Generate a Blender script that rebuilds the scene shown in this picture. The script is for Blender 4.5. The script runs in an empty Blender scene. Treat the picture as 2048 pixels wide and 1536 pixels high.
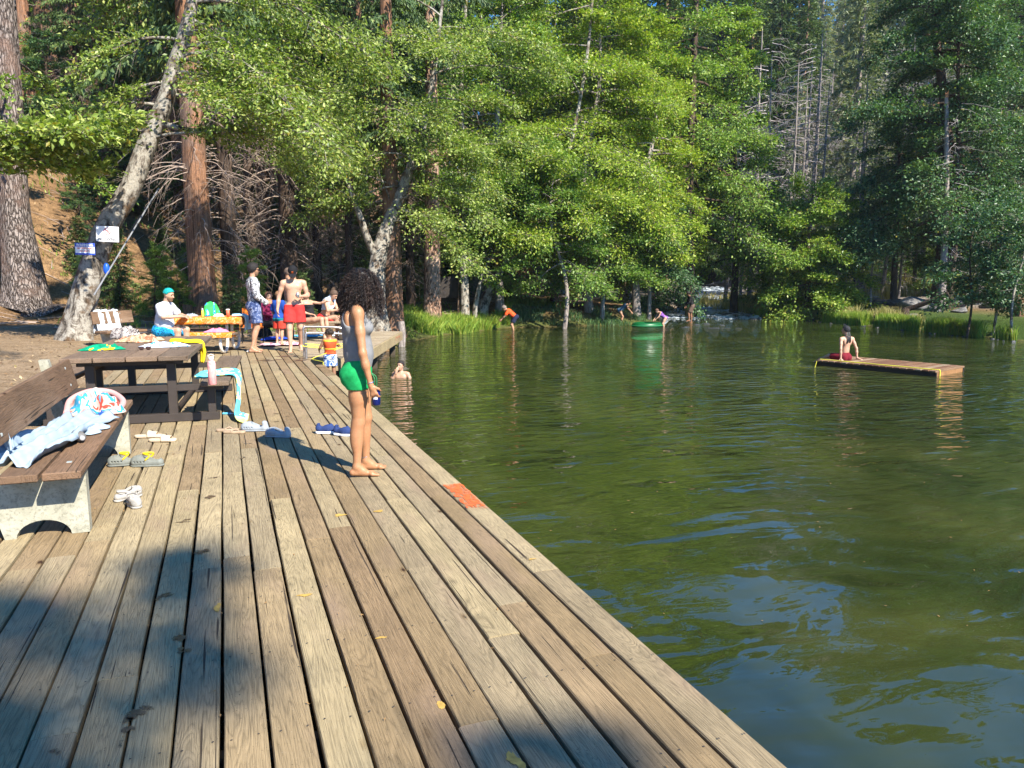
import bpy, math, random
import numpy as np
from math import radians, sin, cos, pi
sc = bpy.context.scene
col = sc.collection
# ---------------------------------------------------------------- camera
FPX, HY, CH = 1500.0, 553.0, 1.6            # focal length (photo pixels), horizon row, eye height
PITCH = math.atan((768-HY)/FPX)
YAW = math.atan(579/(FPX*cos(PITCH)+(768-HY)*sin(PITCH)))
cam_d = bpy.data.cameras.new("camera")
cam = bpy.data.objects.new("camera", cam_d); col.objects.link(cam)
cam.location = (0, 0, CH)
cam.rotation_euler = (pi/2-PITCH, 0, -YAW)
cam_d.sensor_width = 36; cam_d.lens = 36*FPX/2048
cam_d.clip_start = 0.05; cam_d.clip_end = 1000
sc.camera = cam
# ---------------------------------------------------------------- sky, sun, exposure
SUN_EL, SUN_AZ = radians(41), radians(159)  # azimuth clockwise from +Y
SUN = np.array([sin(SUN_AZ)*cos(SUN_EL), cos(SUN_AZ)*cos(SUN_EL), sin(SUN_EL)])
w = bpy.data.worlds.new("World"); sc.world = w; w.use_nodes = True
nt = w.node_tree; nt.nodes.clear()
sky = nt.nodes.new('ShaderNodeTexSky'); sky.sky_type = 'NISHITA'; sky.sun_disc = False
sky.sun_elevation = SUN_EL; sky.sun_rotation = SUN_AZ; sky.altitude = 2500; sky.dust_density = 0.1; sky.ozone_density = 4.0
bg = nt.nodes.new('ShaderNodeBackground'); bg.inputs['Strength'].default_value = 0.14
wo = nt.nodes.new('ShaderNodeOutputWorld')
hs = nt.nodes.new('ShaderNodeHueSaturation'); hs.inputs['Saturation'].default_value = 1.3
nt.links.new(sky.outputs[0], hs.inputs['Color']); nt.links.new(hs.outputs[0], bg.inputs[0]); nt.links.new(bg.outputs[0], wo.inputs[0])
sl = bpy.data.lights.new("sun", 'SUN'); sl.energy = 5.0; sl.angle = radians(0.53); sl.color = (1, .935, .81)
so = bpy.data.objects.new("sun", sl); col.objects.link(so)
so.rotation_euler = (pi/2-SUN_EL, 0, pi-SUN_AZ); so.location = (20, -40, 40)
sc.view_settings.view_transform = 'Standard'; sc.view_settings.look = 'None'
sc.view_settings.exposure = 1.38; sc.view_settings.gamma = 1
sc.render.engine = 'CYCLES'
cy = sc.cycles
cy.use_denoising = True
cy.max_bounces = 5; cy.diffuse_bounces = 3; cy.glossy_bounces = 3; cy.transmission_bounces = 3; cy.transparent_max_bounces = 4
cy.sample_clamp_indirect = 4
cy.caustics_reflective = False; cy.caustics_refractive = False
try:
    cy.denoising_prefilter = 'ACCURATE'
except Exception: pass

# ---------------------------------------------------------------- pixel <-> world (only to find where things stand)
FW = np.array([sin(YAW)*cos(PITCH), cos(YAW)*cos(PITCH), -sin(PITCH)])
RT = np.array([cos(YAW), -sin(YAW), 0.]); UPV = np.cross(RT, FW); CP = np.array([0, 0, CH])
def un(x, y, z=0., d=None):
    r = FW*FPX+RT*(x-1024)+UPV*(768-y)
    t = (z-CH)/r[2] if d is None else d/FPX
    return CP+r*t
RH = RT.copy(); FH = np.array([-RT[1], RT[0], 0.])      # horizontal right / forward

# ---------------------------------------------------------------- mesh helpers
def np_mesh(name, V, F, smooth=True, attr=None, matidx=None):
    """F: (n,4) or (n,3) int array or list of polygons"""
    me = bpy.data.meshes.new(name)
    V = np.asarray(V, dtype=np.float32)
    if isinstance(F, np.ndarray):
        n, k = F.shape
        loops = F.ravel().astype(np.int32); starts = np.arange(0, n*k, k, dtype=np.int32)
        me.vertices.add(len(V)); me.vertices.foreach_set('co', V.ravel())
        me.loops.add(len(loops)); me.loops.foreach_set('vertex_index', loops)
        me.polygons.add(n); me.polygons.foreach_set('loop_start', starts)
        me.update(calc_edges=True)
    else:
        me.from_pydata(V.tolist(), [], [list(f) for f in F]); me.update()
    if attr is not None:
        for an, av in attr.items():
            av = np.asarray(av, dtype=np.float32)
            if av.ndim == 1:
                a = me.attributes.new(an, 'FLOAT', 'POINT'); a.data.foreach_set('value', av)
            else:
                a = me.attributes.new(an, 'FLOAT_COLOR', 'POINT')
                c4 = np.ones((len(V), 4), np.float32); c4[:, :3] = av; a.data.foreach_set('color', c4.ravel())
    if matidx is not None: me.polygons.foreach_set('material_index', np.asarray(matidx, dtype=np.int32))
    me.polygons.foreach_set('use_smooth', np.full(len(me.polygons), bool(smooth)))
    me.validate(); me.update()
    return me

class MB:
    """collects geometry; polygons of any size"""
    def __init__(s): s.V = []; s.F = []; s.n = 0; s.A = []; s.M = []
    def add(s, V, F, a=0., m=0):
        V = np.asarray(V, float).reshape(-1, 3)
        s.V.append(V)
        for f in F: s.F.append([int(i)+s.n for i in f]); s.M.append(m)
        s.A.append(np.full(len(V), a)); s.n += len(V); return s
    def box(s, c, size, rz=0., bev=0.006, a=0., ax=None, m=0):
        """bevelled box, centre c, full size; ax = 3x3 rows of axes"""
        hx, hy, hz = [v/2 for v in size]; b = min(bev, hx*.49, hy*.49, hz*.49)
        P = []
        for sx in (-1, 1):
            for sy in (-1, 1):
                for sz in (-1, 1):
                    P += [(sx*(hx-b), sy*(hy-b), sz*hz), (sx*(hx-b), sy*hy, sz*(hz-b)), (sx*hx, sy*(hy-b), sz*(hz-b))]
        P = np.array(P)
        def i(sx, sy, sz, k): return ((sx > 0)*4+(sy > 0)*2+(sz > 0))*3+k
        F = []
        for z in (-1, 1): F.append([i(-1, -1, z, 0), i(1, -1, z, 0), i(1, 1, z, 0), i(-1, 1, z, 0)][::z])
        for y in (-1, 1): F.append([i(-1, y, -1, 1), i(-1, y, 1, 1), i(1, y, 1, 1), i(1, y, -1, 1)][::y])
        for x in (-1, 1): F.append([i(x, -1, -1, 2), i(x, 1, -1, 2), i(x, 1, 1, 2), i(x, -1, 1, 2)][::x])
        for y in (-1, 1):
            for z in (-1, 1): F.append([i(-1, y, z, 0), i(1, y, z, 0), i(1, y, z, 1), i(-1, y, z, 1)][::-y*z])
            for x in (-1, 1): F.append([i(x, y, -1, 1), i(x, y, 1, 1), i(x, y, 1, 2), i(x, y, -1, 2)][::-x*y])
        for x in (-1, 1):
            for z in (-1, 1): F.append([i(x, -1, z, 0), i(x, 1, z, 0), i(x, 1, z, 2), i(x, -1, z, 2)][::x*z])
            for y in (-1, 1):
                for z in (-1, 1): F.append([i(x, y, z, 0), i(x, y, z, 1), i(x, y, z, 2)][::-x*y*z])
        if ax is not None: P = P@np.asarray(ax, float)
        if rz: P = P@np.array([[cos(rz), sin(rz), 0], [-sin(rz), cos(rz), 0], [0, 0, 1]])
        return s.add(P+np.asarray(c, float), F, a, m)
    def beam(s, p, q, w, h, bev=.004, a=0., m=0, up=(0, 0, 1)):
        """box from p to q, width w (sideways), height h (along up)"""
        p = np.asarray(p, float); q = np.asarray(q, float); L = np.linalg.norm(q-p); y = (q-p)/L
        x = np.cross(y, up); x /= np.linalg.norm(x); z = np.cross(x, y)
        return s.box((p+q)/2, (w, L, h), bev=bev, a=a, ax=[x, y, z], m=m)
    def tube(s, pts, r, n=8, a=0., cap=True, m=0):
        V, F = tube_np(pts, r, n, cap); return s.add(V, F, a, m)
    def prism(s, poly, axis_o, ax_u, ax_v, ax_w, a=0., m=0):
        """extrude 2D poly (u,v) placed at axis_o along ax_w"""
        o, u, v, w_ = [np.asarray(k, float) for k in (axis_o, ax_u, ax_v, ax_w)]
        A = np.array([o+u*p[0]+v*p[1] for p in poly]); n = len(poly)
        F = [list(range(n))[::-1], list(range(n, 2*n))]+[[i, (i+1) % n, (i+1) % n+n, i+n] for i in range(n)]
        return s.add(np.vstack([A, A+w_]), F, a, m)
    def mesh(s, name, smooth=False):
        return np_mesh(name, np.vstack(s.V), s.F, smooth, {'rnd': np.concatenate(s.A)}, s.M)

def frames(pts):
    pts = np.asarray(pts, float); T = np.gradient(pts, axis=0); T /= np.linalg.norm(T, axis=1)[:, None]+1e-9
    ref = np.array([0.1, 0.05, 1.]) if abs(T[0][2]) < .9 else np.array([1., .1, 0])
    X = np.zeros_like(T); x = np.cross(T[0], ref)
    for i in range(len(T)):
        x = x-T[i]*(x@T[i]); x /= np.linalg.norm(x)+1e-9; X[i] = x
    return T, X, np.cross(T, X)
def tube_np(pts, r, n=8, cap=True, wob=None):
    pts = np.asarray(pts, float); m = len(pts); r = np.broadcast_to(np.asarray(r, float), (m,))
    T, X, Y = frames(pts); th = np.linspace(0, 2*pi, n, endpoint=False)
    R = r[:, None]*np.ones(n)
    if wob is not None: R = R*wob
    V = pts[:, None]+R[..., None]*(np.cos(th)[None, :, None]*X[:, None]+np.sin(th)[None, :, None]*Y[:, None])
    i = np.arange(m-1)[:, None]*n; j = np.arange(n)[None]; j2 = (j+1) % n
    F = np.stack([i+j, i+j2, i+n+j2, i+n+j], -1).reshape(-1, 4).tolist()
    if cap: F = F+[list(range(n))[::-1], list(range((m-1)*n, m*n))]
    return V.reshape(-1, 3), F
def smooth_path(P, n=40):
    """Catmull-Rom through control points (any dimension)"""
    P = np.asarray(P, float); Q = np.vstack([2*P[0]-P[1], P, 2*P[-1]-P[-2]]); out = []
    t = np.linspace(0, len(P)-1, n)
    for u in t:
        i = min(int(u), len(P)-2); f = u-i; a, b, c, d = Q[i:i+4]
        out.append(.5*((2*b)+(-a+c)*f+(2*a-5*b+4*c-d)*f*f+(-a+3*b-3*c+d)*f**3))
    return np.array(out)

# ---------------------------------------------------------------- things and parts
def thing(name, label, cat, loc=(0, 0, 0), rz=0., group=None, scale=1.):
    o = bpy.data.objects.new(name, None); col.objects.link(o)
    o.location = tuple(float(v) for v in loc); o.rotation_euler = (0, 0, rz); o.scale = (scale,)*3
    o.empty_display_size = .2
    o['label'] = label; o['category'] = cat
    if group: o['group'] = group
    return o
def part(name, me, mats, parent=None, world=False, label=None):
    """mesh part. world=True: mesh is in world coordinates and parent has no rotation/scale"""
    if isinstance(me, MB): me = me.mesh(name)
    o = bpy.data.objects.new(name, me); col.objects.link(o)
    for m in (mats if isinstance(mats, (list, tuple)) else [mats]): me.materials.append(m)
    if parent is not None:
        o.parent = parent
        if world:
            L = np.zeros(3); p = parent
            while p is not None: L += np.array(p.location); p = p.parent
            o.location = tuple(-L)
    if label: o['label'] = label
    return o
def single(name, me, mats, label, cat, group=None):
    """a thing that is one mesh, given in world coordinates; origin moved to its base"""
    if isinstance(me, MB): me = me.mesh(name)
    n = len(me.vertices); V = np.empty(n*3, np.float32); me.vertices.foreach_get('co', V); V = V.reshape(-1, 3)
    c = np.array([(V[:, 0].min()+V[:, 0].max())/2, (V[:, 1].min()+V[:, 1].max())/2, V[:, 2].min()])
    me.vertices.foreach_set('co', (V-c).astype(np.float32).ravel()); me.update()
    o = bpy.data.objects.new(name, me); col.objects.link(o); o.location = tuple(float(v) for v in c)
    for m in (mats if isinstance(mats, (list, tuple)) else [mats]): me.materials.append(m)
    o['label'] = label; o['category'] = cat
    if group: o['group'] = group
    return o
def struct(name, me, mats, kind='structure'):
    if isinstance(me, MB): me = me.mesh(name)
    o = bpy.data.objects.new(name, me); col.objects.link(o)
    for m in (mats if isinstance(mats, (list, tuple)) else [mats]): me.materials.append(m)
    o['kind'] = kind; return o
def copy_thing(root, loc, rz, scale, label=None, group=None):
    r = root.copy(); col.objects.link(r); r.location = tuple(float(v) for v in loc); r.rotation_euler = (0, 0, rz)
    r.scale = (scale,)*3 if np.isscalar(scale) else scale
    if label: r['label'] = label
    if group: r['group'] = group
    for ch in list(root.children):
        c = ch.copy(); col.objects.link(c); c.parent = r
        for g in ch.children:
            d = g.copy(); col.objects.link(d); d.parent = c
    return r

# ---------------------------------------------------------------- materials
class NT:
    def __init__(s, name):
        s.m = bpy.data.materials.new(name); s.m.use_nodes = True; s.t = s.m.node_tree; s.t.nodes.clear()
        s.out = s.t.nodes.new('ShaderNodeOutputMaterial')
    def n(s, typ, ins=None, **kw):
        nd = s.t.nodes.new('ShaderNode'+typ)
        for k, v in kw.items(): setattr(nd, k, v)
        for k, v in (ins or {}).items(): s.set(nd, k, v)
        return nd
    def set(s, nd, k, v):
        if isinstance(v, bpy.types.NodeSocket): s.t.links.new(v, nd.inputs[k])
        elif isinstance(v, bpy.types.Node): s.t.links.new(v.outputs[0], nd.inputs[k])
        else:
            if isinstance(v, (tuple, list)) and len(v) == 3 and nd.inputs[k].type == 'RGBA': v = (*v, 1)
            nd.inputs[k].default_value = v
    def pos(s, scale=(1, 1, 1), obj=True, off=None):
        tc = s.n('TexCoord'); mp = s.n('Mapping', {'Vector': tc.outputs['Object'] if obj else tc.outputs['Generated'], 'Scale': scale})
        if off is not None: s.t.links.new(off, mp.inputs['Location'])
        return mp.outputs[0]
    def noise(s, vec, scale, detail=4., rough=.55, dist=0.):
        return s.n('TexNoise', {'Vector': vec, 'Scale': scale, 'Detail': detail, 'Roughness': rough, 'Distortion': dist}).outputs['Fac']
    def ramp(s, fac, stops, interp='LINEAR'):
        r = s.n('ValToRGB', {'Fac': fac}); cr = r.color_ramp; cr.interpolation = interp
        while len(cr.elements) < len(stops): cr.elements.new(.5)
        for e, (p, c) in zip(cr.elements, stops): e.position = p; e.color = (*c, 1) if isinstance(c, (tuple, list)) else (c, c, c, 1)
        return r.outputs[0]
    def mix(s, f, a, b, mode='MIX'):
        n = s.n('Mix', data_type='RGBA', blend_type=mode); s.set(n, 0, f)
        for k, v in ((6, a), (7, b)):
            if isinstance(v, (tuple, list)): n.inputs[k].default_value = (*v[:3], 1)
            elif isinstance(v, (int, float)): n.inputs[k].default_value = (v, v, v, 1)
            else: s.t.links.new(v, n.inputs[k])
        return n.outputs[2]
    def math(s, op, a, b=0., c=None):
        n = s.n('Math', {0: a, 1: b}, operation=op)
        if c is not None: s.set(n, 2, c)
        return n.outputs[0]
    def attr(s, name): return s.n('Attribute', attribute_name=name)
    def bump(s, h, strength=.3, dist=.01, normal=None):
        b = s.n('Bump', {'Height': h, 'Strength': strength, 'Distance': dist})
        if normal is not None: s.t.links.new(normal, b.inputs['Normal'])
        return b.outputs[0]
    def bsdf(s, color, rough=.6, normal=None, spec=.4, metal=0., **kw):
        b = s.n('BsdfPrincipled', {'Base Color': color, 'Roughness': rough, 'Metallic': metal, 'Specular IOR Level': spec})
        if normal is not None: s.t.links.new(normal, b.inputs['Normal'])
        for k, v in kw.items(): s.set(b, k, v)
        s.t.links.new(b.outputs[0], s.out.inputs[0]); s.b = b
        return s.m
_mc = {}
def plain(name, c, rough=.6, var=.25, vs=6., bump=.15, bs=60., metal=0., spec=.4, dist=.002):
    """simple surface with uneven tone and a fine bump"""
    if name in _mc: return _mc[name]
    t = NT(name); p = t.pos()
    n1 = t.noise(p, vs, 4, .6); f = t.ramp(n1, [(.3, 1-var), (.7, 1+var*.4)])
    colr = t.mix(1., tuple(c), f, 'MULTIPLY')
    nb = t.noise(p, bs, 3, .6)
    _mc[name] = t.bsdf(colr, rough, t.bump(nb, bump, dist), spec, metal); return _mc[name]
def pattern(name, cols, scale=8., rough=.8, dist=1.5, stops=None, bump=.3, bs=40, stretch=(1, 1, 1), detail=2.):
    """printed cloth: patches of several colours"""
    if name in _mc: return _mc[name]
    t = NT(name); p = t.pos(stretch); n = t.noise(p, scale, detail, .5, dist)
    k = len(cols); lo, hi = .33, .66
    st = stops or [(lo+(hi-lo)*i/max(1, k-1), c) for i, c in enumerate(cols)]
    c = t.ramp(n, [(0, cols[0])]+[(a, b) for a, b in st[1:]], 'CONSTANT')
    fold = t.noise(t.pos(), bs, 3, .6)
    _mc[name] = t.bsdf(c, rough, t.bump(fold, bump, .004), .2); return _mc[name]
# ================================================================ materials of the setting
def wood_deck(name, cols, grain=1., axis='y', tone=.79):
    t = NT(name); at = t.attr('rnd'); r = at.outputs['Fac']
    off = t.n('CombineXYZ', {'X': t.math('MULTIPLY', r, 37.), 'Y': t.math('MULTIPLY', r, 91.), 'Z': t.math('MULTIPLY', r, 13.)}).outputs[0]
    sc_ = {'y': (1, .07, 1), 'x': (.07, 1, 1), 'z': (1, 1, .07)}[axis]
    p0 = t.pos((1, 1, 1), off=off)
    p = t.pos(sc_, off=off)
    big = t.noise(p, 7., 3, .5, 1.2)
    g = t.math('FRACT', t.math('MULTIPLY', big, 20.*grain))
    g = t.math('ABSOLUTE', t.math('SUBTRACT', g, .5))
    fine = t.noise(t.pos(tuple(v*(1 if v == 1 else .35) for v in sc_), off=off), 260., 3, .7)
    ringf = t.ramp(g, [(.0, .72), (.16, .96), (.5, 1.06)])
    finef = t.ramp(fine, [(.32, .58), (.5, 1.0), (.75, 1.12)])
    n = len(cols)
    base = t.ramp(r, [((i+.02)/n, tuple(v*tone*k for v, k in zip(c, (1.04, 1., .92)))) for i, c in enumerate(cols)], 'CONSTANT')
    blotch = t.noise(p0, 2.2, 4, .6); bf = t.ramp(blotch, [(.3, .80), (.65, 1.08)])
    c = t.mix(1., base, ringf, 'MULTIPLY'); c = t.mix(1., c, finef, 'MULTIPLY'); c = t.mix(1., c, bf, 'MULTIPLY')
    red = t.ramp(t.noise(t.pos((1, .3, 1), off=off), 3., 3), [(.55, 0.), (.75, .55)])
    c = t.mix(red, c, (.27, .185, .125))
    # long dark checks (cracks)
    cr = t.noise(t.pos(tuple(v*(1 if v == 1 else .25) for v in sc_), off=off), 42., 2, .5, .4)
    crf = t.ramp(cr, [(.29, 0.), (.32, 1.)]); c = t.mix(crf, (.05, .035, .022), c)
    # knots
    vo = t.n('TexVoronoi', {'Vector': t.pos((1, .42, 1), off=off), 'Scale': 4.2, 'Randomness': 1.}, feature='F1')
    kn = t.ramp(vo.outputs['Distance'], [(.0, (.30, .19, .12)), (.035, (.14, .08, .05)), (.055, (.75, .7, .62)), (.10, (1, 1, 1))])
    c = t.mix(1., c, kn, 'MULTIPLY')
    # grit and speckle
    sp = t.noise(p0, 140., 2, .5); spf = t.ramp(sp, [(.27, .25), (.31, 1.)]); c = t.mix(1., c, spf, 'MULTIPLY')
    lt = t.ramp(t.noise(p0, 210., 1, .5), [(.73, 0.), (.77, .5)]); c = t.mix(lt, c, (.46, .40, .31))
    h = t.math('ADD', t.math('MULTIPLY', fine, .8), t.math('ADD', t.math('MULTIPLY', g, .7), t.math('MULTIPLY', crf, 1.6)))
    return t.bsdf(c, .78, t.bump(h, .9, .004), .3)
M_deck = wood_deck('weathered_decking', [(.39, .305, .180), (.36, .285, .175), (.41, .325, .195), (.33, .265, .17), (.42, .34, .205),
                                         (.37, .28, .165), (.35, .285, .185), (.27, .19, .11), (.43, .35, .22), (.32, .235, .14), (.385, .31, .19), (.30, .22, .125)], grain=1.15)
M_deck2 = wood_deck('pier_planks', [(.40, .33, .24), (.43, .36, .27), (.37, .3, .22)], axis='x')
M_fascia = wood_deck('fascia_wood', [(.45, .36, .22), (.42, .33, .21)])
M_brown = wood_deck('stained_brown_wood', [(.23, .14, .088), (.26, .16, .10), (.20, .125, .08), (.28, .175, .115)], grain=.7)
M_tbl = wood_deck('table_brown_wood', [(.22, .155, .115), (.25, .175, .125), (.19, .14, .105)], grain=.7)
M_under = plain('dark_joist_wood', (.06, .045, .03), .9)

def ground_mat():
    t = NT('forest_floor'); p = t.pos()
    a = t.noise(p, .35, 4, .6); b = t.noise(p, 3., 5, .7); c_ = t.noise(p, 24., 4, .75); d = t.noise(p, 90., 2, .7)
    c = t.ramp(a, [(.3, (.17, .095, .045)), (.5, (.26, .155, .075)), (.7, (.33, .21, .11))])
    c = t.mix(t.ramp(b, [(.35, 1.), (.6, 0.)]), c, (.10, .06, .03))
    c = t.mix(1., c, t.ramp(c_, [(.3, .45), (.5, .95), (.7, 1.3)]), 'MULTIPLY')
    c = t.mix(t.ramp(d, [(.62, 0.), (.70, .7)]), c, (.42, .31, .2))
    zone = t.attr('zone'); zz = t.n('SeparateColor', {0: zone.outputs['Color']})
    dust = t.mix(t.ramp(t.noise(p, 1.6, 5, .7), [(.45, 0.), (.6, .55)]), (.32, .23, .145), (.19, .125, .07))
    dust = t.mix(1., dust, t.ramp(t.noise(p, 22., 5, .75), [(.3, .5), (.6, 1.1)]), 'MULTIPLY')
    dust = t.mix(t.ramp(t.noise(p, 60., 2, .6), [(.64, 0.), (.70, .7)]), dust, (.55, .48, .38))
    c = t.mix(zz.outputs[0], c, dust)
    green = t.mix(1., (.06, .10, .022), t.ramp(c_, [(.3, .5), (.7, 1.4)]), 'MULTIPLY')
    c = t.mix(zz.outputs[1], c, green)
    stone = t.mix(1., (.30, .27, .24), t.ramp(t.noise(p, 9., 5, .7), [(.3, .5), (.65, 1.15)]), 'MULTIPLY')
    c = t.mix(zz.outputs[2], c, stone)
    h = t.math('ADD', b, t.math('MULTIPLY', c_, .5)); h = t.math('ADD', h, t.math('MULTIPLY', d, .2))
    return t.bsdf(c, .95, t.bump(h, .8, .08), .1)
M_ground = ground_mat()

def water_mat():
    t = NT('pond_water'); p = t.pos(); geo = t.n('NewGeometry')
    g1 = t.noise(t.pos((1, .7, 1)), .55, 4, .6, .4); g2 = t.noise(p, 2.6, 4, .6)
    c = t.ramp(g1, [(.3, (.011, .017, .005)), (.5, (.022, .030, .007)), (.72, (.042, .048, .012))])
    c = t.mix(t.ramp(g2, [(.45, 0.), (.75, .22)]), c, (.035, .038, .012))
    # ripples, crests roughly across the view; long swell under them
    mp = t.n('Mapping', {'Vector': p, 'Rotation': (0, 0, YAW), 'Scale': (.50, 1.15, 1)}).outputs[0]
    mp2 = t.n('Mapping', {'Vector': p, 'Rotation': (0, 0, YAW+.25), 'Scale': (.6, 1.0, 1)}).outputs[0]
    swell = t.noise(mp2, 1.05, 2., .45, .5)
    rip = t.noise(mp, 4.6, 2.5, .45, .35)
    fine = t.noise(mp, 13., 2., .5, .2)
    # ripples grow with distance from the sheltered corner by the near deck
    dist = t.n('VectorMath', {0: geo.outputs['Position'], 1: (4.5, 3.5, -.7)}, operation='DISTANCE').outputs['Value']
    far = t.n('MapRange', {'Value': dist, 'From Min': 1.5, 'From Max': 11., 'To Min': .0, 'To Max': 1.}).outputs[0]
    h = t.math('ADD', t.math('MULTIPLY', swell, .10), t.math('MULTIPLY', rip, t.math('MULTIPLY_ADD', far, .070, .0085)))
    h = t.math('ADD', h, t.math('MULTIPLY', fine, t.math('MULTIPLY', far, .0060)))
    b = t.n('Bump', {'Height': h, 'Strength': 1., 'Distance': 1.})
    m = t.bsdf(c, .003, b.outputs[0], 1.)
    t.b.inputs['IOR'].default_value = 1.46
    return m
M_water = water_mat()
def creek_mat():
    t = NT('white_water'); p = t.pos()
    n = t.noise(p, 1.6, 5, .7, .8); f = t.ramp(n, [(.42, 0.), (.58, 1.)])
    c = t.mix(f, (.05, .075, .11), (.66, .74, .84))
    r = t.mix(f, .06, .6)
    return t.bsdf(c, r, t.bump(t.noise(p, 5., 4, .7), 1., .12), .5)
M_creek = creek_mat()

def bark(name, c1, c2, c3=None, sc_=(9, 9, 1.4), rough=.95, bump=1., kind='furrow', depth=.035):
    t = NT(name); oi = t.n('ObjectInfo')
    off = t.n('CombineXYZ', {'X': t.math('MULTIPLY', oi.outputs['Random'], 50.), 'Z': t.math('MULTIPLY', oi.outputs['Random'], 17.)}).outputs[0]
    p = t.pos(sc_, off=off); p1 = t.pos((1, 1, 1), off=off)
    if kind == 'furrow':
        pd = t.n('VectorMath', {0: p, 1: t.n('VectorMath', {0: t.n('TexNoise', {'Vector': p, 'Scale': .9, 'Detail': 3.}).outputs['Color'], 1: (1.6, 1.6, 1.6)}, operation='MULTIPLY').outputs[0]}, operation='ADD').outputs[0]
        v = t.n('TexVoronoi', {'Vector': pd, 'Scale': 1.}, feature='DISTANCE_TO_EDGE').outputs['Distance']
        n = t.noise(p, 1.6, 5, .7)
        h = t.math('ADD', t.math('MULTIPLY', t.ramp(v, [(0., 0.), (.25, 1.)]), .7), t.math('MULTIPLY', n, .8))
        c = t.ramp(h, [(.45, c1), (1., c2)])
    elif kind == 'strip':
        n = t.noise(p, 2.2, 5, .65, .3); h = n
        c = t.ramp(n, [(.32, c1), (.48, tuple((a+b)/2 for a, b in zip(c1, c2))), (.62, c2)])
    else:
        n = t.noise(t.pos((1, 1, .55), off=off), 5.5, 5, .72, .6); h = t.noise(p1, 22., 4, .7)
        c = t.ramp(n, [(.36, c1), (.47, (.17, .145, .12)), (.53, c2), (.75, tuple(v*1.1 for v in c2))])
        c = t.mix(t.ramp(t.noise(p1, 2.6, 3, .6), [(.56, 0.), (.66, .8)]), c, (.10, .055, .025))
    if c3: c = t.mix(t.ramp(t.noise(p1, 1.1, 4, .6), [(.48, 0.), (.66, .85)]), c, c3)
    c = t.mix(1., c, t.ramp(t.noise(p1, 30., 3, .7), [(.3, .65), (.6, 1.1)]), 'MULTIPLY')
    return t.bsdf(c, rough, t.bump(h, bump, depth), .15)
M_bark_pine = bark('furrowed_grey_bark', (.035, .025, .02), (.27, .225, .20), (.20, .13, .10), (14, 14, 2.6), depth=.05)
M_bark_cedar = bark('stringy_red_bark', (.045, .022, .013), (.34, .18, .105), (.20, .15, .125), (13, 13, .55), kind='strip', depth=.04)
M_bark_dark = bark('dark_stringy_bark', (.018, .013, .010), (.10, .07, .053), (.12, .08, .058), (13, 13, .6), kind='strip', depth=.03)
M_bark_ponder = bark('pinkish_plated_bark', (.10, .05, .03), (.42, .26, .18), (.38, .27, .2), (9, 9, 2.6), depth=.03)
M_bark_alder = bark('mottled_white_bark', (.03, .025, .02), (.30, .275, .235), None, kind='mottle', bump=.6, depth=.02)
M_bark_grey = bark('grey_dead_bark', (.10, .08, .07), (.36, .31, .28), None, (10, 10, .8), kind='strip', depth=.02)
M_twig = plain('dead_twig', (.34, .26, .21), .9, .4, 3.)
M_twig_grey = plain('grey_dead_twig', (.42, .37, .35), .9, .4, 3.)

def leaf_mat(name, a, b, c, trans=.35, rough=.42, yellow=.04):
    t = NT(name); r = t.attr('rnd').outputs['Fac']; oi = t.n('ObjectInfo')
    colr = t.ramp(r, [(0., a), (.5, b), (.97-yellow, c), (.99-yellow*.5, (.22, .20, .03))])
    v = t.ramp(oi.outputs['Random'], [(0., (.82, .88, .9)), (.5, (1, 1, 1)), (1., (1.12, 1.06, .85))])
    colr = t.mix(1., colr, v, 'MULTIPLY')
    b1 = t.n('BsdfPrincipled', {'Base Color': colr, 'Roughness': rough, 'Specular IOR Level': .42})
    tr = t.n('BsdfTranslucent', {'Color': t.mix(1., colr, (1.5, 1.7, .6), 'MULTIPLY')})
    ms = t.n('MixShader', {0: trans, 1: b1.outputs[0], 2: tr.outputs[0]})
    t.t.links.new(ms.outputs[0], t.out.inputs[0]); return t.m
M_leaf_near = leaf_mat('alder_leaf', (.06, .11, .02), (.18, .26, .055), (.37, .43, .16))
M_leaf_mid = leaf_mat('maple_leaf', (.055, .12, .018), (.16, .26, .04), (.33, .41, .10))
M_leaf_yel = leaf_mat('yellow_green_leaf', (.10, .18, .02), (.23, .32, .035), (.39, .44, .08), yellow=.08)
M_leaf_shade = leaf_mat('shade_toned_leaf', (.022, .062, .026), (.06, .13, .048), (.14, .23, .085), trans=.25, yellow=.0)  # dark blue-green puts the shade of the right-bank trees into the leaf colour
M_needle = leaf_mat('conifer_needle', (.035, .07, .022), (.07, .12, .035), (.13, .18, .05), trans=.15, rough=.6, yellow=.0)
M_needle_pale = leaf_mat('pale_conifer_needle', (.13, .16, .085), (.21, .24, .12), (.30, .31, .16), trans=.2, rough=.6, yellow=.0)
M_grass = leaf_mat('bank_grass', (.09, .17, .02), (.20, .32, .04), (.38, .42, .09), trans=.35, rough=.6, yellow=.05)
M_grass_dry = leaf_mat('dry_grass', (.20, .19, .06), (.34, .31, .13), (.45, .38, .2), trans=.3, rough=.7, yellow=.0)
def rock_mat():
    t = NT('rock'); p = t.pos(); n = t.noise(p, 3., 6, .7)
    c = t.ramp(n, [(.3, (.05, .048, .045)), (.55, (.17, .16, .15)), (.7, (.30, .28, .26))])
    return t.bsdf(c, .9, t.bump(n, .8, .05), .2)
M_rock = rock_mat(); M_rock_wet_shade = plain('wet_shade_rock', (.05, .052, .06), .45, .5, 3., .5, 12., dist=.02)  # wet stone, its colour darkened and blued to carry the creek's shade

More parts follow.
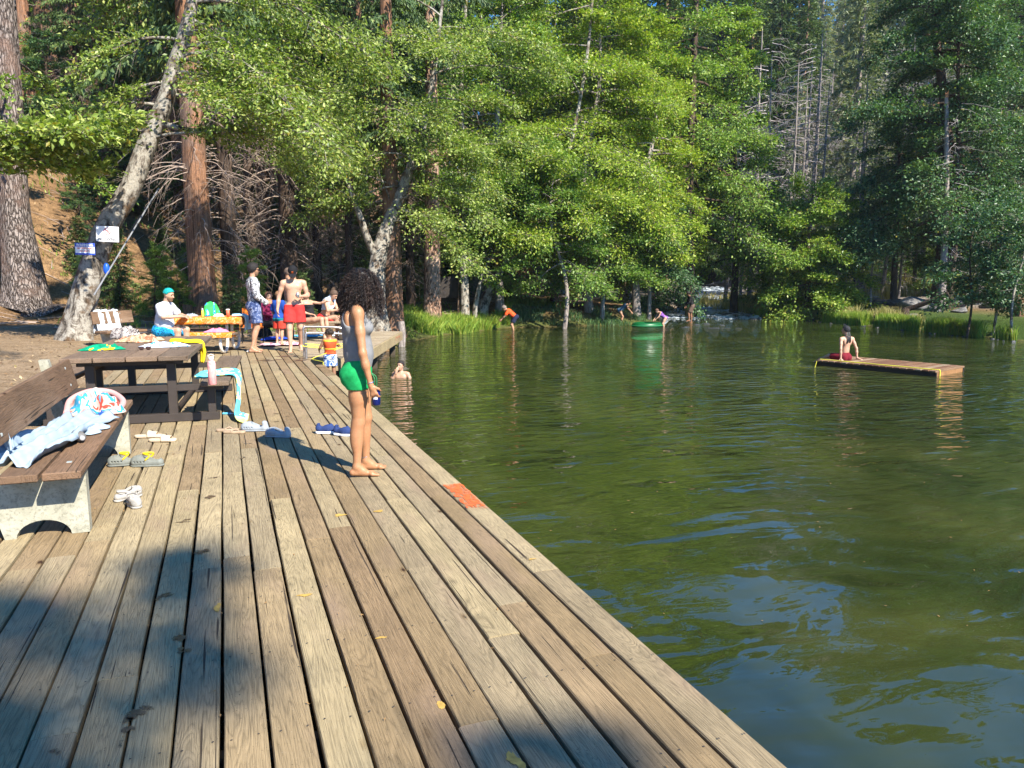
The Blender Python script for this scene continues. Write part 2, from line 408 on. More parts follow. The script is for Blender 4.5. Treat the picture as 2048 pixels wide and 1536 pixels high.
# ================================================================ terrain
WZ = -0.70
POND = np.array([(1.60, -7), (1.60, 14.5), (2.6, 17.0), (4.6, 22.2), (6.0, 25.5), (7.9, 28.2), (10.2, 30.3), (12.2, 31.6), (15.5, 31.6), (19, 31.4), (21.6, 33.6),
                 (23.5, 36.5), (27.0, 41.), (29.8, 40.0), (28.2, 36.2), (28.6, 30.5), (27.8, 24.6), (26.6, 18.5), (26.0, 10), (24, 0), (22, -9)], float)
def seg_dist(P, A, B):
    AB = B-A; t = np.clip(((P-A)@AB)/(AB@AB), 0, 1); return np.linalg.norm(P-A-t[..., None]*AB, axis=-1), t
def poly_sd(P):
    d = np.full(P.shape[:-1], 1e9); inside = np.zeros(P.shape[:-1], bool); n = len(POND)
    for i in range(n):
        A, B = POND[i], POND[(i+1) % n]
        d = np.minimum(d, seg_dist(P, A, B)[0])
        c = ((A[1] > P[..., 1]) != (B[1] > P[..., 1])) & (P[..., 0] < (B[0]-A[0])*(P[..., 1]-A[1])/(B[1]-A[1]+1e-12)+A[0])
        inside ^= c
    return np.where(inside, -d, d)
L1 = np.array([(-60, -60), (-30, -8), (-13, 13), (-7, 22.5), (-1, 27), (6, 34.5), (14, 42), (24, 49), (36, 62), (52, 84), (80, 130), (90, 220)], float)
L2 = np.array([(60, 200), (58, 110), (56, 86), (62, 66), (70, 50), (76, 30), (80, 0), (70, -60)], float)
def line_sd(P, L):
    best = np.full(P.shape[:-1], 1e9); sg = np.ones(P.shape[:-1])
    for i in range(len(L)-1):
        d, t = seg_dist(P, L[i], L[i+1]); AB = L[i+1]-L[i]
        s = AB[0]*(P[..., 1]-L[i][1])-AB[1]*(P[..., 0]-L[i][0])
        m = d < best-1e-9; best = np.where(m, d, best); sg = np.where(m, np.sign(s), sg)
    return best*sg
def vnoise(x, y, seed=0):
    r = np.random.RandomState(seed); o = np.zeros_like(x)
    for k in range(5):
        a = r.rand()*6.28; f = r.uniform(.6, 1.6); o += np.sin((x*cos(a)+y*sin(a))*f+r.rand()*6.28)*np.sin((x*sin(a)-y*cos(a))*f*.8+r.rand()*6.28)
    return o/3
def sm(x): x = np.clip(x, 0, 1); return x*x*(3-2*x)
CK = np.array([(24.8, 34.6), (27.5, 38.3), (31., 42.5), (35.5, 48), (39.5, 54), (44, 61), (49, 70)], float)
CKZ = [WZ, WZ+.08, WZ+.13, -.47, -.35, -.1, .5]
def ground_h(x, y, full=False):
    x = np.asarray(x, float); y = np.asarray(y, float); P = np.stack([x, y], -1)
    s = poly_sd(P); a = line_sd(P, L1); b = line_sd(P, L2)
    z = np.where(s > 0, WZ-.02+.70*sm(s/2.6)+.045*np.clip(s-3.4, 0, 25), WZ-.02-.9*sm(-s/1.5))
    z = z+.12*vnoise(x*.5, y*.5, 1)*sm((s-3)/6)
    h1 = .50*np.clip(a, 0, 75)*sm(a/7+.15)*(a > 0); h1 = h1+.9*vnoise(x*.22, y*.22, 2)*sm(a/12)
    h2 = .50*np.clip(b, 0, 80)*sm(b/8+.1)*(b > 0); h2 = h2+1.2*vnoise(x*.18, y*.18, 3)*sm(b/15)
    z = z+h1+h2
    bd = np.full(z.shape, 1e9); bz = np.zeros(z.shape)
    for i in range(len(CK)-1):
        d, t = seg_dist(P, CK[i], CK[i+1]); m = d < bd; bd = np.where(m, d, bd); bz = np.where(m, CKZ[i]+(CKZ[i+1]-CKZ[i])*t, bz)
    k = sm((bd-2.3)/2.6); z = np.where(s > -.5, np.minimum(z, (bz-.3)*(1-k)+np.maximum(z, bz+.1)*k), z)
    if full: return z, s, a, b
    return z
def gz(x, y): return float(ground_h(np.array([x]), np.array([y]))[0])
gx = np.concatenate([np.arange(-90, -10, 2.), np.arange(-10, 36, .3), np.arange(36, 190, 2.5)])
gy = np.concatenate([np.arange(-70, -2, 2.5), np.arange(-2, 52, .3), np.arange(52, 210, 2.5)])
X, Y = np.meshgrid(gx, gy, indexing='ij'); Z, S_, A_, B_ = ground_h(X, Y, True)
underdeck = (X > -1.7) & (X < 1.7) & (Y < 17.4)
Z = np.where(underdeck, np.minimum(Z, -.32), Z)
Z = Z+np.where(S_ > .3, .025*vnoise(X*4, Y*4, 7), 0)
nx, ny = X.shape; idx = np.arange(nx*ny).reshape(nx, ny)
Fq = np.stack([idx[:-1, :-1], idx[1:, :-1], idx[1:, 1:], idx[:-1, 1:]], -1).reshape(-1, 4)
zone = np.zeros((nx, ny, 3))
zone[..., 0] = np.where((A_ < 0) & (X < 14), sm(1+A_/-6.)*sm((S_-1.)/2)*sm(1-(Y-16)/14*.6), 0)*.95
zone[..., 0] = np.maximum(zone[..., 0]*(Y < 40), np.where((A_ > 6) & (X > 6), .45*sm((A_-6)/10), 0))
rb = (X > 22) & (B_ < 5)
zone[..., 1] = np.where(rb, sm(1.25-S_/5.5)*sm(S_*2), 0)+np.where((~rb) & (X > 4) & (Y > 24), .8*sm(1.2-S_/2.2)*sm(S_*2), 0)
zone[..., 2] = np.where(rb, sm((S_-5)/3)*.8, 0)
zone[..., 2] = np.maximum(zone[..., 2], np.where(B_ > 2, .6, 0))
struct('ground', np_mesh('ground', np.stack([X, Y, Z], -1).reshape(-1, 3), Fq, True, {'zone': np.clip(zone, 0, 1).reshape(-1, 3)}), M_ground)
mb = MB(); mb.add([(1.2, -40, WZ), (32, -40, WZ), (32, 43, WZ), (1.2, 43, WZ)], [(0, 1, 2, 3)]); struct('water', mb, M_water)
# far mountain sheet to the horizon
rr = np.array([150, 400, 900.]); th = np.linspace(0, 2*pi, 97)[:-1]
V = np.array([(r*cos(a), r*sin(a), {150: -6, 400: 0, 900: 0}[r]) for r in rr for a in th]); n = 96
struct('distant_ground', np_mesh('distant_ground', V, np.array([(i*n+j, i*n+n+j, i*n+n+(j+1) % n, i*n+(j+1) % n) for i in range(2) for j in range(n)]), True, {'zone': np.zeros((len(V), 3))}), M_ground)

# creek with white water running into the pool
rng = np.random.RandomState(5)
cl = smooth_path([(24.8, 34.6), (27.5, 38.3), (31., 42.5), (35.5, 48), (39.5, 54), (44, 61), (49, 70)], 70)
W_ = np.linspace(5.0, 4.2, 70); T_ = np.gradient(cl, axis=0); T_ /= np.linalg.norm(T_, axis=1)[:, None]; N_ = np.stack([-T_[:, 1], T_[:, 0]], -1)
u = np.linspace(-.55, .55, 22); XY = cl[:, None]+N_[:, None]*(W_[:, None]*u)[..., None]
zc = np.interp(np.arange(70), [0, 8, 20, 32, 43, 56, 69], [WZ+.02, WZ+.08, WZ+.13, -.47, -.35, -.1, .5])[:, None]+.09*vnoise(XY[..., 0]*3, XY[..., 1]*3, 4)+.05*vnoise(XY[..., 0]*7, XY[..., 1]*7, 9)
zc[:2] = WZ-.05
idx = np.arange(70*22).reshape(70, 22)
struct('creek', np_mesh('creek', np.concatenate([XY, zc[..., None]], -1).reshape(-1, 3), np.stack([idx[:-1, :-1], idx[1:, :-1], idx[1:, 1:], idx[:-1, 1:]], -1).reshape(-1, 4)), M_creek)
_creek = (cl, zc[:, 11])

def rock_mesh(seed, n=14):
    r = np.random.RandomState(seed); th = np.linspace(0, 2*pi, 2*n, endpoint=False); ph = np.linspace(0, pi, n)
    V = np.array([(sin(p)*cos(t), sin(p)*sin(t), cos(p)) for p in ph for t in th])
    for k in range(9):
        d = r.randn(3); d /= np.linalg.norm(d); c = r.uniform(.55, .9); q = V@d; V = V-np.clip(q-c, 0, None)[:, None]*d*.9
    V = V*np.array([1, .8, .6]); V = V*(1+.10*vnoise(V[:, 0]*3+seed, V[:, 1]*3+V[:, 2]*2, seed))[:, None]
    F = [(i*2*n+j, (i+1)*2*n+j, (i+1)*2*n+(j+1) % (2*n), i*2*n+(j+1) % (2*n)) for i in range(n-1) for j in range(2*n)]
    return np_mesh('boulder', V, np.array(F)[:, ::1], True)
RM = [rock_mesh(s) for s in range(4)]
for m in RM: m.materials.append(M_rock)
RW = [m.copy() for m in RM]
for m in RW: m.materials.clear(); m.materials.append(M_rock_wet_shade)
def rock(x, y, s, label, group, z=None, rz=0, fl=1.):
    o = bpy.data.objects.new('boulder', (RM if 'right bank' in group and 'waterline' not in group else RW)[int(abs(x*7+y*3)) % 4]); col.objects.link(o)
    o.location = (x, y, (gz(x, y) if z is None else z)+.12*s); o.scale = (s, s, s*fl); o.rotation_euler = (rng.rand()*.3, rng.rand()*.3, rng.rand()*6)
    o['label'] = label; o['category'] = 'rock'; o['group'] = group
for i in range(60):
    k = rng.randint(0, 40); sd = rng.choice([-1, 1])*rng.uniform(.15, .62); c = cl[k]+N_[k]*W_[k]*sd
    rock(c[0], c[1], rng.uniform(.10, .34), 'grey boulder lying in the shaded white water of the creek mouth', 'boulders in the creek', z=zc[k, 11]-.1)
for px, py, s in [(1350, 652, .4), (1375, 655, .55), (1400, 655, .45), (1428, 657, .6), (1455, 656, .5), (1480, 657, .5), (1390, 650, .5), (1440, 651, .45), (1410, 648, .5), (1470, 650, .4), (1365, 647, .4), (1500, 655, .3)]:
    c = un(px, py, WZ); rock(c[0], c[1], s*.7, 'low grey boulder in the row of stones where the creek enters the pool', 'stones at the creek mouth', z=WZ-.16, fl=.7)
for i, (px, d, s) in enumerate([(1840, 37, 1.3), (1900, 38, 1.1), (1800, 40, .8), (1950, 39, .9), (1870, 35, .6), (2010, 41, 1.0), (1760, 42, .7), (1835, 34, .45), (1985, 36, .5), (1925, 34, .5)]):
    c = un(px, 553, d=d); rock(c[0], c[1], s, ['broad pale flat boulder behind the grass of the right bank, beside the thick trunk', 'pale boulder among the rocks behind the right bank'][i > 0], 'pale boulders behind the right bank', fl=.6)
for i in range(26):
    px = rng.uniform(1540, 2040); py = np.interp(px, [1520, 1800, 2048], [634, 661, 687]); c = un(px, py-1, WZ)
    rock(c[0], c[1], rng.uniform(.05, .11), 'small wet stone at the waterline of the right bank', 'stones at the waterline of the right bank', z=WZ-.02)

# ================================================================ decks
rng = np.random.RandomState(11)
def boards(rows, y0, y1, mbd, frame, zt=0., th=.042, lens=(1.8, 4.8), jit=.003, joints=None):
    """rows: list of (x0,x1) board limits; boards run along local y; frame(P)->world"""
    for (x0, x1) in rows:
        y = y0-rng.uniform(0, 2.5)
        while y < y1:
            L = rng.uniform(*lens); a, b = max(y, y0), min(y+L, y1)
            if b-a > .05:
                n = max(2, int((b-a)/.35)+1); ys = np.linspace(a+.0015, b-.0015, n); m = len(ys)
                e0 = x0+np.interp(ys, np.linspace(a, b, 5), rng.uniform(-.004, .004, 5)); e1 = x1+np.interp(ys, np.linspace(a, b, 5), rng.uniform(-.004, .004, 5)+rng.uniform(-.004, .003))
                zz = zt+rng.uniform(-jit, jit); cup = rng.uniform(-.0015, .002)
                prof = [(0, -th), (0, -.006), (.03, -.001), (.2, cup*.6), (.5, cup), (.8, cup*.6), (.97, -.001), (1, -.006), (1, -th)]
                V = np.array([(e0[i]+(e1[i]-e0[i])*p, ys[i], zz+q) for i in range(m) for p, q in prof]); k = len(prof)
                F = [(i*k+j, i*k+j+1, (i+1)*k+j+1, (i+1)*k+j) for i in range(m-1) for j in range(k-1)]
                F += [tuple(range(k))[::-1], tuple(range((m-1)*k, m*k))]
                F = [f[::-1] for f in F]
                mbd.add(frame(V), F, rng.rand())
            y += L
PITCHB = .158
rows = [(1.502, 1.662)]; x = 1.490
while x > -1.75: rows.append((x-PITCHB+.013, x)); x -= PITCHB
deck = thing('wooden_deck', 'long weathered plank deck along the left side of the pool', 'deck', (0, 5, 0))
mbd = MB(); boards([r for r in rows if r[0] > 1.40], -4, 14.0, mbd, lambda P: P); boards([r for r in rows if r[0] <= 1.40], -4, 17.5, mbd, lambda P: P)
me = mbd.mesh('decking', False)
part('decking', me, M_deck, deck, True)
M_nail = plain('nail_head', (.05, .04, .035), .6)
mbn = MB()
for yy in np.arange(-3.5, 17.4, .61):
    for (x0, x1) in rows:
        if x0 > 1.4 and yy > 14: continue
        for f in (.18, .82):
            cx, cy_, a0 = x0+(x1-x0)*f+rng.uniform(-.006, .006), yy+rng.uniform(-.012, .012), rng.rand(); r_ = .0042
            mbn.add([(cx+r_*cos(a0+k*pi/3), cy_+r_*sin(a0+k*pi/3), .0052) for k in range(6)], [tuple(range(6))])
part('nails', mbn, M_nail, deck, True)
mbf = MB(); mbf.box((1.63, 5.0, -.17), (.036, 18., .24), a=.3); part('edge_fascia', mbf, M_fascia, deck, True)
mbf = MB()
for y in np.arange(-3.5, 17.5, .61): mbf.box((-.05 if y < 13.8 else -.18, y, -.135), (3.3 if y < 13.8 else 3.0, .05, .18), bev=.002)
part('joists', mbf, M_under, deck, True)
mbf = MB(); mbf.box((1.42, 15.8, -.15), (.04, 3.4, .25)); mbf.box((.0, 17.52, -.2), (3.0, .03, .3)); part('end_fascia', mbf, M_fascia, deck, True)
for y in (1., 4., 7., 10., 13.5):
    mbf = MB(); mbf.box((1.45, y, -1.0), (.14, .14, 1.5)); part('support_post', mbf, M_under, deck, True)
# second, angled platform
ua = np.array([.34, .94]); ua /= np.linalg.norm(ua); va = np.array([ua[1], -ua[0]])
def fr2(P): P = np.asarray(P); return np.stack([P[:, 0]*ua[0]+P[:, 1]*va[0], P[:, 0]*ua[1]+P[:, 1]*va[1], P[:, 2]], -1)
pier = thing('angled_platform', 'angled wooden platform at the far end of the deck with its corner over the water', 'deck', (2.5, 19, 0))
mbp = MB(); rws = []; v = -6.6
# planks across the platform: local x = u (along), y = v (across)
uu = 15.2
while uu < 22.6: rws.append((uu, uu+.145)); uu += .158
def fr2b(P): P = np.asarray(P); V = fr2(P); return V
boards(rws, -6.6, -2.93, mbp, fr2b, zt=-.03, lens=(5, 6))
mbp.F = [f[::-1] for f in mbp.F]
part('decking', mbp.mesh('decking', False), M_deck2, pier, True)
mbf = MB()
def p2(u_, v_, z_): return np.array([u_*ua[0]+v_*va[0], u_*ua[1]+v_*va[1], z_])
mbf.beam(p2(15.2, -2.91, -.17), p2(22.62, -2.91, -.17), .038, .25); mbf.beam(p2(22.6, -6.6, -.17), p2(22.6, -2.93, -.17), .038, .25); mbf.beam(p2(15.18, -6.6, -.17), p2(15.18, -2.93, -.17), .038, .25)
part('edge_fascia', mbf, M_fascia, pier, True)
for u_ in (15.6, 18.9, 22.2):
    mbf = MB(); q = p2(u_, -3.15, -1.0); mbf.box(q, (.15, .15, 1.4)); part('support_post', mbf, M_under, pier, True)
mbf = MB(); pr_ = MB()
M_red = plain('faded_red_paint', (.5, .12, .06), .7)
for i in range(5): pr_.beam(p2(21.1+i*.2, -2.889, -.10), p2(21.22+i*.2, -2.889, -.20+.06*(i % 2)), .004, .03, bev=.0005)
part('painted_marking', pr_, M_red, pier, True)

def blob(c, rx, ry, rz, seed, z, n=26, rough=.35):
    r = np.random.RandomState(seed); th = np.linspace(0, 2*pi, n, endpoint=False)
    rad = 1+rough*(np.sin(2*th+r.rand()*6)*r.rand()+np.sin(3*th+r.rand()*6)*r.rand()+.6*np.sin(7*th+r.rand()*6)*r.rand()+.4*np.sin(11*th+r.rand()*6)*r.rand())
    P = np.stack([rad*np.cos(th)*rx, rad*np.sin(th)*ry], -1); R_ = np.array([[cos(rz), sin(rz)], [-sin(rz), cos(rz)]]); P = P@R_
    V = np.vstack([[0, 0], P])+np.asarray(c)[:2]; V = np.c_[V, np.full(len(V), z)]
    return V, [(0, i+1, (i+1) % n+1) for i in range(n)]
def see_board(t, mask):
    ms = t.n('MixShader', {0: mask, 1: t.n('BsdfTransparent').outputs[0], 2: t.b.outputs[0]}); t.t.links.new(ms.outputs[0], t.out.inputs[0]); return t.m
def wet_mat():
    t = NT('wet_wood'); p = t.pos((1, .1, 1)); n = t.noise(p, 60., 3, .6)
    t.bsdf(t.ramp(n, [(.3, (.07, .046, .028)), (.7, (.13, .09, .055))]), .3, t.bump(n, .4, .002), .5)
    return see_board(t, t.ramp(t.noise(t.pos((1, .5, 1)), 38., 4, .6), [(.40, .25), (.52, .95)]))
M_wet = wet_mat()
M_yel = plain('worn_yellow_paint', (.50, .31, .07), .8, .4, 30.); _t = NT('orange_paint'); _t.bsdf((.66, .12, .03), .7)
M_org = see_board(_t, _t.math('MULTIPLY', _t.ramp(_t.noise(_t.pos((1, .25, 1)), 50., 4, .7), [(.43, .08), (.52, .95)]), _t.ramp(_t.noise(_t.pos((.25, 1, 1)), 9., 2, .5), [(.36, .05), (.44, 1.)])))
wet = [(365, 1042, .05, .022, .3), (403, 1105, .045, .05, 1.), (325, 1190, .06, .02, .5), (310, 1200, .03, .02, .2), (360, 1275, .035, .05, .3), (368, 1300, .03, .03, .8),
       (275, 1430, .05, .045, .8), (260, 1450, .03, .04, .3), (110, 1503, .018, .02, 0), (240, 1490, .012, .02, 0), (420, 995, .045, .04, .9), (425, 955, .05, .015, .4),
       (485, 915, .03, .03, 0), (497, 887, .05, .018, .3), (555, 827, .06, .02, .2), (575, 832, .04, .015, .1), (552, 843, .05, .012, .3), (530, 812, .04, .012, .3), (588, 860, .03, .02, .5),
       (800, 805, .04, .015, .2), (470, 745, .05, .02, .2), (510, 750, .06, .02, .2), (480, 765, .05, .02, 0), (600, 718, .25, .25, .2), (570, 713, .35, .12, .1), (545, 720, .3, .1, .3), (640, 735, .10, .05, 0), (570, 745, .06, .02, .2),
       (530, 775, .05, .02, .1), (455, 730, .05, .03, 0), (620, 752, .08, .03, 1.0)]
for i, (px, py, rx, ry, rz) in enumerate(wet):
    c = un(px, py, .004); mb = MB()
    for k in range(3): mb.add(*blob(c+np.array([rng.uniform(-1, 1)*rx*.6, rng.uniform(-1, 1)*ry*1.2, 0]), rx*rng.uniform(.3, .6), ry*rng.uniform(.35, .75), rz, i*3+k, .0042+.0006*k))
    part('wet_mark', mb, M_wet, deck, True)
mb = MB(); gx_ = np.linspace(1.512, 1.652, 8); gy_ = np.linspace(4.78, 5.45, 30)
Vg = np.array([(x_+.006*sin(y_*40), y_, .0050) for y_ in gy_ for x_ in gx_]); mb.add(Vg, [(i*8+j, i*8+j+1, i*8+j+9, i*8+j+8) for i in range(29) for j in range(7)])
part('painted_marking', mb, M_org, deck, True, label='orange paint marks on the outermost board')
for i, (px, py, rx, ry) in enumerate([(680, 1030, .05, .04), (757, 1022, .05, .03), (435, 1215, .02, .07), (610, 1190, .05, .02), (762, 1275, .03, .015), (882, 1410, .02, .04), (1064, 1118, .03, .012), (1030, 1520, .03, .06)]):
    c = un(px, py, .004); mb = MB(); mb.add(*blob(c, rx*.7, ry*.7, 0, i+60, .0045, rough=.4)); part('paint_patch', mb, M_yel, deck, True)
M_litter = plain('dry_leaf_litter', (.28, .16, .06), .9)
mb = MB()
for i in range(260):
    if i < 150:
        x = 1.49-PITCHB*rng.randint(0, 20)-.006+rng.uniform(-.008, .008); s = rng.uniform(.002, .006)
    else:
        x = rng.uniform(-1.6, 1.6); s = rng.uniform(.003, .008)
    y = rng.uniform(1.8, 11); a = rng.rand()*6; c = np.array([x, y, .0075])
    d = np.array([cos(a), sin(a), .2*rng.randn()])*s; e = np.array([-sin(a), cos(a), .1])*s*.6
    mb.add([c-d, c+e, c+d*1.6, c-e], [(0, 1, 2, 3)])
o = struct('leaf_litter', mb, M_litter, 'stuff')
mb = MB()
for i in range(160):
    x, y = rng.uniform(1.9, 9), rng.uniform(2.5, 14); a = rng.rand()*6; c = np.array([x, y, WZ+.006]); s = rng.uniform(.004, .014)
    d = np.array([cos(a), sin(a), .1*rng.randn()])*s; e = np.array([-sin(a), cos(a), .1])*s*.5
    mb.add([c-d, c+e, c+d*1.4, c-e], [(0, 1, 2, 3)])
struct('floating_leaves', mb, M_litter, 'stuff')
# ================================================================ trees
LMUL = 2.4
def leaves_mesh(name, P, D, size, rng, up_bias=.8, aspect=.55, drop=.0, name_attr=True, rnd=None):
    """P: leaf base positions (n,3); D: growth directions; size (n,) -> folded pointed quads"""
    n = len(P); size = np.broadcast_to(size, (n,)).astype(float)*1.18
    D = D+rng.normal(0, .55, (n, 3)); D[:, 2] -= drop; D /= np.linalg.norm(D, axis=1)[:, None]+1e-9
    N = rng.normal(0, .55, (n, 3)); N[:, 2] += up_bias; N += SUN*.35
    S = np.cross(D, N); S /= np.linalg.norm(S, axis=1)[:, None]+1e-9
    Nn = np.cross(S, D)
    L = size[:, None]; W = L*aspect*.5
    a = P; b = P+D*L*.45+S*W+Nn*L*.07; c = P+D*L; d = P+D*L*.45-S*W+Nn*L*.07
    V = np.stack([a, b, c, d], 1).reshape(-1, 3)
    F = np.arange(4*n).reshape(n, 4)
    r = rng.rand(n) if rnd is None else rnd
    return np_mesh(name, V, F, False, {'rnd': np.repeat(r, 4)})

def multi_tubes(name, paths, n=5, smooth=True, cap=False):
    """paths: list of (pts, radii)"""
    Vs, Fs, o = [], [], 0
    for pts, r in paths:
        V, F = tube_np(pts, r, n, False); Vs.append(V); Fs.append(np.array(F)+o); o += len(V)
    return np_mesh(name, np.vstack(Vs), np.vstack(Fs), smooth)

def trunk_np(pts, rad, rng, n=16, flare=.0, rough=.06):
    pts = np.asarray(pts, float); m = len(pts); th = np.linspace(0, 2*pi, n, endpoint=False); rad = np.array(rad, float).copy()
    s = np.linspace(0, 1, m); ph = rng.rand(4)*6.28
    w_ = 1+rough*(np.sin(3*th+ph[0])[None]*.6+np.sin(5*th+ph[1]+s[:, None]*5)*.5+np.sin(8*th+ph[2]-s[:, None]*7)*.35)
    hgt = np.linalg.norm(pts-pts[0], axis=1)
    w_ = w_+flare*np.exp(-hgt/.45)[:, None]*(.6+.5*np.sin(5*th+ph[3])[None])
    return tube_np(pts, rad, n, False, w_)

def limb_tree(rng, path, rad, limbs, leaf, twigs_per=26, leaves_per=9, twig_len=.8, spray=.25, droop=.25, up_bias=1.0, sub=True, trunk_n=14, flare=.35, aspect=.55):
    """trunk along path; limbs: list of (t along trunk, direction vec, length, radius, droop)
    returns trunk mesh data (V,F), leaves P,D"""
    V, F = trunk_np(path, rad, rng, trunk_n, flare); Vs = [V]; Fs = [np.array(F)]; o = len(V)
    LP, LD = [], []
    m = len(path); path = np.asarray(path, float)
    for (t, dr, ln, r0, dp) in limbs:
        i = t*(m-1); i0 = min(int(i), m-2); st = path[i0]+(path[i0+1]-path[i0])*(i-i0)
        d = np.array(dr, float); d /= np.linalg.norm(d); k = 9; pts = [st.copy()]; step = ln/(k-1)
        for q in range(1, k):
            d = d+rng.normal(0, .10, 3)+np.array([0, 0, -dp*.16]); d /= np.linalg.norm(d); pts.append(pts[-1]+d*step)
        pts = np.array(pts); rr = r0*np.linspace(1, .12, k)
        V, F = tube_np(pts, rr, 6, False); Vs.append(V); Fs.append(np.array(F)+o); o += len(V)
        T = np.gradient(pts, axis=0); T /= np.linalg.norm(T, axis=1)[:, None]
        nt_ = max(3, int(twigs_per*(ln/4.)))
        u = rng.uniform(.22, 1, nt_)**.8; ii = u*(k-1); j0 = np.minimum(ii.astype(int), k-2); f = (ii-j0)[:, None]
        S0 = pts[j0]*(1-f)+pts[j0+1]*f; TD = T[j0]
        side = np.cross(TD, [0, 0, 1.]); side /= np.linalg.norm(side, axis=1)[:, None]+1e-9
        sgn = rng.choice([-1, 1], nt_)[:, None]
        TW = TD*rng.uniform(.3, .9, (nt_, 1))+side*sgn*rng.uniform(.4, 1, (nt_, 1))+rng.normal(0, .28, (nt_, 3)); TW[:, 2] += .10
        TW /= np.linalg.norm(TW, axis=1)[:, None]
        tl = twig_len*rng.uniform(.5, 1.3, nt_)*(1.25-.5*u)*min(1.3, max(.6, ln/4.))
        for q in range(nt_):
            E = S0[q]+TW[q]*tl[q]*.5+[0, 0, .03]; G = S0[q]+TW[q]*tl[q]+[0, 0, -tl[q]*droop*.6]
            if sub:
                V, F = tube_np([S0[q], E, G], [rr[j0[q]]*.3+.004, .006, .003], 3, False); Vs.append(V); Fs.append(np.array(F)+o); o += len(V)
        nl = int(leaves_per*LMUL); uu = rng.uniform(.15, 1.08, (nt_, nl, 1))
        bp = S0[:, None]+TW[:, None]*tl[:, None, None]*uu; bp[..., 2] -= (tl[:, None]*droop*.6)*(uu[..., 0]**2)
        sp = rng.normal(0, spray, (nt_, nl, 3))*tl[:, None, None]*np.array([1, 1, .42])
        LP.append((bp+sp).reshape(-1, 3)); LD.append(np.repeat(TW[:, None]+np.array([0, 0, -.15]), nl, 1).reshape(-1, 3))
    Fall = np.vstack(Fs)
    return np.vstack(Vs), Fall, np.vstack(LP), np.vstack(LD)

def ring_limbs(rng, n, t0, t1, len0, len1, r0, el0=.15, el1=.9, dp=.35, az=None, azw=pi):
    out = []
    for k in range(n):
        u = (k+rng.uniform(0, 1))/n; t = t0+(t1-t0)*u; a = k*2.4+rng.uniform(-.5, .5) if az is None else az+rng.uniform(-azw, azw)
        el = el0+(el1-el0)*u**1.5+rng.normal(0, .12); ln = (len0+(len1-len0)*u)*rng.uniform(.75, 1.2)
        out.append((t, (cos(a)*cos(el), sin(a)*cos(el), sin(el)), ln, r0*(1.1-.7*u), dp))
    return out

def make_tree(name, label, cat, rng, path, rad, limbs, bark_m, leaf_m, leafsize, group=None, loc=None, crown='crown', aspect=.55, up_bias=.9, **kw):
    loc = path[0] if loc is None else loc
    V, F, P, D = limb_tree(rng, np.asarray(path)-loc, rad, limbs, leafsize, **kw)
    t = thing(name, label, cat, loc, group=group)
    part('trunk', np_mesh('trunk', V, F, True), bark_m, t)
    part(crown, leaves_mesh(crown, P, D, leafsize*rng.uniform(.6, 1.25, len(P)), rng, up_bias, aspect), leaf_m, t)
    return t

rng = np.random.RandomState(3)
def spath(px_pts, d, n=26, dd=0.):
    """trunk path through photo columns/rows at depth d (finds where the real tree stands)"""
    P = [un(x, y, d=d+dd*i) for i, (x, y) in enumerate(px_pts)]
    return smooth_path(P, n)

# ---- prototypes (origin at base), copied over the slopes
def proto_broad(seed, H, R_, leaf, leaf_m, bark_m, name='broadleaf_tree', cz=.22, nl=30, tw=30, lp=9, group=None, lean=.3):
    r = np.random.RandomState(seed); P = smooth_path([(0, 0, -.3), (lean*.3*r.randn(), lean*.3*r.randn(), H*.35), (lean*r.randn(), lean*r.randn(), H*.7), (lean*1.5*r.randn(), lean*1.5*r.randn(), H*.97)], 16)
    rad = np.interp(np.linspace(0, 1, 16), [0, .5, 1], [H*.014, H*.009, H*.002])
    L = ring_limbs(r, nl, cz, .98, R_, R_*.35, H*.0045, -.05, 1.0, .35)
    return make_tree(name, 'x', 'tree', r, P, rad, L, bark_m, leaf_m, leaf, twigs_per=tw, leaves_per=lp, twig_len=1.1, spray=.32, sub=False, loc=np.zeros(3))

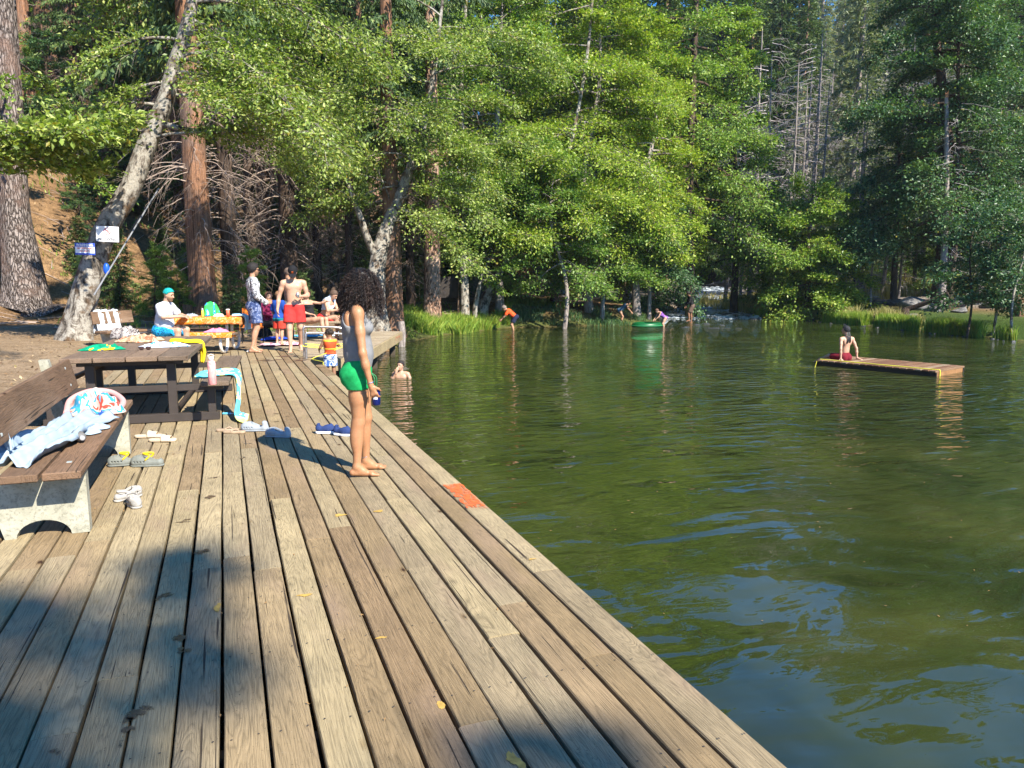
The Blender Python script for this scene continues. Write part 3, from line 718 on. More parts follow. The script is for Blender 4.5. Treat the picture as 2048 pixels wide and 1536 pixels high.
def proto_conifer(seed, H, R_, z0, leaf_m, bark_m, nb=90, needle=.30, per=26, droop=.35, name='conifer_tree', trad=.012, dead=0, pw=.75, fan=.22, aspect=.28):
    r = np.random.RandomState(seed); P = smooth_path([(0, 0, -.5), (.1*r.randn(), .1*r.randn(), H*.5), (.1*r.randn(), .1*r.randn(), H)], 20)
    rad = np.interp(np.linspace(0, 1, 20), [0, .06, .6, 1], [H*trad*1.25, H*trad, H*trad*.55, H*.0008])
    V, F = trunk_np(P, rad, r, 12, .3); Vs = [V]; Fs = [np.array(F)]; o = len(V); LP, LD = [], []
    for b in range(nb):
        u = (b+r.rand())/nb; z = z0+(H-z0)*u; ln = R_*((1-u)**pw)*r.uniform(.65, 1.15)+.25; a = b*2.39996+r.uniform(-.4, .4)
        d = np.array([cos(a), sin(a), .25-.2*(1-u)]); k = 6; s = np.linspace(0, 1, k)[:, None]
        pts = np.array([0, 0, z])+d*ln*s+np.array([0, 0, -droop*ln])*s**2
        V, F = tube_np(pts, np.linspace(.035, .006, k)*(ln/2.5+.3), 4, False); Vs.append(V); Fs.append(np.array(F)+o); o += len(V)
        n = int(per*ln*.6*2.6)+8; uu = r.uniform(.12, 1.03, n); side = np.array([-sin(a), cos(a), 0]); sg = r.choice([-1, 1], n)
        base = np.array([0, 0, z])+d*ln*uu[:, None]+np.array([0, 0, -droop*ln])*(uu[:, None]**2)
        wv = (fan*ln*(1.1-uu)+.05)*r.rand(n)
        base += side*(sg*wv)[:, None]+np.array([0, 0, -1.])*(wv*.3)[:, None]+r.normal(0, .04, (n, 3))
        LP.append(base); LD.append(d*.8+side*sg[:, None]*.8+np.array([0, 0, -.25]))
    t = thing(name, 'x', 'tree'); part('trunk', np_mesh('trunk', np.vstack(Vs), np.vstack(Fs), True), bark_m, t)
    LP = np.vstack(LP); LD = np.vstack(LD)
    part('crown', leaves_mesh('crown', LP, LD, needle*1.25*r.uniform(.6, 1.3, len(LP)), r, 1.0, aspect, .1), leaf_m, t)
    return t

def dead_branch_paths(r, n, z0, z1, rtrunk, L=(1., 3.2), droop=.55, fork=7, thick=.022):
    out = []
    for k in range(n):
        z = r.uniform(z0, z1); a = r.rand()*6.28; ln = r.uniform(*L)*(.6+.4*(z-z0)/(z1-z0+.1)); s = np.linspace(0, 1, 8)[:, None]
        d = np.array([cos(a), sin(a), r.uniform(-.25, .25)]); sw = np.array([-sin(a), cos(a), 0])*r.uniform(-.25, .25)*ln
        p = np.array([cos(a), sin(a), 0])*rtrunk*.8+np.array([0, 0, z])+d*ln*s+sw*s**2+np.array([0, 0, -droop*ln])*s**1.8+np.array([0, 0, .25*ln])*np.clip(s-.75, 0, 1)
        p += r.normal(0, .015, p.shape); out.append((p, np.linspace(thick*r.uniform(.6, 1.3), .003, 8)))
        for q in range(fork):
            i = r.randint(2, 8); v = r.normal(0, .5, 3)+d*.5+[0, 0, -.5]; l2 = ln*r.uniform(.15, .4); s2 = np.linspace(0, 1, 4)[:, None]
            out.append((p[i]+v*l2*s2+np.array([0, 0, -.3*l2])*s2**2, np.linspace(.006, .002, 4)))
    return out

def proto_cedar(seed, H=30, r0=.42, z_crown=8., bark_m=M_bark_cedar, dead=70, dead_z=(1.8, 9), ncr=80, leaf_m=M_needle, R_=2.8, deadmat=M_twig, L=(1., 3.2)):
    r = np.random.RandomState(seed); P = smooth_path([(0, 0, -.6), (.1*r.randn(), .1*r.randn(), H*.4), (.15*r.randn(), .15*r.randn(), H)], 30)
    rad = np.interp(np.linspace(0, 1, 30), [0, .04, .08, .6, 1], [r0*1.5, r0*1.12, r0, r0*.6, .03])
    V, F = trunk_np(P, rad, r, 20, .22, .09); t = thing('cedar_tree', 'x', 'tree')
    part('trunk', np_mesh('trunk', V, F, True), bark_m, t)
    if dead: part('dead_branches', multi_tubes('dead_branches', dead_branch_paths(r, dead, dead_z[0], dead_z[1], r0, L), 3), deadmat, t)
    LP, LD = [], []
    for b in range(ncr):
        u = (b+r.rand())/ncr; z = z_crown+(H-z_crown)*u; ln = R_*(1-u)**.6*r.uniform(.6, 1.2)+.3; a = b*2.4+r.uniform(-.5, .5)
        d = np.array([cos(a), sin(a), .1]); n = int(60*ln); uu = r.uniform(.1, 1.05, n); side = np.array([-sin(a), cos(a), 0])
        base = np.array([0, 0, z])+d*ln*uu[:, None]+np.array([0, 0, -.45*ln])*(uu[:, None]**2)+side*(r.normal(0, .22, n)*ln*.5)[:, None]
        LP.append(base); LD.append(np.repeat([[cos(a)*.5, sin(a)*.5, -.7]], n, 0))
    LP = np.vstack(LP); LD = np.vstack(LD)
    part('crown', leaves_mesh('crown', LP, LD, .26*r.uniform(.6, 1.3, len(LP)), r, .5, .34, .3), leaf_m, t)
    return t

pB = [proto_broad(21, 13, 3.6, .15, M_leaf_mid, M_bark_dark, nl=36, tw=40, lp=12), proto_broad(22, 16, 4.2, .16, M_leaf_yel, M_bark_alder, nl=38, tw=40, lp=12), proto_broad(23, 11, 3.2, .14, M_leaf_shade, M_bark_dark, cz=.12, nl=34, tw=40, lp=12)]
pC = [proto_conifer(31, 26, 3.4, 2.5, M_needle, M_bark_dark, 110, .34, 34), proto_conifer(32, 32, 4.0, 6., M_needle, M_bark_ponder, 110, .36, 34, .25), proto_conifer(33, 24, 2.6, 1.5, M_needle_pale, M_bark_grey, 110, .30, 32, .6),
      proto_conifer(34, 7, 1.7, .4, M_needle, M_bark_dark, 60, .2, 40, .3)]
pD = [proto_cedar(41), proto_cedar(42, 27, .30, 9, M_bark_dark, 100, (1.5, 9)), proto_cedar(43, 34, .55, 11, M_bark_cedar, 30, (3, 10)), proto_cedar(44, 30, .38, 12, M_bark_ponder, 16, (4, 11), 70, M_needle)]
# dead grey thicket trees
def proto_dead(seed, H, r0, n):
    r = np.random.RandomState(seed); P = smooth_path([(0, 0, -.4), (.3*r.randn(), .3*r.randn(), H*.5), (.5*r.randn(), .5*r.randn(), H)], 14)
    V, F = trunk_np(P, np.linspace(r0, r0*.15, 14), r, 8, .2); t = thing('dead_tree', 'x', 'tree'); part('trunk', np_mesh('trunk', V, F, True), M_bark_grey, t)
    part('dead_branches', multi_tubes('dead_branches', dead_branch_paths(r, n, .6, H*.95, r0*.5, (.8, 2.6), .25, 5, .022), 3), M_twig_grey, t); return t
pX = [proto_dead(51, 8, .11, 60), proto_dead(52, 12, .14, 70)]
ZN = [(150, 'left of the leaning alder'), (400, 'between the leaning alder and the red cedar'), (560, 'behind the orange-covered table'), (700, 'behind the men on the deck'), (850, 'behind the curly-haired woman'),
      (1000, 'behind the notice board'), (1150, 'behind the far picnic table'), (1320, 'behind the bright central alders'), (1480, 'behind the forked dark maple'), (1620, 'above the white water'), (1760, 'above the sunlit maple bushes'), (1900, 'left of the thick black trunk'), (9999, 'right of the thick black trunk')]
def zoned(label, px, s, d, d0, d1):
    z = next(b for a, b in ZN if px < a)
    return ('nearer ' if d < d0+(d1-d0)*.33 else 'farther ' if d > d0+(d1-d0)*.66 else '')+label+' '+z
used = set()
def put(protos, k, px, d, label, group, s=1., rz=None, sink=.1, z=None, sz=None):
    p = protos[k]; c = un(px, 553, d=d); x, y = c[0], c[1]; z = gz(x, y) if z is None else z
    rz = rng.rand()*6.28 if rz is None else rz; key = (id(protos), k)
    scl = (s, s, s*(sz or 1.))
    if key not in used:
        used.add(key); p.location = (x, y, z-sink); p.rotation_euler = (0, 0, rz); p.scale = scl
        p['label'] = label
        if group: p['group'] = group
        return p
    return copy_thing(p, (x, y, z-sink), rz, scl, label, group)

# ---- the trees that stand out in the photo
# 1 big furrowed trunk at the left edge
P = spath([(48, 660), (52, 600), (42, 520), (28, 420), (22, 300), (15, 150), (8, 0), (0, -200), (-10, -420)], 22.5)
P[0][2] = gz(P[0][0], P[0][1])-.4
rad = np.interp(np.linspace(0, 1, 26), [0, .03, .10, .2, .35, .6, 1], [1.02, .86, .66, .56, .42, .34, .2])
t = make_tree('pine_tree', 'massive grey tree with deeply furrowed bark at the left edge of the picture', 'tree', rng, P, rad,
              ring_limbs(rng, 10, .5, .98, 3.0, 2.0, .06, -.1, .5), M_bark_pine, M_leaf_mid, .13, twigs_per=26, leaves_per=8, trunk_n=30, flare=.22)
# 2 leaning alder carrying the two signs
ALD_D = 17.6
ap = [(152, 705), (152, 670), (168, 600), (190, 520), (214, 455), (262, 375), (293, 290), (330, 205), (347, 140), (372, 60), (392, -30), (420, -180), (440, -330)]
P = spath(ap, ALD_D, 40); ALD = P.copy()
rad = np.interp(np.linspace(0, 1, 40), [0, .04, .10, .25, .5, .75, 1], [.56, .42, .33, .27, .21, .15, .06])
L = []
def vdir(dx, dy, dd): v = RH*dx+FH*dd+np.array([0, 0, dy]); return v/np.linalg.norm(v)
L += [(.54, vdir(1, .02, .0), 2.6, .075, .05)]
for k in range(30):
    t_ = rng.uniform(.50, .98); right = rng.rand() < .68
    L.append((t_, vdir(rng.uniform(.6, 1.2)*(1 if right else -1), rng.uniform(-.05, .35), rng.uniform(-1.0, .7)), rng.uniform(3.2, 6.0) if right else rng.uniform(1.6, 3.0), .04, rng.uniform(.35, .9)))

alder = make_tree('alder_tree', 'leaning white-barked alder carrying the no-diving and warning signs', 'tree', rng, P, rad, L, M_bark_alder, M_leaf_near, .085,
              twigs_per=46, leaves_per=15, twig_len=.75, spray=.30, trunk_n=22, flare=.3)
# low spray coming in from the left edge in front of the trunks
P = spath([(-260, 700), (-250, 470), (-190, 340), (-120, 285)], 15.5, 12); P[0][2] = gz(P[0][0], P[0][1])-.2
L = [(rng.uniform(.75, 1.), vdir(1, rng.uniform(-.02, .16), rng.uniform(-.35, .35)), rng.uniform(2.4, 4.2), .03, .12) for k in range(10)]
make_tree('alder_tree', 'low alder reaching in from the left edge with a spray of light green leaves', 'tree', rng, P, np.linspace(.12, .05, 12), L, M_bark_alder, M_leaf_near, .125,
          twigs_per=44, leaves_per=7, twig_len=.6, spray=.32, trunk_n=10)
# 3 cedars by the seated man
put(pD, 0, 405, 25, 'thick cedar with stringy red-brown bark just behind the seated man with teal hair', None, 1.0, 1.0)
put(pD, 1, 462, 26, 'dark slim cedar hung with drooping dead twigs just right of the thick red cedar', None, .95)
put(pD, 1, 578, 30, 'dark cedar trunk directly behind the man in red shorts', None, 1.15)
put(pD, 2, 786, 27, 'wide-based cedar snag beside the mottled alder, behind the curly-haired woman', None, .62)
put(pD, 3, 862, 31., 'straight pine with pinkish plated bark on the bank left of the notice board', None, .88)
for k, (px, d, s, kk) in enumerate([(505, 31, .8, 1), (535, 34, .8, 0), (635, 31, .6, 1), (668, 34, .7, 1), (700, 30, .55, 1), (380, 36, .8, 2), (330, 34, .6, 1), (725, 38, .9, 0), (820, 34, .7, 1), (240, 36, .8, 0), (130, 40, .9, 2), (185, 33, .55, 1), (90, 36, .9, 0), (440, 38, .9, 0), (600, 40, 1, 0), (560, 44, 1, 3)]):
    put(pD, kk, px, d, zoned('slim cedar with drooping dead twigs', px, s, d, 30, 42), 'cedars on the slope behind the deck', s)
# 4 forked mottled alder behind the woman
P = spath([(752, 660), (752, 600), (756, 520), (772, 460), (792, 410), (812, 360), (828, 310), (850, 240), (870, 130), (885, 0)], 26.5)
P[0][2] = gz(P[0][0], P[0][1])-.3
L = [(.22, vdir(-.3, 1, 0), 6, .15, -.1), (.34, vdir(.6, 1, .3), 5, .10, -.1)]+[(rng.uniform(.35, .98), vdir(rng.uniform(-1, 1.1), rng.uniform(-.1, .4), rng.uniform(-1, .3)), rng.uniform(2.5, 4.8), .04, rng.uniform(.3, .8)) for k in range(34)]
make_tree('alder_tree', 'forked mottled white alder rising behind the head of the curly-haired woman', 'tree', rng, P, np.interp(np.linspace(0, 1, 26), [0, .1, .4, 1], [.48, .34, .22, .05]), L, M_bark_alder, M_leaf_near, .10,
          twigs_per=44, leaves_per=14, twig_len=.85, spray=.3, trunk_n=18)
# 5 slim white alder and the two leaning ones by the grassy bank
P = spath([(930, 640), (929, 560), (926, 450), (928, 330), (922, 200), (930, 40), (940, -120)], 33); P[0][2] = gz(P[0][0], P[0][1])-.3
L = [(rng.uniform(.3, .98), vdir(rng.uniform(-1, 1), rng.uniform(0, .5), rng.uniform(-1, .6)), rng.uniform(2.6, 4.6), .04, rng.uniform(.3, .8)) for k in range(30)]
make_tree('alder_tree', 'slim straight white-barked alder between the notice board and the grassy bank', 'tree', rng, P, np.linspace(.20, .05, 26), L, M_bark_alder, M_leaf_mid, .115, twigs_per=44, leaves_per=13, twig_len=.95, spray=.3)
P = spath([(962, 628), (975, 590), (995, 550), (1020, 510), (1050, 478), (1090, 420), (1130, 330), (1160, 200), (1180, 60), (1190, -100)], 34.5); P[0][2] = gz(P[0][0], P[0][1])-.3
L = [(rng.uniform(.36, .98), vdir(rng.uniform(-1, 1), rng.uniform(-.1, .5), rng.uniform(-1, .4)), rng.uniform(2.8, 4.8), .04, rng.uniform(.3, .8)) for k in range(32)]
make_tree('alder_tree', 'pale alder leaning right out of the grassy bank behind the child in orange', 'tree', rng, P, np.interp(np.linspace(0, 1, 26), [0, .3, 1], [.27, .16, .05]), L, M_bark_alder, M_leaf_yel, .115, twigs_per=46, leaves_per=13, twig_len=.95, spray=.3)
P = spath([(948, 628), (955, 590), (968, 540), (990, 500), (1000, 430)], 33, 12); P[0][2] = gz(P[0][0], P[0][1])-.3
L = [(rng.uniform(.4, .98), vdir(rng.uniform(-1, 1), rng.uniform(-.1, .5), rng.uniform(-1, .5)), rng.uniform(1.2, 2.4), .025, .4) for k in range(12)]
make_tree('alder_sapling', 'thin alder stem between the straight white alder and the leaning pale one', 'tree', rng, P, np.linspace(.12, .04, 12), L, M_bark_alder, M_leaf_mid, .105, twigs_per=50, leaves_per=12, twig_len=.6)
# 6 big yellow-green crowns in the centre
def broad_at(px_top, px_base, d, ytop, ybase, R_, label, leaf_m, leafsize, bark_m=M_bark_grey, nl=44, t0=.2, r0=.22, tw=46, lp=13, el=(-.1, .8), dp=.5, cat='tree', name='alder_tree', group=None):
    b = un(px_base, 553, d=d); z0 = gz(b[0], b[1]); tp = un(px_top, ytop, d=d)
    P = smooth_path([(b[0], b[1], z0-.3), (b[0]*.8+tp[0]*.2+.2*rng.randn(), b[1]*.8+tp[1]*.2, z0+(tp[2]-z0)*.33), (b[0]*.3+tp[0]*.7+.3*rng.randn(), b[1]*.3+tp[1]*.7, z0+(tp[2]-z0)*.7), tuple(tp)], 22)
    return make_tree(name, label, cat, rng, P, np.linspace(r0, r0*.15, 22), ring_limbs(rng, nl, t0, .99, R_, R_*.4, r0*.32, el[0], el[1], dp), bark_m, leaf_m, leafsize, group=group,
                     twigs_per=tw, leaves_per=lp, twig_len=1.0, spray=.33, sub=True)
broad_at(1010, 1000, 35, -60, 600, 5.0, 'tall yellow-green alder left of the centre, over the sunlit gap in the slope', M_leaf_mid, .13, t0=.28)
broad_at(1190, 1180, 37, -50, 600, 5.6, 'broad bright yellow-green alder filling the top centre of the picture', M_leaf_yel, .13, nl=56, t0=.30)
broad_at(1285, 1275, 38, 60, 600, 3.6, 'bright rounded alder at the right flank of the central foliage', M_leaf_yel, .13, nl=40, t0=.25)
broad_at(1110, 1125, 33, 330, 600, 3.0, 'low bright alder bush hanging over the far picnic table', M_leaf_mid, .12, nl=26, t0=.42, r0=.12)
broad_at(1200, 1205, 36, 380, 600, 3.2, 'low leafy alder just right of the far picnic table, overhanging the water', M_leaf_mid, .12, nl=30, t0=.36, r0=.12)
broad_at(1300, 1300, 38.5, 400, 600, 3.0, 'dark low alder overhanging the water above the green tube', M_leaf_shade, .12, nl=30, t0=.36, r0=.12)
broad_at(1400, 1385, 42, -180, 600, 6.0, 'tall dark maple with a forked black trunk right of the centre', M_leaf_mid, .14, M_bark_dark, nl=50, t0=.25, r0=.32, name='maple_tree')
broad_at(1475, 1470, 46, 60, 600, 3.6, 'tall green maple behind the creek mouth', M_leaf_mid, .15, M_bark_dark, nl=40, t0=.2, r0=.24, name='maple_tree')
broad_at(1580, 1578, 45, 400, 605, 2.8, 'bright green maple bush left of the creek bend, above the white water', M_leaf_mid, .13, M_bark_dark, nl=34, t0=.08, r0=.12, name='maple_bush', cat='bush')
broad_at(1625, 1615, 40, 385, 610, 3.2, 'bright layered maple bush on the bank right of the white water', M_leaf_mid, .13, M_bark_dark, nl=40, t0=.05, r0=.13, name='maple_bush', cat='bush')
broad_at(1680, 1672, 41, 430, 610, 3.0, 'sunlit maple bush above the tallest grass of the right bank', M_leaf_yel, .13, M_bark_dark, nl=30, t0=.06, r0=.10, name='maple_bush', cat='bush')
broad_at(1325, 1322, 46, 470, 600, 2.6, 'dark leafy bush on the left bank of the creek upstream', M_leaf_shade, .13, M_bark_dark, nl=30, t0=.05, r0=.10, name='maple_bush', cat='bush')
# 7 dark trees on the right bank
broad_at(1900, 1880, 38, -260, 610, 5.8, 'tall dark tree with a thick black trunk on the right bank', M_leaf_shade, .125, M_bark_dark, nl=60, t0=.16, r0=.36, dp=.7, name='maple_tree', tw=60)
broad_at(1985, 1990, 44, -240, 600, 6.4, 'dark tree behind the thick-trunked one near the right edge', M_leaf_shade, .13, M_bark_dark, nl=50, t0=.3, r0=.30, name='maple_tree')
broad_at(2095, 2090, 40, -260, 620, 6.2, 'dark tree with its trunk just past the right edge, its branches hanging into the picture', M_leaf_shade, .12, M_bark_dark, nl=46, t0=.2, r0=.24, name='maple_tree')
broad_at(1925, 1905, 36.5, -120, 610, 3.4, 'narrow dark tree growing close beside the thick black trunk', M_leaf_shade, .12, M_bark_dark, nl=50, t0=.2, r0=.16, name='maple_tree')
broad_at(1800, 1790, 40, 250, 600, 3.6, 'lower dark tree between the sunlit maple bush and the thick black trunk', M_leaf_shade, .13, M_bark_dark, nl=30, t0=.35, r0=.18, name='maple_tree')
for px, d, yt, lab in [(1942, 28, 420, 'slender bent sapling on the right bank, left one of the three thin stems'), (1999, 28.5, 400, 'slender pale-stemmed sapling on the right bank, middle one of the three thin stems'), (2040, 27, 430, 'thin pale stem at the right edge of the picture, rising from the waterline')]:
    broad_at(px+12, px-4, d, yt, 640, 1.5, lab, M_leaf_shade, .10, M_bark_alder if px > 1950 else M_bark_dark, nl=16, t0=.35, r0=.055, name='sapling', cat='sapling', tw=60)
# pale-trunked pine rising out of the valley
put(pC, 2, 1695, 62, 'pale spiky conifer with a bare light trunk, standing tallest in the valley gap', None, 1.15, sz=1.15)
# dead grey trees
for px, d, s, kk in [(1730, 44, .9, 1), (1765, 46, 1., 1), (1800, 44, .8, 0), (1720, 50, 1.2, 1), (1850, 47, 1.1, 1), (1640, 52, 1.2, 1), (1500, 58, 1.3, 1), (1530, 60, 1.3, 0), (1560, 63, 1.5, 1), (1480, 56, 1.2, 0), (1920, 46, 1.1, 0), (1960, 48, 1.2, 1), (1590, 66, 1.6, 1), (1690, 55, 1.0, 0), (1745, 40, .6, 0), (1780, 52, 1.4, 1), (1885, 55, 1.4, 1), (2000, 52, 1.3, 1), (1830, 60, 1.6, 0), (1450, 60, 1.3, 1), (1515, 68, 1.7, 1), (1470, 70, 1.7, 1), (1610, 75, 1.8, 1)]:
    put(pX, kk, px, d, zoned('bare grey dead tree with tangled twigs', px, s, d, 44, 66), 'dead trees behind the right bank', s)
# ---- forest on the slopes
rng = np.random.RandomState(77)
def clear_of(px, d, lst, r):
    c = un(px, 553, d=d)
    return all((c[0]-q[0])**2+(c[1]-q[1])**2 > r*r for q in lst)
placed = []
def forest(n, px0, px1, d0, d1, choose, rmin, label, group, tries=20):
    k = 0
    for i in range(n*tries):
        if k >= n: break
        px = rng.uniform(px0, px1); d = rng.uniform(d0**.7, d1**.7)**(1/.7); c = un(px, 553, d=d)
        sd = float(poly_sd(np.array([[c[0], c[1]]]))[0])
        cd = np.min(np.hypot(cl[:, 0]-c[0], cl[:, 1]-c[1]))
        if sd < 3.5 or cd < 4.5: continue
        if not clear_of(px, d, placed, rmin): continue
        placed.append(c); protos, kk, s = choose(px, d)
        put(protos, kk, px, d, zoned(label, px, s, d, d0, d1), group, s); k += 1
forest(46, -250, 1000, 30, 52, lambda p, d: [(pC, 3, rng.uniform(.5, 1.1)), (pB, 2, rng.uniform(.3, .55)), (pB, 0, rng.uniform(.25, .5)), (pC, 3, rng.uniform(.3, .7))][rng.randint(4)], 1.7,
       'small green sapling', 'undergrowth saplings on the slope')
forest(40, -300, 900, 38, 62, lambda p, d: (pD, rng.choice([0, 1, 3, 2]), rng.uniform(.7, 1.05)), 3.0, 'straight cedar or pine trunk', 'cedars and pines up the left slope')
forest(34, -300, 1500, 44, 80, lambda p, d: (pC, rng.choice([0, 1, 0]), rng.uniform(.6, 1.0)), 4.2, 'dark conifer high on the slope', 'conifers high on the left slope')
forest(30, 300, 1500, 40, 75, lambda p, d: (pB, rng.choice([0, 1, 0]), rng.uniform(.7, 1.1)), 4.2, 'leafy broadleaf tree', 'broadleaf trees in the wood behind the pool')
forest(60, -400, 1500, 75, 130, lambda p, d: (pC, rng.choice([0, 1]), rng.uniform(.8, 1.2)), 5., 'dark conifer high on the slope', 'conifers high on the left slope')
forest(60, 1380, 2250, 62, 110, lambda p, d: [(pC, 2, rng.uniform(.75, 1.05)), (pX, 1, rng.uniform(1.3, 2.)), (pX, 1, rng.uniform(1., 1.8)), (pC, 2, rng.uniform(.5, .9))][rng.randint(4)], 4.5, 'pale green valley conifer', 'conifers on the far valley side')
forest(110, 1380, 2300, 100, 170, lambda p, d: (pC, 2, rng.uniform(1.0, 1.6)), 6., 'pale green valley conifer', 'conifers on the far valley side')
forest(18, 1700, 2400, 45, 70, lambda p, d: (pB, rng.choice([0, 2]), rng.uniform(.5, .8)), 4., 'leafy thicket tree', 'broadleaf trees behind the right bank')
forest(12, 1320, 1500, 66, 84, lambda p, d: (pC, rng.choice([0, 1]), rng.uniform(.95, 1.08)), 3., 'dark bushy conifer', 'tall conifers on the skyline')
forest(26, 1020, 1640, 85, 105, lambda p, d: (pC, rng.choice([0, 1]), rng.uniform(1.0, 1.2)), 3.5, 'tall dark conifer on the skyline', 'tall conifers on the skyline')
forest(18, 150, 760, 21.5, 31, lambda p, d: [(pC, 3, rng.uniform(.18, .42)), (pB, 2, rng.uniform(.13, .26)), (pB, 0, rng.uniform(.12, .22))][rng.randint(3)], .9, 'knee-high to head-high green sapling', 'undergrowth saplings on the slope')
for px, d, s_ in [(1378, 80, 1.2), (1392, 92, 1.3), (1538, 84, 1.25), (1552, 94, 1.3), (1500, 88, 1.25), (1360, 88, 1.25), (1462, 84, 1.2), (1425, 90, 1.3)]:
    put(pC, 0, px, d, zoned('tall dark conifer on the skyline', px, s_, d, 80, 94), 'tall conifers on the skyline', s_)
# tall trees standing beside and behind the viewpoint (out of view; crowns shaped to throw the shade on the deck and the dirt)
def at_xy(protos, k, x, y, s, label, group, rz=0., sz=1.):
    return copy_thing(protos[k], (x, y, gz(x, y)-.2), rz, (s, s, s*sz), label, group)
P = smooth_path([(-4.6, -.4, 0), (-4.6, .4, 4), (-4.0, 1.6, 8), (-2.2, 3.6, 11.5), (-1.0, 5.4, 15)], 20)
make_tree('broadleaf_tree', 'tall thin-leaved tree leaning over the near end of the deck, above the viewpoint', 'tree', rng, P, np.linspace(.2, .05, 20),
          [(q[0], q[1], q[2]*1.0, .035, .2) for q in ring_limbs(rng, 26, .66, .99, 3.0, 2.2, .03, -.1, .7)], M_bark_dark, M_leaf_near, .11, group='trees beside the viewpoint', twigs_per=40, leaves_per=4, twig_len=.7, spray=.25)
rs = np.random.RandomState(12)
P = smooth_path([(6.5, -16.1, -.2), (6.3, -15.1, 6), (6.1, -14.15, 12), (6.05, -13.9, 16.7)], 24)
LS = [(t_, (cos(a), sin(a), .15), l_, .03, .1) for t_, a, l_ in [(.90, 3.1, 1.5), (.93, 2.2, 1.3), (.95, 4.0, 1.2), (.84, .3, 1.0), (.97, 1.0, .9), (.985, 5.4, 1.0), (.88, 3.7, 1.7), (.86, 2.7, 1.8), (.99, 3.0, .8), (.80, 3.3, 1.6), (.74, 3.1, 1.8)]]
make_tree('broadleaf_tree', 'tall tree on the shore behind the viewpoint whose top shades the near deck', 'tree', rs, P, np.linspace(.16, .03, 24), LS, M_bark_dark, M_leaf_near, .12, group='trees beside the viewpoint', twigs_per=90, leaves_per=7, twig_len=.55, spray=.3, sub=False)
copy_thing(pB[2], (-9.5, -1, .2), 2., 1.1, 'broadleaf tree on the dirt bank behind and left of the viewpoint', 'trees beside the viewpoint')

# ---- undergrowth shrubs, grass
def blades(n, posf, h, wd, rng, lean=.35, hv=.4):
    P = posf(n); n = len(P); a = rng.rand(n)*6.28; H_ = h*rng.uniform(1-hv, 1+hv, n); L = np.stack([np.cos(a), np.sin(a)], -1)*(lean*H_*rng.rand(n))[:, None]
    b = rng.rand(n)*6.28; S = np.stack([np.cos(b), np.sin(b), np.zeros(n)], -1)*wd*.5
    m = P+np.c_[L*.35, H_*.6]; t = P+np.c_[L, H_]
    V = np.stack([P-S, P+S, m+S*.7, t, m-S*.7], 1).reshape(-1, 3)
    F = (np.arange(n)[:, None]*5+np.array([0, 1, 2, 3, 4])).reshape(n, 5)
    return V, F, np.repeat(rng.rand(n), 5)
def grass_obj(name, n, posf, h, wd, m, rng, **kw):
    V, F, r = blades(n, posf, h, wd, rng, **kw)
    return struct(name, np_mesh(name, V, F, False, {'rnd': r}), m, 'stuff')
rng = np.random.RandomState(8)
def shore_pts(n, px0, px1, off0, off1, rowf, clump=.0):
    px = rng.uniform(px0, px1, n); O = []
    r_ = rowf(px)
    base = np.array([un(a, b, WZ) for a, b in zip(px, r_)])
    o = rng.uniform(off0, off1, n)[:, None]; base[:, :2] += FH[:2]*o
    if clump: keep = vnoise(base[:, 0]*2.2, base[:, 1]*2.2, 12) > -.15+clump*rng.rand(n); base = base[keep]
    base[:, 2] = ground_h(base[:, 0], base[:, 1])-.02
    s = poly_sd(base[:, :2]); return base[s > -.1]
rowL = lambda p: np.interp(p, [790, 850, 880, 920, 1000, 1050, 1100, 1200, 1350], [672, 672, 671, 668, 656, 652, 652, 651, 651])
rowR = lambda p: np.interp(p, [1500, 1560, 1640, 1720, 1800, 1900, 2060], [628, 640, 648, 654, 660, 670, 687])
grass_obj('bank_grass', 16000, lambda n: shore_pts(n, 780, 1020, -.2, 2.6, rowL, .1), .42, .022, M_grass, rng, lean=.9)
grass_obj('shaded_bank_grass', 7000, lambda n: shore_pts(n, 1020, 1420, -.2, 2.5, rowL, .2), .26, .025, M_leaf_shade, rng, lean=.8)  # shade under the alders put into the blade colour
grass_obj('tall_grass', 52000, lambda n: shore_pts(n, 1520, 2075, -.1, 4.2, rowR, .05), .52, .026, M_grass, rng, lean=.4)
grass_obj('dry_tall_grass', 9000, lambda n: shore_pts(n, 1560, 2060, 3.2, 8.5, rowR, .1), .55, .03, M_grass_dry, rng, lean=.5)
def field(n, px0, px1, d0, d1):
    px = rng.uniform(px0, px1, n); d = rng.uniform(d0, d1, n); b = np.array([un(a, 553, d=c) for a, c in zip(px, d)])
    keep = vnoise(b[:, 0]*1.1, b[:, 1]*1.1, 15) > .1; b = b[keep]; b[:, 2] = ground_h(b[:, 0], b[:, 1])-.02
    return b[poly_sd(b[:, :2]) > .5]
grass_obj('meadow_grass', 9000, lambda n: field(n, 1000, 1130, 36, 40), .4, .03, M_grass, rng, lean=.6)
grass_obj('thicket_grass', 22000, lambda n: field(n, 1400, 2060, 44, 66), .8, .06, M_grass_dry, rng, lean=.5)
grass_obj('forest_sprigs', 9000, lambda n: field(n, -100, 900, 21, 50), .22, .05, M_leaf_mid, rng, lean=1.2)

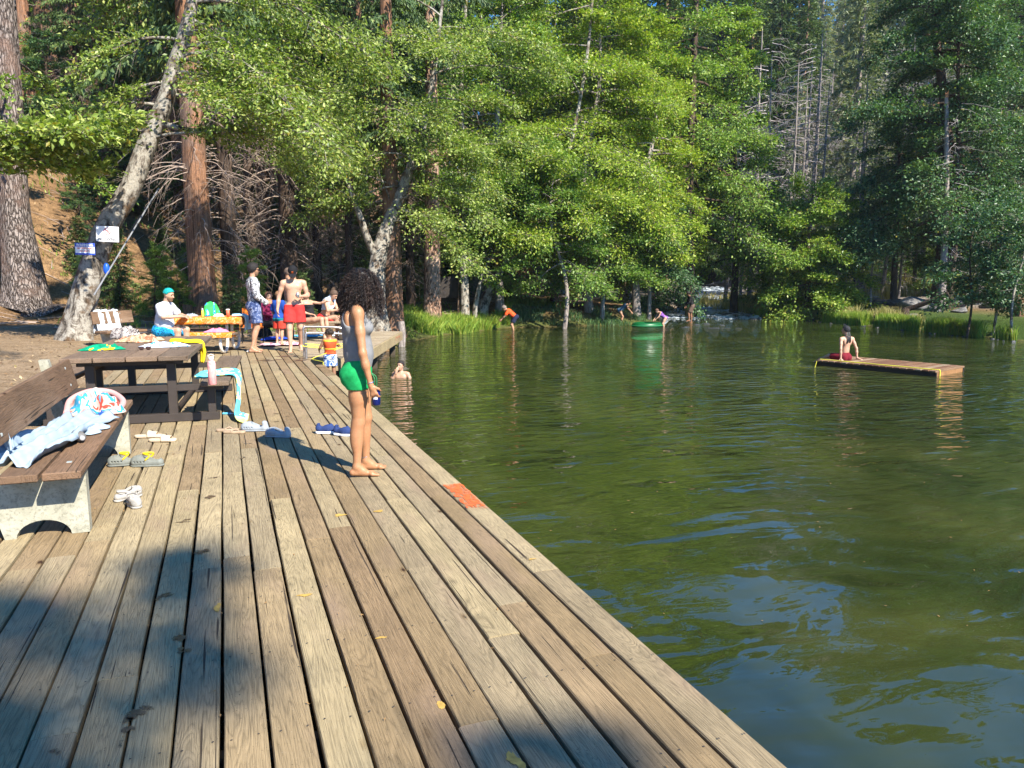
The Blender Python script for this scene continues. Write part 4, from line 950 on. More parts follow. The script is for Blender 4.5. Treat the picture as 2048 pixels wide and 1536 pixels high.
tw = []
for i in range(900):
    px = rng.uniform(-60, 1000); d = rng.uniform(19, 52); c = un(px, 553, d=d); x, y = c[0], c[1]
    if float(poly_sd(np.array([[x, y]]))[0]) < 1.5: continue
    a = rng.rand()*6.28; l = rng.uniform(.25, 1.3); e = (x+cos(a)*l, y+sin(a)*l); tw.append((np.array([(x, y, 0), ((x+e[0])/2+.05*rng.randn(), (y+e[1])/2, 0), (e[0], e[1], 0)]), np.array([.012, .009, .004])*rng.uniform(.6, 1.8)))
A = np.array([q[0] for q in tw]); zz = ground_h(A[..., 0], A[..., 1])+.03
for i, q in enumerate(tw): q[0][:, 2] = zz[i]+[0, .04, 0]
struct('fallen_twigs', multi_tubes('fallen_twigs', tw, 4), M_twig, 'stuff')
# needles, bark chips and pebbles on the dirt beside the deck
n = 16000; px = rng.uniform(-80, 900, n); dd = rng.uniform(7, 34, n); b = np.array([un(a, 553, d=c) for a, c in zip(px, dd)]); b = b[(poly_sd(b[:, :2]) > 3.42) | ((b[:, 1] > 24) & (poly_sd(b[:, :2]) > 1.2))]
b = b[~((b[:, 0] > -1.75) & (b[:, 1] < 17.6))]; b[:, 2] = ground_h(b[:, 0], b[:, 1])+.018; n = len(b); a = rng.rand(n)*6.28; s_ = rng.uniform(.01, .05, n)*rng.choice([.4, .7, 1.2], n)
Dv = np.stack([np.cos(a)*s_, np.sin(a)*s_, rng.normal(0, .3, n)*s_], -1); Ev = np.stack([-np.sin(a)*s_, np.cos(a)*s_, np.zeros(n)], -1)*rng.uniform(.1, .6, (n, 1))
struct('ground_litter', np_mesh('ground_litter', np.stack([b-Dv, b+Ev, b+Dv, b-Ev], 1).reshape(-1, 3), np.arange(4*n).reshape(n, 4), False, {'rnd': np.repeat(rng.rand(n), 4)}),
       leaf_mat('litter_bits', (.10, .055, .03), (.26, .16, .08), (.42, .32, .2), trans=.05, rough=.8, yellow=0.), 'stuff')
# logs
def log(p, q, r, label, m=M_bark_dark, name='fallen_log', grp=None):
    pts = smooth_path([p, (np.array(p)+np.array(q))/2+rng.normal(0, .05, 3), q], 12); V, F = trunk_np(pts, np.linspace(r, r*.8, 12), rng, 12, 0, .1)
    n = 12; F = F+[list(range(n)), list(range(11*n, 12*n))[::-1]]
    mb = MB(); mb.add(V, F); single(name, mb, m, label, 'log', grp)
def gp(px, d, dz=0.): c = un(px, 553, d=d); return (c[0], c[1], gz(c[0], c[1])+dz)
log(gp(1745, 35.5, .25), gp(1900, 33.5, .85), .13, 'dark leaning log propped on a stump on the right bank')
log(gp(1812, 34.6, -.05), gp(1816, 34.5, .45), .2, 'short dark stump propping the leaning log')
log(gp(1880, 38, .25), gp(2060, 36, .35), .14, 'long dark log lying beyond the bright grass at the right')
log(gp(2046, 30.5, -.2), gp(2047, 30.5, .85), .28, 'broken reddish stump cut by the right edge of the picture', M_bark_cedar, 'tree_stump')
log(gp(372, 23.5, -.2), gp(371, 23.5, .62), .17, 'small sawn stump just left of the red cedar', M_bark_cedar, 'tree_stump')
log(gp(798, 24.5, -.2), gp(800, 24.5, .85), .12, 'short upright grey post beside the cedar snag', M_bark_grey, 'wooden_post')
log(gp(640, 27, .2), gp(740, 36, 4.5), .07, 'thin dark leaning trunk crossing the sunlit slope behind the bench people')
log(gp(660, 27, .0), gp(690, 33, 3.0), .06, 'thin dark bent trunk crossing the sunlit slope nearest the woman')
b = un(1888, 553, d=35.6); tp = un(1893, 196, d=35.6); zb = gz(b[0], b[1]); P = smooth_path([(b[0], b[1], zb-.3), ((b[0]+tp[0])/2+.15, (b[1]+tp[1])/2, (zb+tp[2])/2), tuple(tp)], 20)
t = thing('broken_snag', 'slender grey snag with a fresh orange break at its top, among dark leaves', 'tree', (b[0], b[1], zb))
V, F = trunk_np(P, np.linspace(.17, .085, 20), rng, 10, .2); part('trunk', np_mesh('trunk', V, F, True), M_bark_grey, t, True)
mb = MB(); n = 9
for k in range(n):
    a = k*2*pi/n; q = tp+np.array([cos(a), sin(a), 0])*.05; h_ = rng.uniform(.12, .42); mb.tube([q-[0, 0, .35], q, q+[.02*cos(a), .02*sin(a), h_]], [.045, .035, .004], 5)
mb.tube(smooth_path([tp-[0, 0, .2], tp-RH*.3-[0, 0, .22], tp-RH*.62-[0, 0, .34]], 8), np.linspace(.045, .012, 8), 6)
part('split_top', mb, plain('fresh_split_wood', (.42, .20, .09), .8, .3, 20.), t, True)
part('dead_branches', multi_tubes('dead_branches', [(p+[b[0]+.08, b[1], zb], r) for p, r in dead_branch_paths(rng, 40, 1.5, 9.5, .1, (.6, 2.0), .3, 5, .016)], 3), M_twig_grey, t, True)
# ================================================================ smooth bodies from blended distance fields
class SDF:
    def __init__(s): s.P = []
    def cone(s, a, b, ra, rb, k=.02, op=1): s.P.append(('c', np.array(a, float), np.array(b, float), ra, rb, k, op)); return s
    def ell(s, c, r, ax=None, k=.02, op=1): s.P.append(('e', np.array(c, float), np.array(r, float), np.eye(3) if ax is None else np.array(ax, float), None, k, op)); return s
    def bounds(s):
        lo, hi = np.full(3, 1e9), np.full(3, -1e9)
        for p in s.P:
            if p[6] < 0: continue
            if p[0] == 'c':
                m = max(p[3], p[4]); lo = np.minimum(lo, np.minimum(p[1], p[2])-m); hi = np.maximum(hi, np.maximum(p[1], p[2])+m)
            else: m = p[2].max(); lo = np.minimum(lo, p[1]-m); hi = np.maximum(hi, p[1]+m)
        return lo, hi
    def mesh(s, h, grow=0., cut=None, fold=None, maxd=.06):
        lo, hi = s.bounds(); lo = lo-grow-3*h-.01; hi = hi+grow+3*h+.01
        n = np.ceil((hi-lo)/h).astype(int)+1; f = np.full(n, 1., np.float32)
        ax_ = [lo[i]+h*np.arange(n[i]) for i in range(3)]
        for typ, a, b, c, d, k, op in s.P:
            if typ == 'c': m = max(c, d); l_ = np.minimum(a, b)-m; h_ = np.maximum(a, b)+m
            else: m = b.max(); l_ = a-m; h_ = a+m
            l_ = l_-k-grow-maxd; h_ = h_+k+grow+maxd
            i0 = np.clip(((l_-lo)/h).astype(int), 0, n); i1 = np.clip(((h_-lo)/h).astype(int)+2, 0, n)
            if (i1 <= i0).any(): continue
            G = np.stack(np.meshgrid(*[ax_[i][i0[i]:i1[i]] for i in range(3)], indexing='ij'), -1)
            if typ == 'c':
                AB = b-a; t = np.clip(((G-a)@AB)/(AB@AB+1e-12), 0, 1); dd = np.linalg.norm(G-a-t[..., None]*AB, axis=-1)-(c+(d-c)*t)
            else:
                q = (G-a)@c.T; k0 = np.linalg.norm(q/b, axis=-1); k1 = np.linalg.norm(q/(b*b), axis=-1)+1e-9; dd = k0*(k0-1)/k1
            sl_ = tuple(slice(i0[i], i1[i]) for i in range(3)); cur = f[sl_]
            if op > 0:
                hh = np.clip(.5+.5*(cur-dd)/k, 0, 1); f[sl_] = cur+(dd-cur)*hh-k*hh*(1-hh)
            else:
                dd = -dd; hh = np.clip(.5-.5*(cur-dd)/k, 0, 1); f[sl_] = cur+(dd-cur)*hh+k*hh*(1-hh)
        f = f-grow
        if fold is not None or cut is not None:
            G = np.stack(np.meshgrid(*ax_, indexing='ij'), -1)
            if fold is not None: f = f+fold(G)
            if cut is not None: f = np.maximum(f, cut(G))
        return surface_nets(f, lo, h)
def surface_nets(f, lo, h):
    n = f.shape; s = f < 0; cn = tuple(v-1 for v in n); N = cn[0]*cn[1]*cn[2]
    E = []
    ids = []; pos = []
    for ax in range(3):
        a = [slice(None)]*3; b = [slice(None)]*3; a[ax] = slice(0, -1); b[ax] = slice(1, None)
        cr = np.argwhere(s[tuple(a)] != s[tuple(b)]); f0 = f[tuple(a)][tuple(cr.T)]; f1 = f[tuple(b)][tuple(cr.T)]
        t = f0/(f0-f1); P = cr.astype(float); P[:, ax] += t; flip = f0 < 0; E.append((cr, flip))
        o = [q for q in range(3) if q != ax]
        for da in (0, 1):
            for db in (0, 1):
                c = cr.copy(); c[:, o[0]] -= da; c[:, o[1]] -= db
                ok = (c >= 0).all(1) & (c < np.array(cn)).all(1); ids.append(np.ravel_multi_index(c[ok].T, cn)); pos.append(P[ok])
    ids = np.concatenate(ids); pos = np.concatenate(pos); u, inv = np.unique(ids, return_inverse=True)
    cnt = np.bincount(inv); V = np.stack([np.bincount(inv, pos[:, i])/cnt for i in range(3)], -1)
    F = []
    for ax, (cr, flip) in enumerate(E):
        o = [(ax+1) % 3, (ax+2) % 3]; Q = []
        ok = (cr[:, o[0]] > 0) & (cr[:, o[1]] > 0) & (cr[:, o[0]] < cn[o[0]]) & (cr[:, o[1]] < cn[o[1]])
        cr, flip = cr[ok], flip[ok]
        for da, db in ((1, 1), (0, 1), (0, 0), (1, 0)):
            c = cr.copy(); c[:, o[0]] -= da; c[:, o[1]] -= db; Q.append(np.searchsorted(u, np.ravel_multi_index(c.T, cn)))
        Q = np.stack(Q, -1); Q[~flip] = Q[~flip][:, ::-1]; F.append(Q)
    return V*h+lo, np.vstack(F)
def nrm(v): v = np.asarray(v, float); return v/(np.linalg.norm(v)+1e-9)
def skin_mat(name, c, red=(.5, .2, .12)):
    if name in _mc: return _mc[name]
    t = NT(name); p = t.pos(); n = t.noise(p, 9., 4, .6); k = t.mix(t.ramp(n, [(.4, 0.), (.75, .28)]), c, red)
    k = t.mix(1., k, t.ramp(t.noise(p, 60., 3, .6), [(.3, .9), (.7, 1.05)]), 'MULTIPLY')
    t.bsdf(k, .48, t.bump(t.noise(p, 220., 2, .6), .12, .002), .4)
    t.b.inputs['Subsurface Weight'].default_value = .12; t.b.inputs['Subsurface Radius'].default_value = (.02, .008, .004); t.b.inputs['Subsurface Scale'].default_value = .5
    _mc[name] = t.m; return t.m
SK_TAN = skin_mat('tanned_skin', (.37, .18, .088), (.42, .16, .075)); SK_FAIR = skin_mat('fair_skin', (0.460, 0.276, 0.184)); SK_MID = skin_mat('sunned_skin', (0.396, 0.221, 0.133)); SK_BROWN = skin_mat('brown_skin', (.22, .11, .06))
M_eye = plain('eye_dark', (.03, .02, .015), .3); M_lip = plain('lips', (.35, .12, .09), .5)
def jit(**kw):
    """default standing joints, height 1.75; +x forward, +y left. override with kw"""
    J = dict(pelvis=(0, 0, .95), neck=(-.015, 0, 1.47), head=(.02, 0, 1.63), shL=(-.01, .18, 1.41), shR=(-.01, -.18, 1.41), elL=(-.03, .235, 1.13), elR=(-.03, -.235, 1.13),
             wrL=(.05, .24, .89), wrR=(.05, -.24, .89), hipL=(0, .09, .90), hipR=(0, -.09, .90), knL=(.02, .10, .49), knR=(.02, -.10, .49), anL=(-.02, .10, .085), anR=(-.02, -.10, .085),
             face=(1, 0, 0), toeL=(1, .15, 0), toeR=(1, -.15, 0), hdL=(0, 0, -1), hdR=(0, 0, -1), pnL=(0, -1, 0), pnR=(0, 1, 0))
    J.update(kw); return {k: np.array(v, float) for k, v in J.items()}
def hand(S, w, d, pn, side_sign, sc_=1., curl=.5, k=.006):
    """w wrist, d finger direction, pn palm normal (the side the fingers curl to)"""
    d = nrm(d); pn = nrm(pn-d*(pn@d)); th = nrm(np.cross(d, pn))*side_sign        # th: towards the thumb
    S.cone(w-d*.01, w+d*.035*sc_, .026*sc_, .026*sc_, .012)
    for o in (-.026, -.009, .008, .024): S.cone(w+d*.03*sc_+th*o*.5*sc_, w+d*.095*sc_+th*o*sc_, .0155*sc_, .0115*sc_, .010)
    for o, l, c in ((.026, .070, 0.), (.009, .078, .1), (-.009, .073, .15), (-.027, .056, .25)):
        c = curl+c*curl; b = w+d*.092*sc_+th*o*sc_; d1 = nrm(d*cos(c*.7)+pn*sin(c*.7)+th*o*1.2); d2 = nrm(d*cos(c*1.6)+pn*sin(c*1.6)+th*o*.8)
        m = b+d1*l*.55*sc_; S.cone(b, m, .0098*sc_, .0088*sc_, k); S.cone(m, m+d2*l*.5*sc_, .0086*sc_, .0068*sc_, k)
    b = w+d*.03*sc_+th*.026*sc_; m = b+nrm(d*.8+th*.75+pn*.35)*.042*sc_; e = m+nrm(d*.9+th*.15+pn*.5*(1+curl))*.034*sc_
    S.cone(b, m, .0145*sc_, .011*sc_, .008); S.cone(m, e, .0105*sc_, .008*sc_, k)
def build_body(J, sc_=1., sex='m', bulk=1., curlL=.5, curlR=.5, fat=0., only=None, fingers=True, chest=0., glute=1.):
    S = SDF(); s = sc_; b = bulk*s
    up = nrm(J['neck']-J['pelvis']); side = J['shL']-J['shR']; side = nrm(side-up*(side@up)); fw = np.cross(side, up)
    hs = nrm(J['hipL']-J['hipR']); hf = nrm(np.cross(hs, up)); A = np.array([fw, side, up]); AH = np.array([hf, hs, np.cross(hf, hs)])
    pv, nk = J['pelvis'], J['neck']; L = np.linalg.norm(nk-pv)
    T = lambda t: pv+(nk-pv)*t
    w = .92 if sex == 'f' else 1.
    parts = only or ('torso', 'head', 'armL', 'armR', 'legL', 'legR')
    if 'torso' in parts:
        S.ell(pv+up*-.02*s, (.108*b, .158*b, .12*s), AH, .03); S.ell(T(.24)+fw*(.005+fat*.4)*s, ((.098+fat)*b, (.128+fat*.7)*b*(.93 if sex == 'f' else 1.), .15*s), A, .04)
        S.ell(T(.46)+fw*.005*s, ((.098+fat*.6)*b, (.130+fat*.5)*b*w, .14*s), A, .04); S.ell(T(.70), ((.108+fat*.2)*b, .158*b*w, .15*s), A, .04)
        S.cone(J['shL']*.78+J['shR']*.22-up*.01*s, J['shR']*.78+J['shL']*.22-up*.01*s, .058*b, .058*b, .04)
        for q in (-1, 1):
            S.ell(pv+hs*q*.075*s-hf*.055*s-up*.05*s, (.085*b*glute, .082*b*glute, .095*s), AH, .03)
            if sex == 'f': S.ell(T(.66)+side*q*.072*s+fw*.078*s, (.060*s, .062*s, .062*s), A, .025)
            else: S.ell(T(.74)+side*q*.075*s+fw*(.06+chest)*s, (.045*b, .075*b, .065*s), A, .03)
            S.ell(T(.76)+side*q*.085*s-fw*.065*s, (.035*b, .06*b, .09*s), A, .03)
            S.cone(T(.93)+side*q*.02*s, J['shL' if q > 0 else 'shR']*.75+nk*.25+up*.01*s, .04*b, .045*b, .03)
        S.cone(T(.93), nk+(J['head']-nk)*.6-nrm(J['face'])*.012*s, .056*b, .050*b, .025)
    for q, c in (('L', curlL), ('R', curlR)):
        sh, el, wr = J['sh'+q], J['el'+q], J['wr'+q]
        if 'arm'+q in parts:
            af = .86 if sex == 'f' else 1.
            S.ell(sh-up*.012*s, (.056*b*af, .054*b*af, .062*b*af), A, .025); S.cone(sh, sh+(el-sh)*.5, .049*b*af, .046*b*af, .03); S.cone(sh+(el-sh)*.45, el, .045*b*af, .037*b*af, .02)
            S.cone(el, el+(wr-el)*.4, .038*b*af, .038*b*af, .02); S.cone(el+(wr-el)*.35, wr, .037*b*af, .024*b*af, .02)
            if fingers: hand(S, wr, J['hd'+q], J['pn'+q], -1 if q == 'L' else 1, s*(.9 if sex == 'f' else 1.), c)
        hp, kn, an = J['hip'+q], J['kn'+q], J['an'+q]
        if 'leg'+q in parts:
            tf = 1.02 if sex == 'f' else 1.
            S.cone(hp, hp+(kn-hp)*.5, .088*b*tf, .074*b*tf, .04); S.cone(hp+(kn-hp)*.45, kn, .075*b*tf, .054*b, .03)
            d = nrm(an-kn); bk = nrm(np.cross(d, hs)); bk = bk if bk@hf < 0 else -bk
            if abs(bk@hf) < .2: bk = -J['toe'+q]*0+nrm(np.cross(d, hs))*(1 if nrm(np.cross(d, hs))[2] < 0 else -1)
            S.cone(kn, an, .049*b, .033*b, .03); S.ell(kn+(an-kn)*.30+bk*.022*s, (.046*b, .046*b, .12*s), np.array([nrm(np.cross(hs, d)), hs, d]), .04)
        if 'leg'+q in parts or 'foot'+q in parts:
            t_ = nrm(J['toe'+q]); sd = nrm(np.cross(t_, [0, 0, 1.])) if abs(t_[2]) < .9 else hs
            dn = nrm(np.cross(sd, t_)); dn = dn if dn[2] < 0 else -dn
            if abs(t_[2]) > .9: dn = nrm(an-kn)*0+np.array([0, 0, 0])
            hl = an+dn*.045*s-t_*.035*s; ball = an+dn*.062*s+t_*.125*s; o = 1 if q == 'L' else -1
            S.cone(an, an+dn*.035*s+t_*.05*s, .036*s, .034*s, .02); S.cone(hl, ball, .030*s, .026*s, .02); S.cone(ball-sd*.022*s, ball+sd*.022*s, .021*s, .021*s, .015)
            for j, (oo, ll, rr) in enumerate(((-.030, .052, .0125), (-.012, .050, .0095), (.003, .045, .009), (.017, .038, .0088), (.030, .030, .0085))):
                oo = oo*o*-1 if sd@hs > 0 else oo*o
                S.cone(ball+sd*oo*s-dn*-.004*s, ball+sd*oo*s*1.05+t_*ll*s+dn*.009*s, rr*1.1*s, rr*s, .006)
    if 'head' in parts: head_sdf(S, J, s, sex)
    return S
def head_axes(J):
    f = nrm(J['face']); up0 = nrm((J['head']-J['neck'])*.6+np.array([0, 0, .6])); sd = nrm(np.cross(up0, f)); u = np.cross(f, sd); return np.array([f, sd, u])
def head_sdf(S, J, s, sex='m'):
    A = head_axes(J); f, sd, u = A; c = J['head']
    S.ell(c+u*.025*s-f*.012*s, (.097*s, .077*s, .095*s), A, .02); S.ell(c-u*.035*s+f*.022*s, (.068*s, .058*s, .078*s), A, .03); S.ell(c-u*.098*s+f*.058*s, (.022*s, .026*s, .018*s), A, .02)
    S.cone(c+u*.012*s+f*.084*s, c-u*.026*s+f*.108*s, .010*s, .0145*s, .010); S.cone(c+u*.026*s+f*.078*s+sd*.034*s, c+u*.026*s+f*.078*s-sd*.034*s, .011*s, .011*s, .012)
    S.cone(c-u*.060*s+f*.082*s+sd*.017*s, c-u*.060*s+f*.082*s-sd*.017*s, .0095*s, .0095*s, .006)
    for q in (-1, 1):
        S.ell(c+sd*q*.077*s-f*.008*s-u*.008*s, (.020*s, .008*s, .031*s), A, .006)
        S.ell(c+u*.008*s+f*.091*s+sd*q*.031*s, (.010*s, .016*s, .011*s), A, .010, -1)
def face_parts(t, J, s=1., beard=None, brow=(.05, .03, .02)):
    A = head_axes(J); f, sd, u = A; c = J['head']
    for q in (-1, 1):
        S = SDF().ell(c+u*.008*s+f*.078*s+sd*q*.031*s, (.0095*s, .0125*s, .0085*s), A); V, F = S.mesh(.003*s); part('eye', np_mesh('eye', V, F), M_eye, t)
    S = SDF().cone(c+u*.032*s+f*.086*s+sd*.045*s, c+u*.034*s+f*.093*s+sd*.012*s, .0045*s, .006*s, .004); S.cone(c+u*.032*s+f*.086*s-sd*.045*s, c+u*.034*s+f*.093*s-sd*.012*s, .0045*s, .006*s, .004)
    V, F = S.mesh(.003*s); part('eyebrows', np_mesh('eyebrows', V, F), plain('brow_hair', brow, .9), t)
    S = SDF().cone(c-u*.060*s+f*.088*s+sd*.018*s, c-u*.060*s+f*.088*s-sd*.018*s, .006*s, .006*s, .004); V, F = S.mesh(.003*s); part('lips', np_mesh('lips', V, F), M_lip, t)
    if beard:
        S = SDF().ell(c-u*.045*s+f*.026*s, (.070*s, .060*s, .074*s), A, .02).ell(c-u*.10*s+f*.058*s, (.026*s, .03*s, .022*s), A, .02)
        cut = lambda G: np.maximum(np.maximum((G-c)@u+.030*s, -((G-c)@f)-.0*s), .017*s-np.linalg.norm(((G-c+u*.058*s-f*.09*s))*1., axis=-1))
        V, F = S.mesh(.005*s, .0035*s, cut); part('beard', np_mesh('beard', V, F), plain('beard_hair', beard, .9, .3, 60, .6, 200), t)
def hair_cap(t, J, s, colr, mat=None, grow=.012, hairline=.035, back=-.06, h=.007, name='hair', rough=.007):
    A = head_axes(J); f, sd, u = A; c = J['head']; S = SDF(); S.ell(c+u*.028*s-f*.014*s, (.099*s, .080*s, .096*s), A, .02)
    def cut(G):
        q = G-c; x = q@f; z = q@u; line = np.where(x > .02*s, hairline*s+(x-.02*s)*.6, hairline*s*.3+(x-.02*s)*1.2); line = np.maximum(line, back*s); return line-z
    fold = lambda G: rough*s*np.sin(G[..., 0]*190/s)*np.sin(G[..., 1]*170/s)*np.sin(G[..., 2]*150/s)
    V, F = S.mesh(h*s, grow*s, cut, fold); part(name, np_mesh(name, V, F), mat or plain('hair_%d_%d_%d' % tuple(int(v*255) for v in colr), colr, .75, .4, 60, .7, 160), t)
def garment(t, name, S, m, h=.011, grow=.009, cut=None, amp=.004, fr=(28, 31, 17), seed=0.):
    fold = (lambda G: amp*np.sin(G[..., 0]*fr[0]+seed+2*np.sin(G[..., 2]*11))*np.sin(G[..., 1]*fr[1]+seed*2)*np.cos(G[..., 2]*fr[2]+seed+1.5*np.sin(G[..., 0]*13))) if amp else None
    V, F = S.mesh(h, grow, cut, fold); return part(name, np_mesh(name, V, F), m, t)
def above(z, tilt=None): return lambda G: z-G[..., 2]
def below(z): return lambda G: G[..., 2]-z
def band(z0, z1): return lambda G: np.maximum(z0-G[..., 2], G[..., 2]-z1)
def alongcut(*planes):
    """keep where (G-p).n < 0 for every plane"""
    pl = [(np.array(p, float), nrm(n)) for p, n in planes]
    def f(G):
        o = None
        for p, n in pl: d = (G-p)@n; o = d if o is None else np.maximum(o, d)
        return o
    return f
def person(label, loc, rz, J, s=1., skin=SK_FAIR, h=.011, group=None, **kw):
    t = thing('person', label, 'person', loc, rz, group)
    S = build_body(J, s, **kw); V, F = S.mesh(h); part('body', np_mesh('body', V, F), skin, t); return t
def Jscale(J, s):
    return {k: (v*s if k not in ('face', 'toeL', 'toeR', 'hdL', 'hdR', 'pnL', 'pnR') else v) for k, v in J.items()}
def shorts_sdf(J, s, leg=.5, b=1., loose=1.1, fat=0.):
    """pelvis and upper legs down to the fraction leg of the thigh"""
    S = SDF(); up = nrm(J['neck']-J['pelvis']); hs = nrm(J['hipL']-J['hipR']); hf = nrm(np.cross(hs, up)); AH = np.array([hf, hs, np.cross(hf, hs)]); pv = J['pelvis']
    S.ell(pv, ((.112+fat)*b*s, (.16+fat*.7)*b*s, .135*s), AH, .03)
    for q in ('L', 'R'):
        hp, kn = J['hip'+q], J['kn'+q]; e = hp+(kn-hp)*leg; S.cone(hp, e, .094*b*s*min(loose, 1.05), .084*b*s*loose, .03)
        S.ell(pv+hs*(.075 if q == 'L' else -.075)*s-hf*.057*s-up*.045*s, (.090*b*s, .087*b*s, .102*s), AH, .03)
    return S
def shorts_cut(J, s, leg, top):
    """waist plane and hem planes"""
    up = nrm(J['neck']-J['pelvis']); w0 = J['pelvis']+up*top*s
    def f(G):
        o = (G-w0)@up; r = None
        for q in ('L', 'R'):
            hp, kn = J['hip'+q], J['kn'+q]; a = nrm(kn-hp); e = hp+(kn-hp)*leg; oth = J['hip'+('R' if q == 'L' else 'L')]
            d = (G-e)@a; near = np.linalg.norm(G-e-a*0, axis=-1)
            d = np.where(near < .24*s, d, -1.); o = np.maximum(o, d)
        return o
    return f
# ================================================================ people
rng = np.random.RandomState(4)
def at_deck(px, py, z=0.): c = un(px, py, z); return (c[0], c[1], z)
def at_d(px, d, z=0.): c = un(px, 553, d=d); return (c[0], c[1], z)
R_RIGHT, R_CAM, R_AWAY, R_LEFT = -YAW, -YAW-pi/2, -YAW+pi/2, -YAW+pi
cloth = lambda n, c, **k: plain(n, c, .85, k.get('var', .2), k.get('vs', 14.), .5, 90., dist=.003, spec=.2)
M_red_sh = cloth('red_shorts_cloth', (.55, .035, .03)); M_black = cloth('black_cloth', (.012, .012, .014))

# ---- woman by the edge
J = jit(pelvis=(0., 0, .865), neck=(-.015, 0, 1.375), head=(.045, .01, 1.535), shR=(.005, -.165, 1.325), shL=(.0, .165, 1.325), elR=(.03, -.225, 1.015), wrR=(.085, -.225, .765), elL=(-.02, .215, 1.01), wrL=(.02, .225, .77),
        hipR=(-.005, -.078, .83), hipL=(.005, .078, .83), knR=(-.01, -.075, .445), knL=(.055, .085, .455), anR=(-.035, -.085, .082), anL=(.045, .11, .082), face=(.45, .85, -.05), toeR=(1, -.02, 0), toeL=(1, .08, 0),
        hdR=(.32, -.05, -.95), pnR=(.35, .93, 0), hdL=(.2, -.1, -.9))
loc = at_deck(722, 948)
t = thing('person', 'woman with big dark curls in grey tank top and green shorts at the deck edge', 'person', loc, R_RIGHT+radians(14))
S = build_body(J, .94, 'f', .985, curlR=.75, curlL=.5, glute=.98, fat=.012); V, F = S.mesh(.0062); part('body', np_mesh('body', V, F), SK_TAN, t)
T = build_body(J, .94, 'f', .985, fat=.022, only=('torso',), glute=1.0)
def tank_cut(G):
    x, y, z = G[..., 0], G[..., 1], G[..., 2]
    w = np.interp(z, [1.10, 1.20, 1.28, 1.36, 1.42], [.30, .150, .080, .062, .058]); wf = np.interp(z, [1.10, 1.22, 1.30, 1.42], [.30, .125, .10, .085])
    w = np.where(x > .0, wf, w); o = np.maximum(.865-z, np.abs(y)-w); o = np.maximum(o, np.where(x > 0, z-1.245-np.abs(y)*.9, -1.)); return np.maximum(o, np.where(x < 0, z-1.40, -1.))
garment(t, 'tank_top', T, plain('grey_jersey', (.20, .20, .205), .85, .12, 20., .4, 150., dist=.002, spec=.2), .0065, .0075, tank_cut, .0022, (18, 14, 46))
T = shorts_sdf(J, .94, .30, .985, 1.05); garment(t, 'shorts', T, plain('green_terry', (.012, .30, .085), .9, .25, 30., .5, 180., dist=.003, spec=.15), .0065, .0075, shorts_cut(J, .94, .30, .085), .0045, (34, 30, 46))
hb = MB(); pts = smooth_path([(.10, -.05, .84), (.125, -.07, .79), (.12, -.06, .72), (.125, -.055, .67)], 10); hb.tube(pts, .0035, 5); pts = smooth_path([(.10, -.05, .84), (.14, -.055, .80), (.14, -.045, .71)], 10); hb.tube(pts, .0035, 5)
part('drawstring', hb, plain('green_cord', (.02, .22, .07)), t)
M_silver = plain('silver', (.75, .75, .78), .25, .1, metal=1.)
d_ = nrm(np.array([.085, -.225, .765])-np.array([.03, -.225, 1.015])); wc = np.array([.082, -.225, .785]); e1 = nrm(np.cross(d_, [0, 1, 0])); e2 = np.cross(d_, e1)
for nm, cc, rr, wd in (('bracelet', wc, .029, .003), ('anklet', np.array([-.03+.07, .11, .12]), .036, .0018)):
    hb = MB(); hb.tube([cc+e1*rr*cos(a)+e2*rr*sin(a) for a in np.linspace(0, 2*pi, 25)], wd, 6); part(nm, hb, M_silver, t)
# curly hair: a dark core and many helical curls
HC = np.array([.045, .01, 1.545]); S = SDF().ell(HC+[-.01, 0, .005], (.105, .10, .12), None, .03).ell(HC+[-.0, -.03, -.09], (.092, .09, .14), None, .05).ell(HC+[.03, .06, -.08], (.09, .07, .13), None, .05)
V, F = S.mesh(.010, 0, None, lambda G: .012*np.sin(G[..., 0]*70)*np.sin(G[..., 1]*63)*np.sin(G[..., 2]*58))
M_hair = NT('dark_curly_hair'); pp = M_hair.attr('rnd').outputs['Fac']
M_hair = M_hair.bsdf(M_hair.ramp(pp, [(0, (.006, .005, .005)), (.6, (.018, .012, .011)), (1., (.05, .028, .02))]), .42, None, .3)
hair = part('hair', np_mesh('hair', V, F, True, {'rnd': np.zeros(len(V))}), M_hair, t)
Vs, Fs, Rs, o = [], [], [], 0
for k in range(1500):
    v = rng.normal(0, 1, 3); v /= np.linalg.norm(v)
    if v[2] < -.45: v[2] *= -.6
    base = HC+v*np.array([.085, .085, .10]); L_ = rng.uniform(.09, .27); m = 26; s = np.linspace(0, 1, m); out = nrm(v*[1, 1, .5])
    ax_ = base[None]+out[None]*(.032+.045*rng.rand())*(1-(1-s[:, None])**2)+np.array([0, 0, -1.])*(L_*s[:, None]**1.35)+np.array([0, 0, .02])*np.sin(pi*s[:, None])+out*[1, 1, 0]*(.03*s[:, None])
    T_ = np.gradient(ax_, axis=0); T_ /= np.linalg.norm(T_, axis=1)[:, None]; q1 = np.cross(T_, [.3, .7, .2]); q1 /= np.linalg.norm(q1, axis=1)[:, None]; q2 = np.cross(T_, q1)
    w_ = rng.uniform(5, 9)*L_/.2; ph = rng.rand()*6.3; rr = rng.uniform(.005, .0095)*np.minimum(1, s*4+.2)
    pts = ax_+q1*(rr*np.cos(s*w_*6.28+ph))[:, None]+q2*(rr*np.sin(s*w_*6.28+ph))[:, None]
    V, F = tube_np(pts, rng.uniform(.0015, .0024), 3, False); Vs.append(V); Fs.append(np.array(F)+o); o += len(V); Rs.append(np.full(len(V), rng.rand()))
part('hair_curls', np_mesh('hair_curls', np.vstack(Vs), np.vstack(Fs), True, {'rnd': np.concatenate(Rs)}), M_hair, hair)
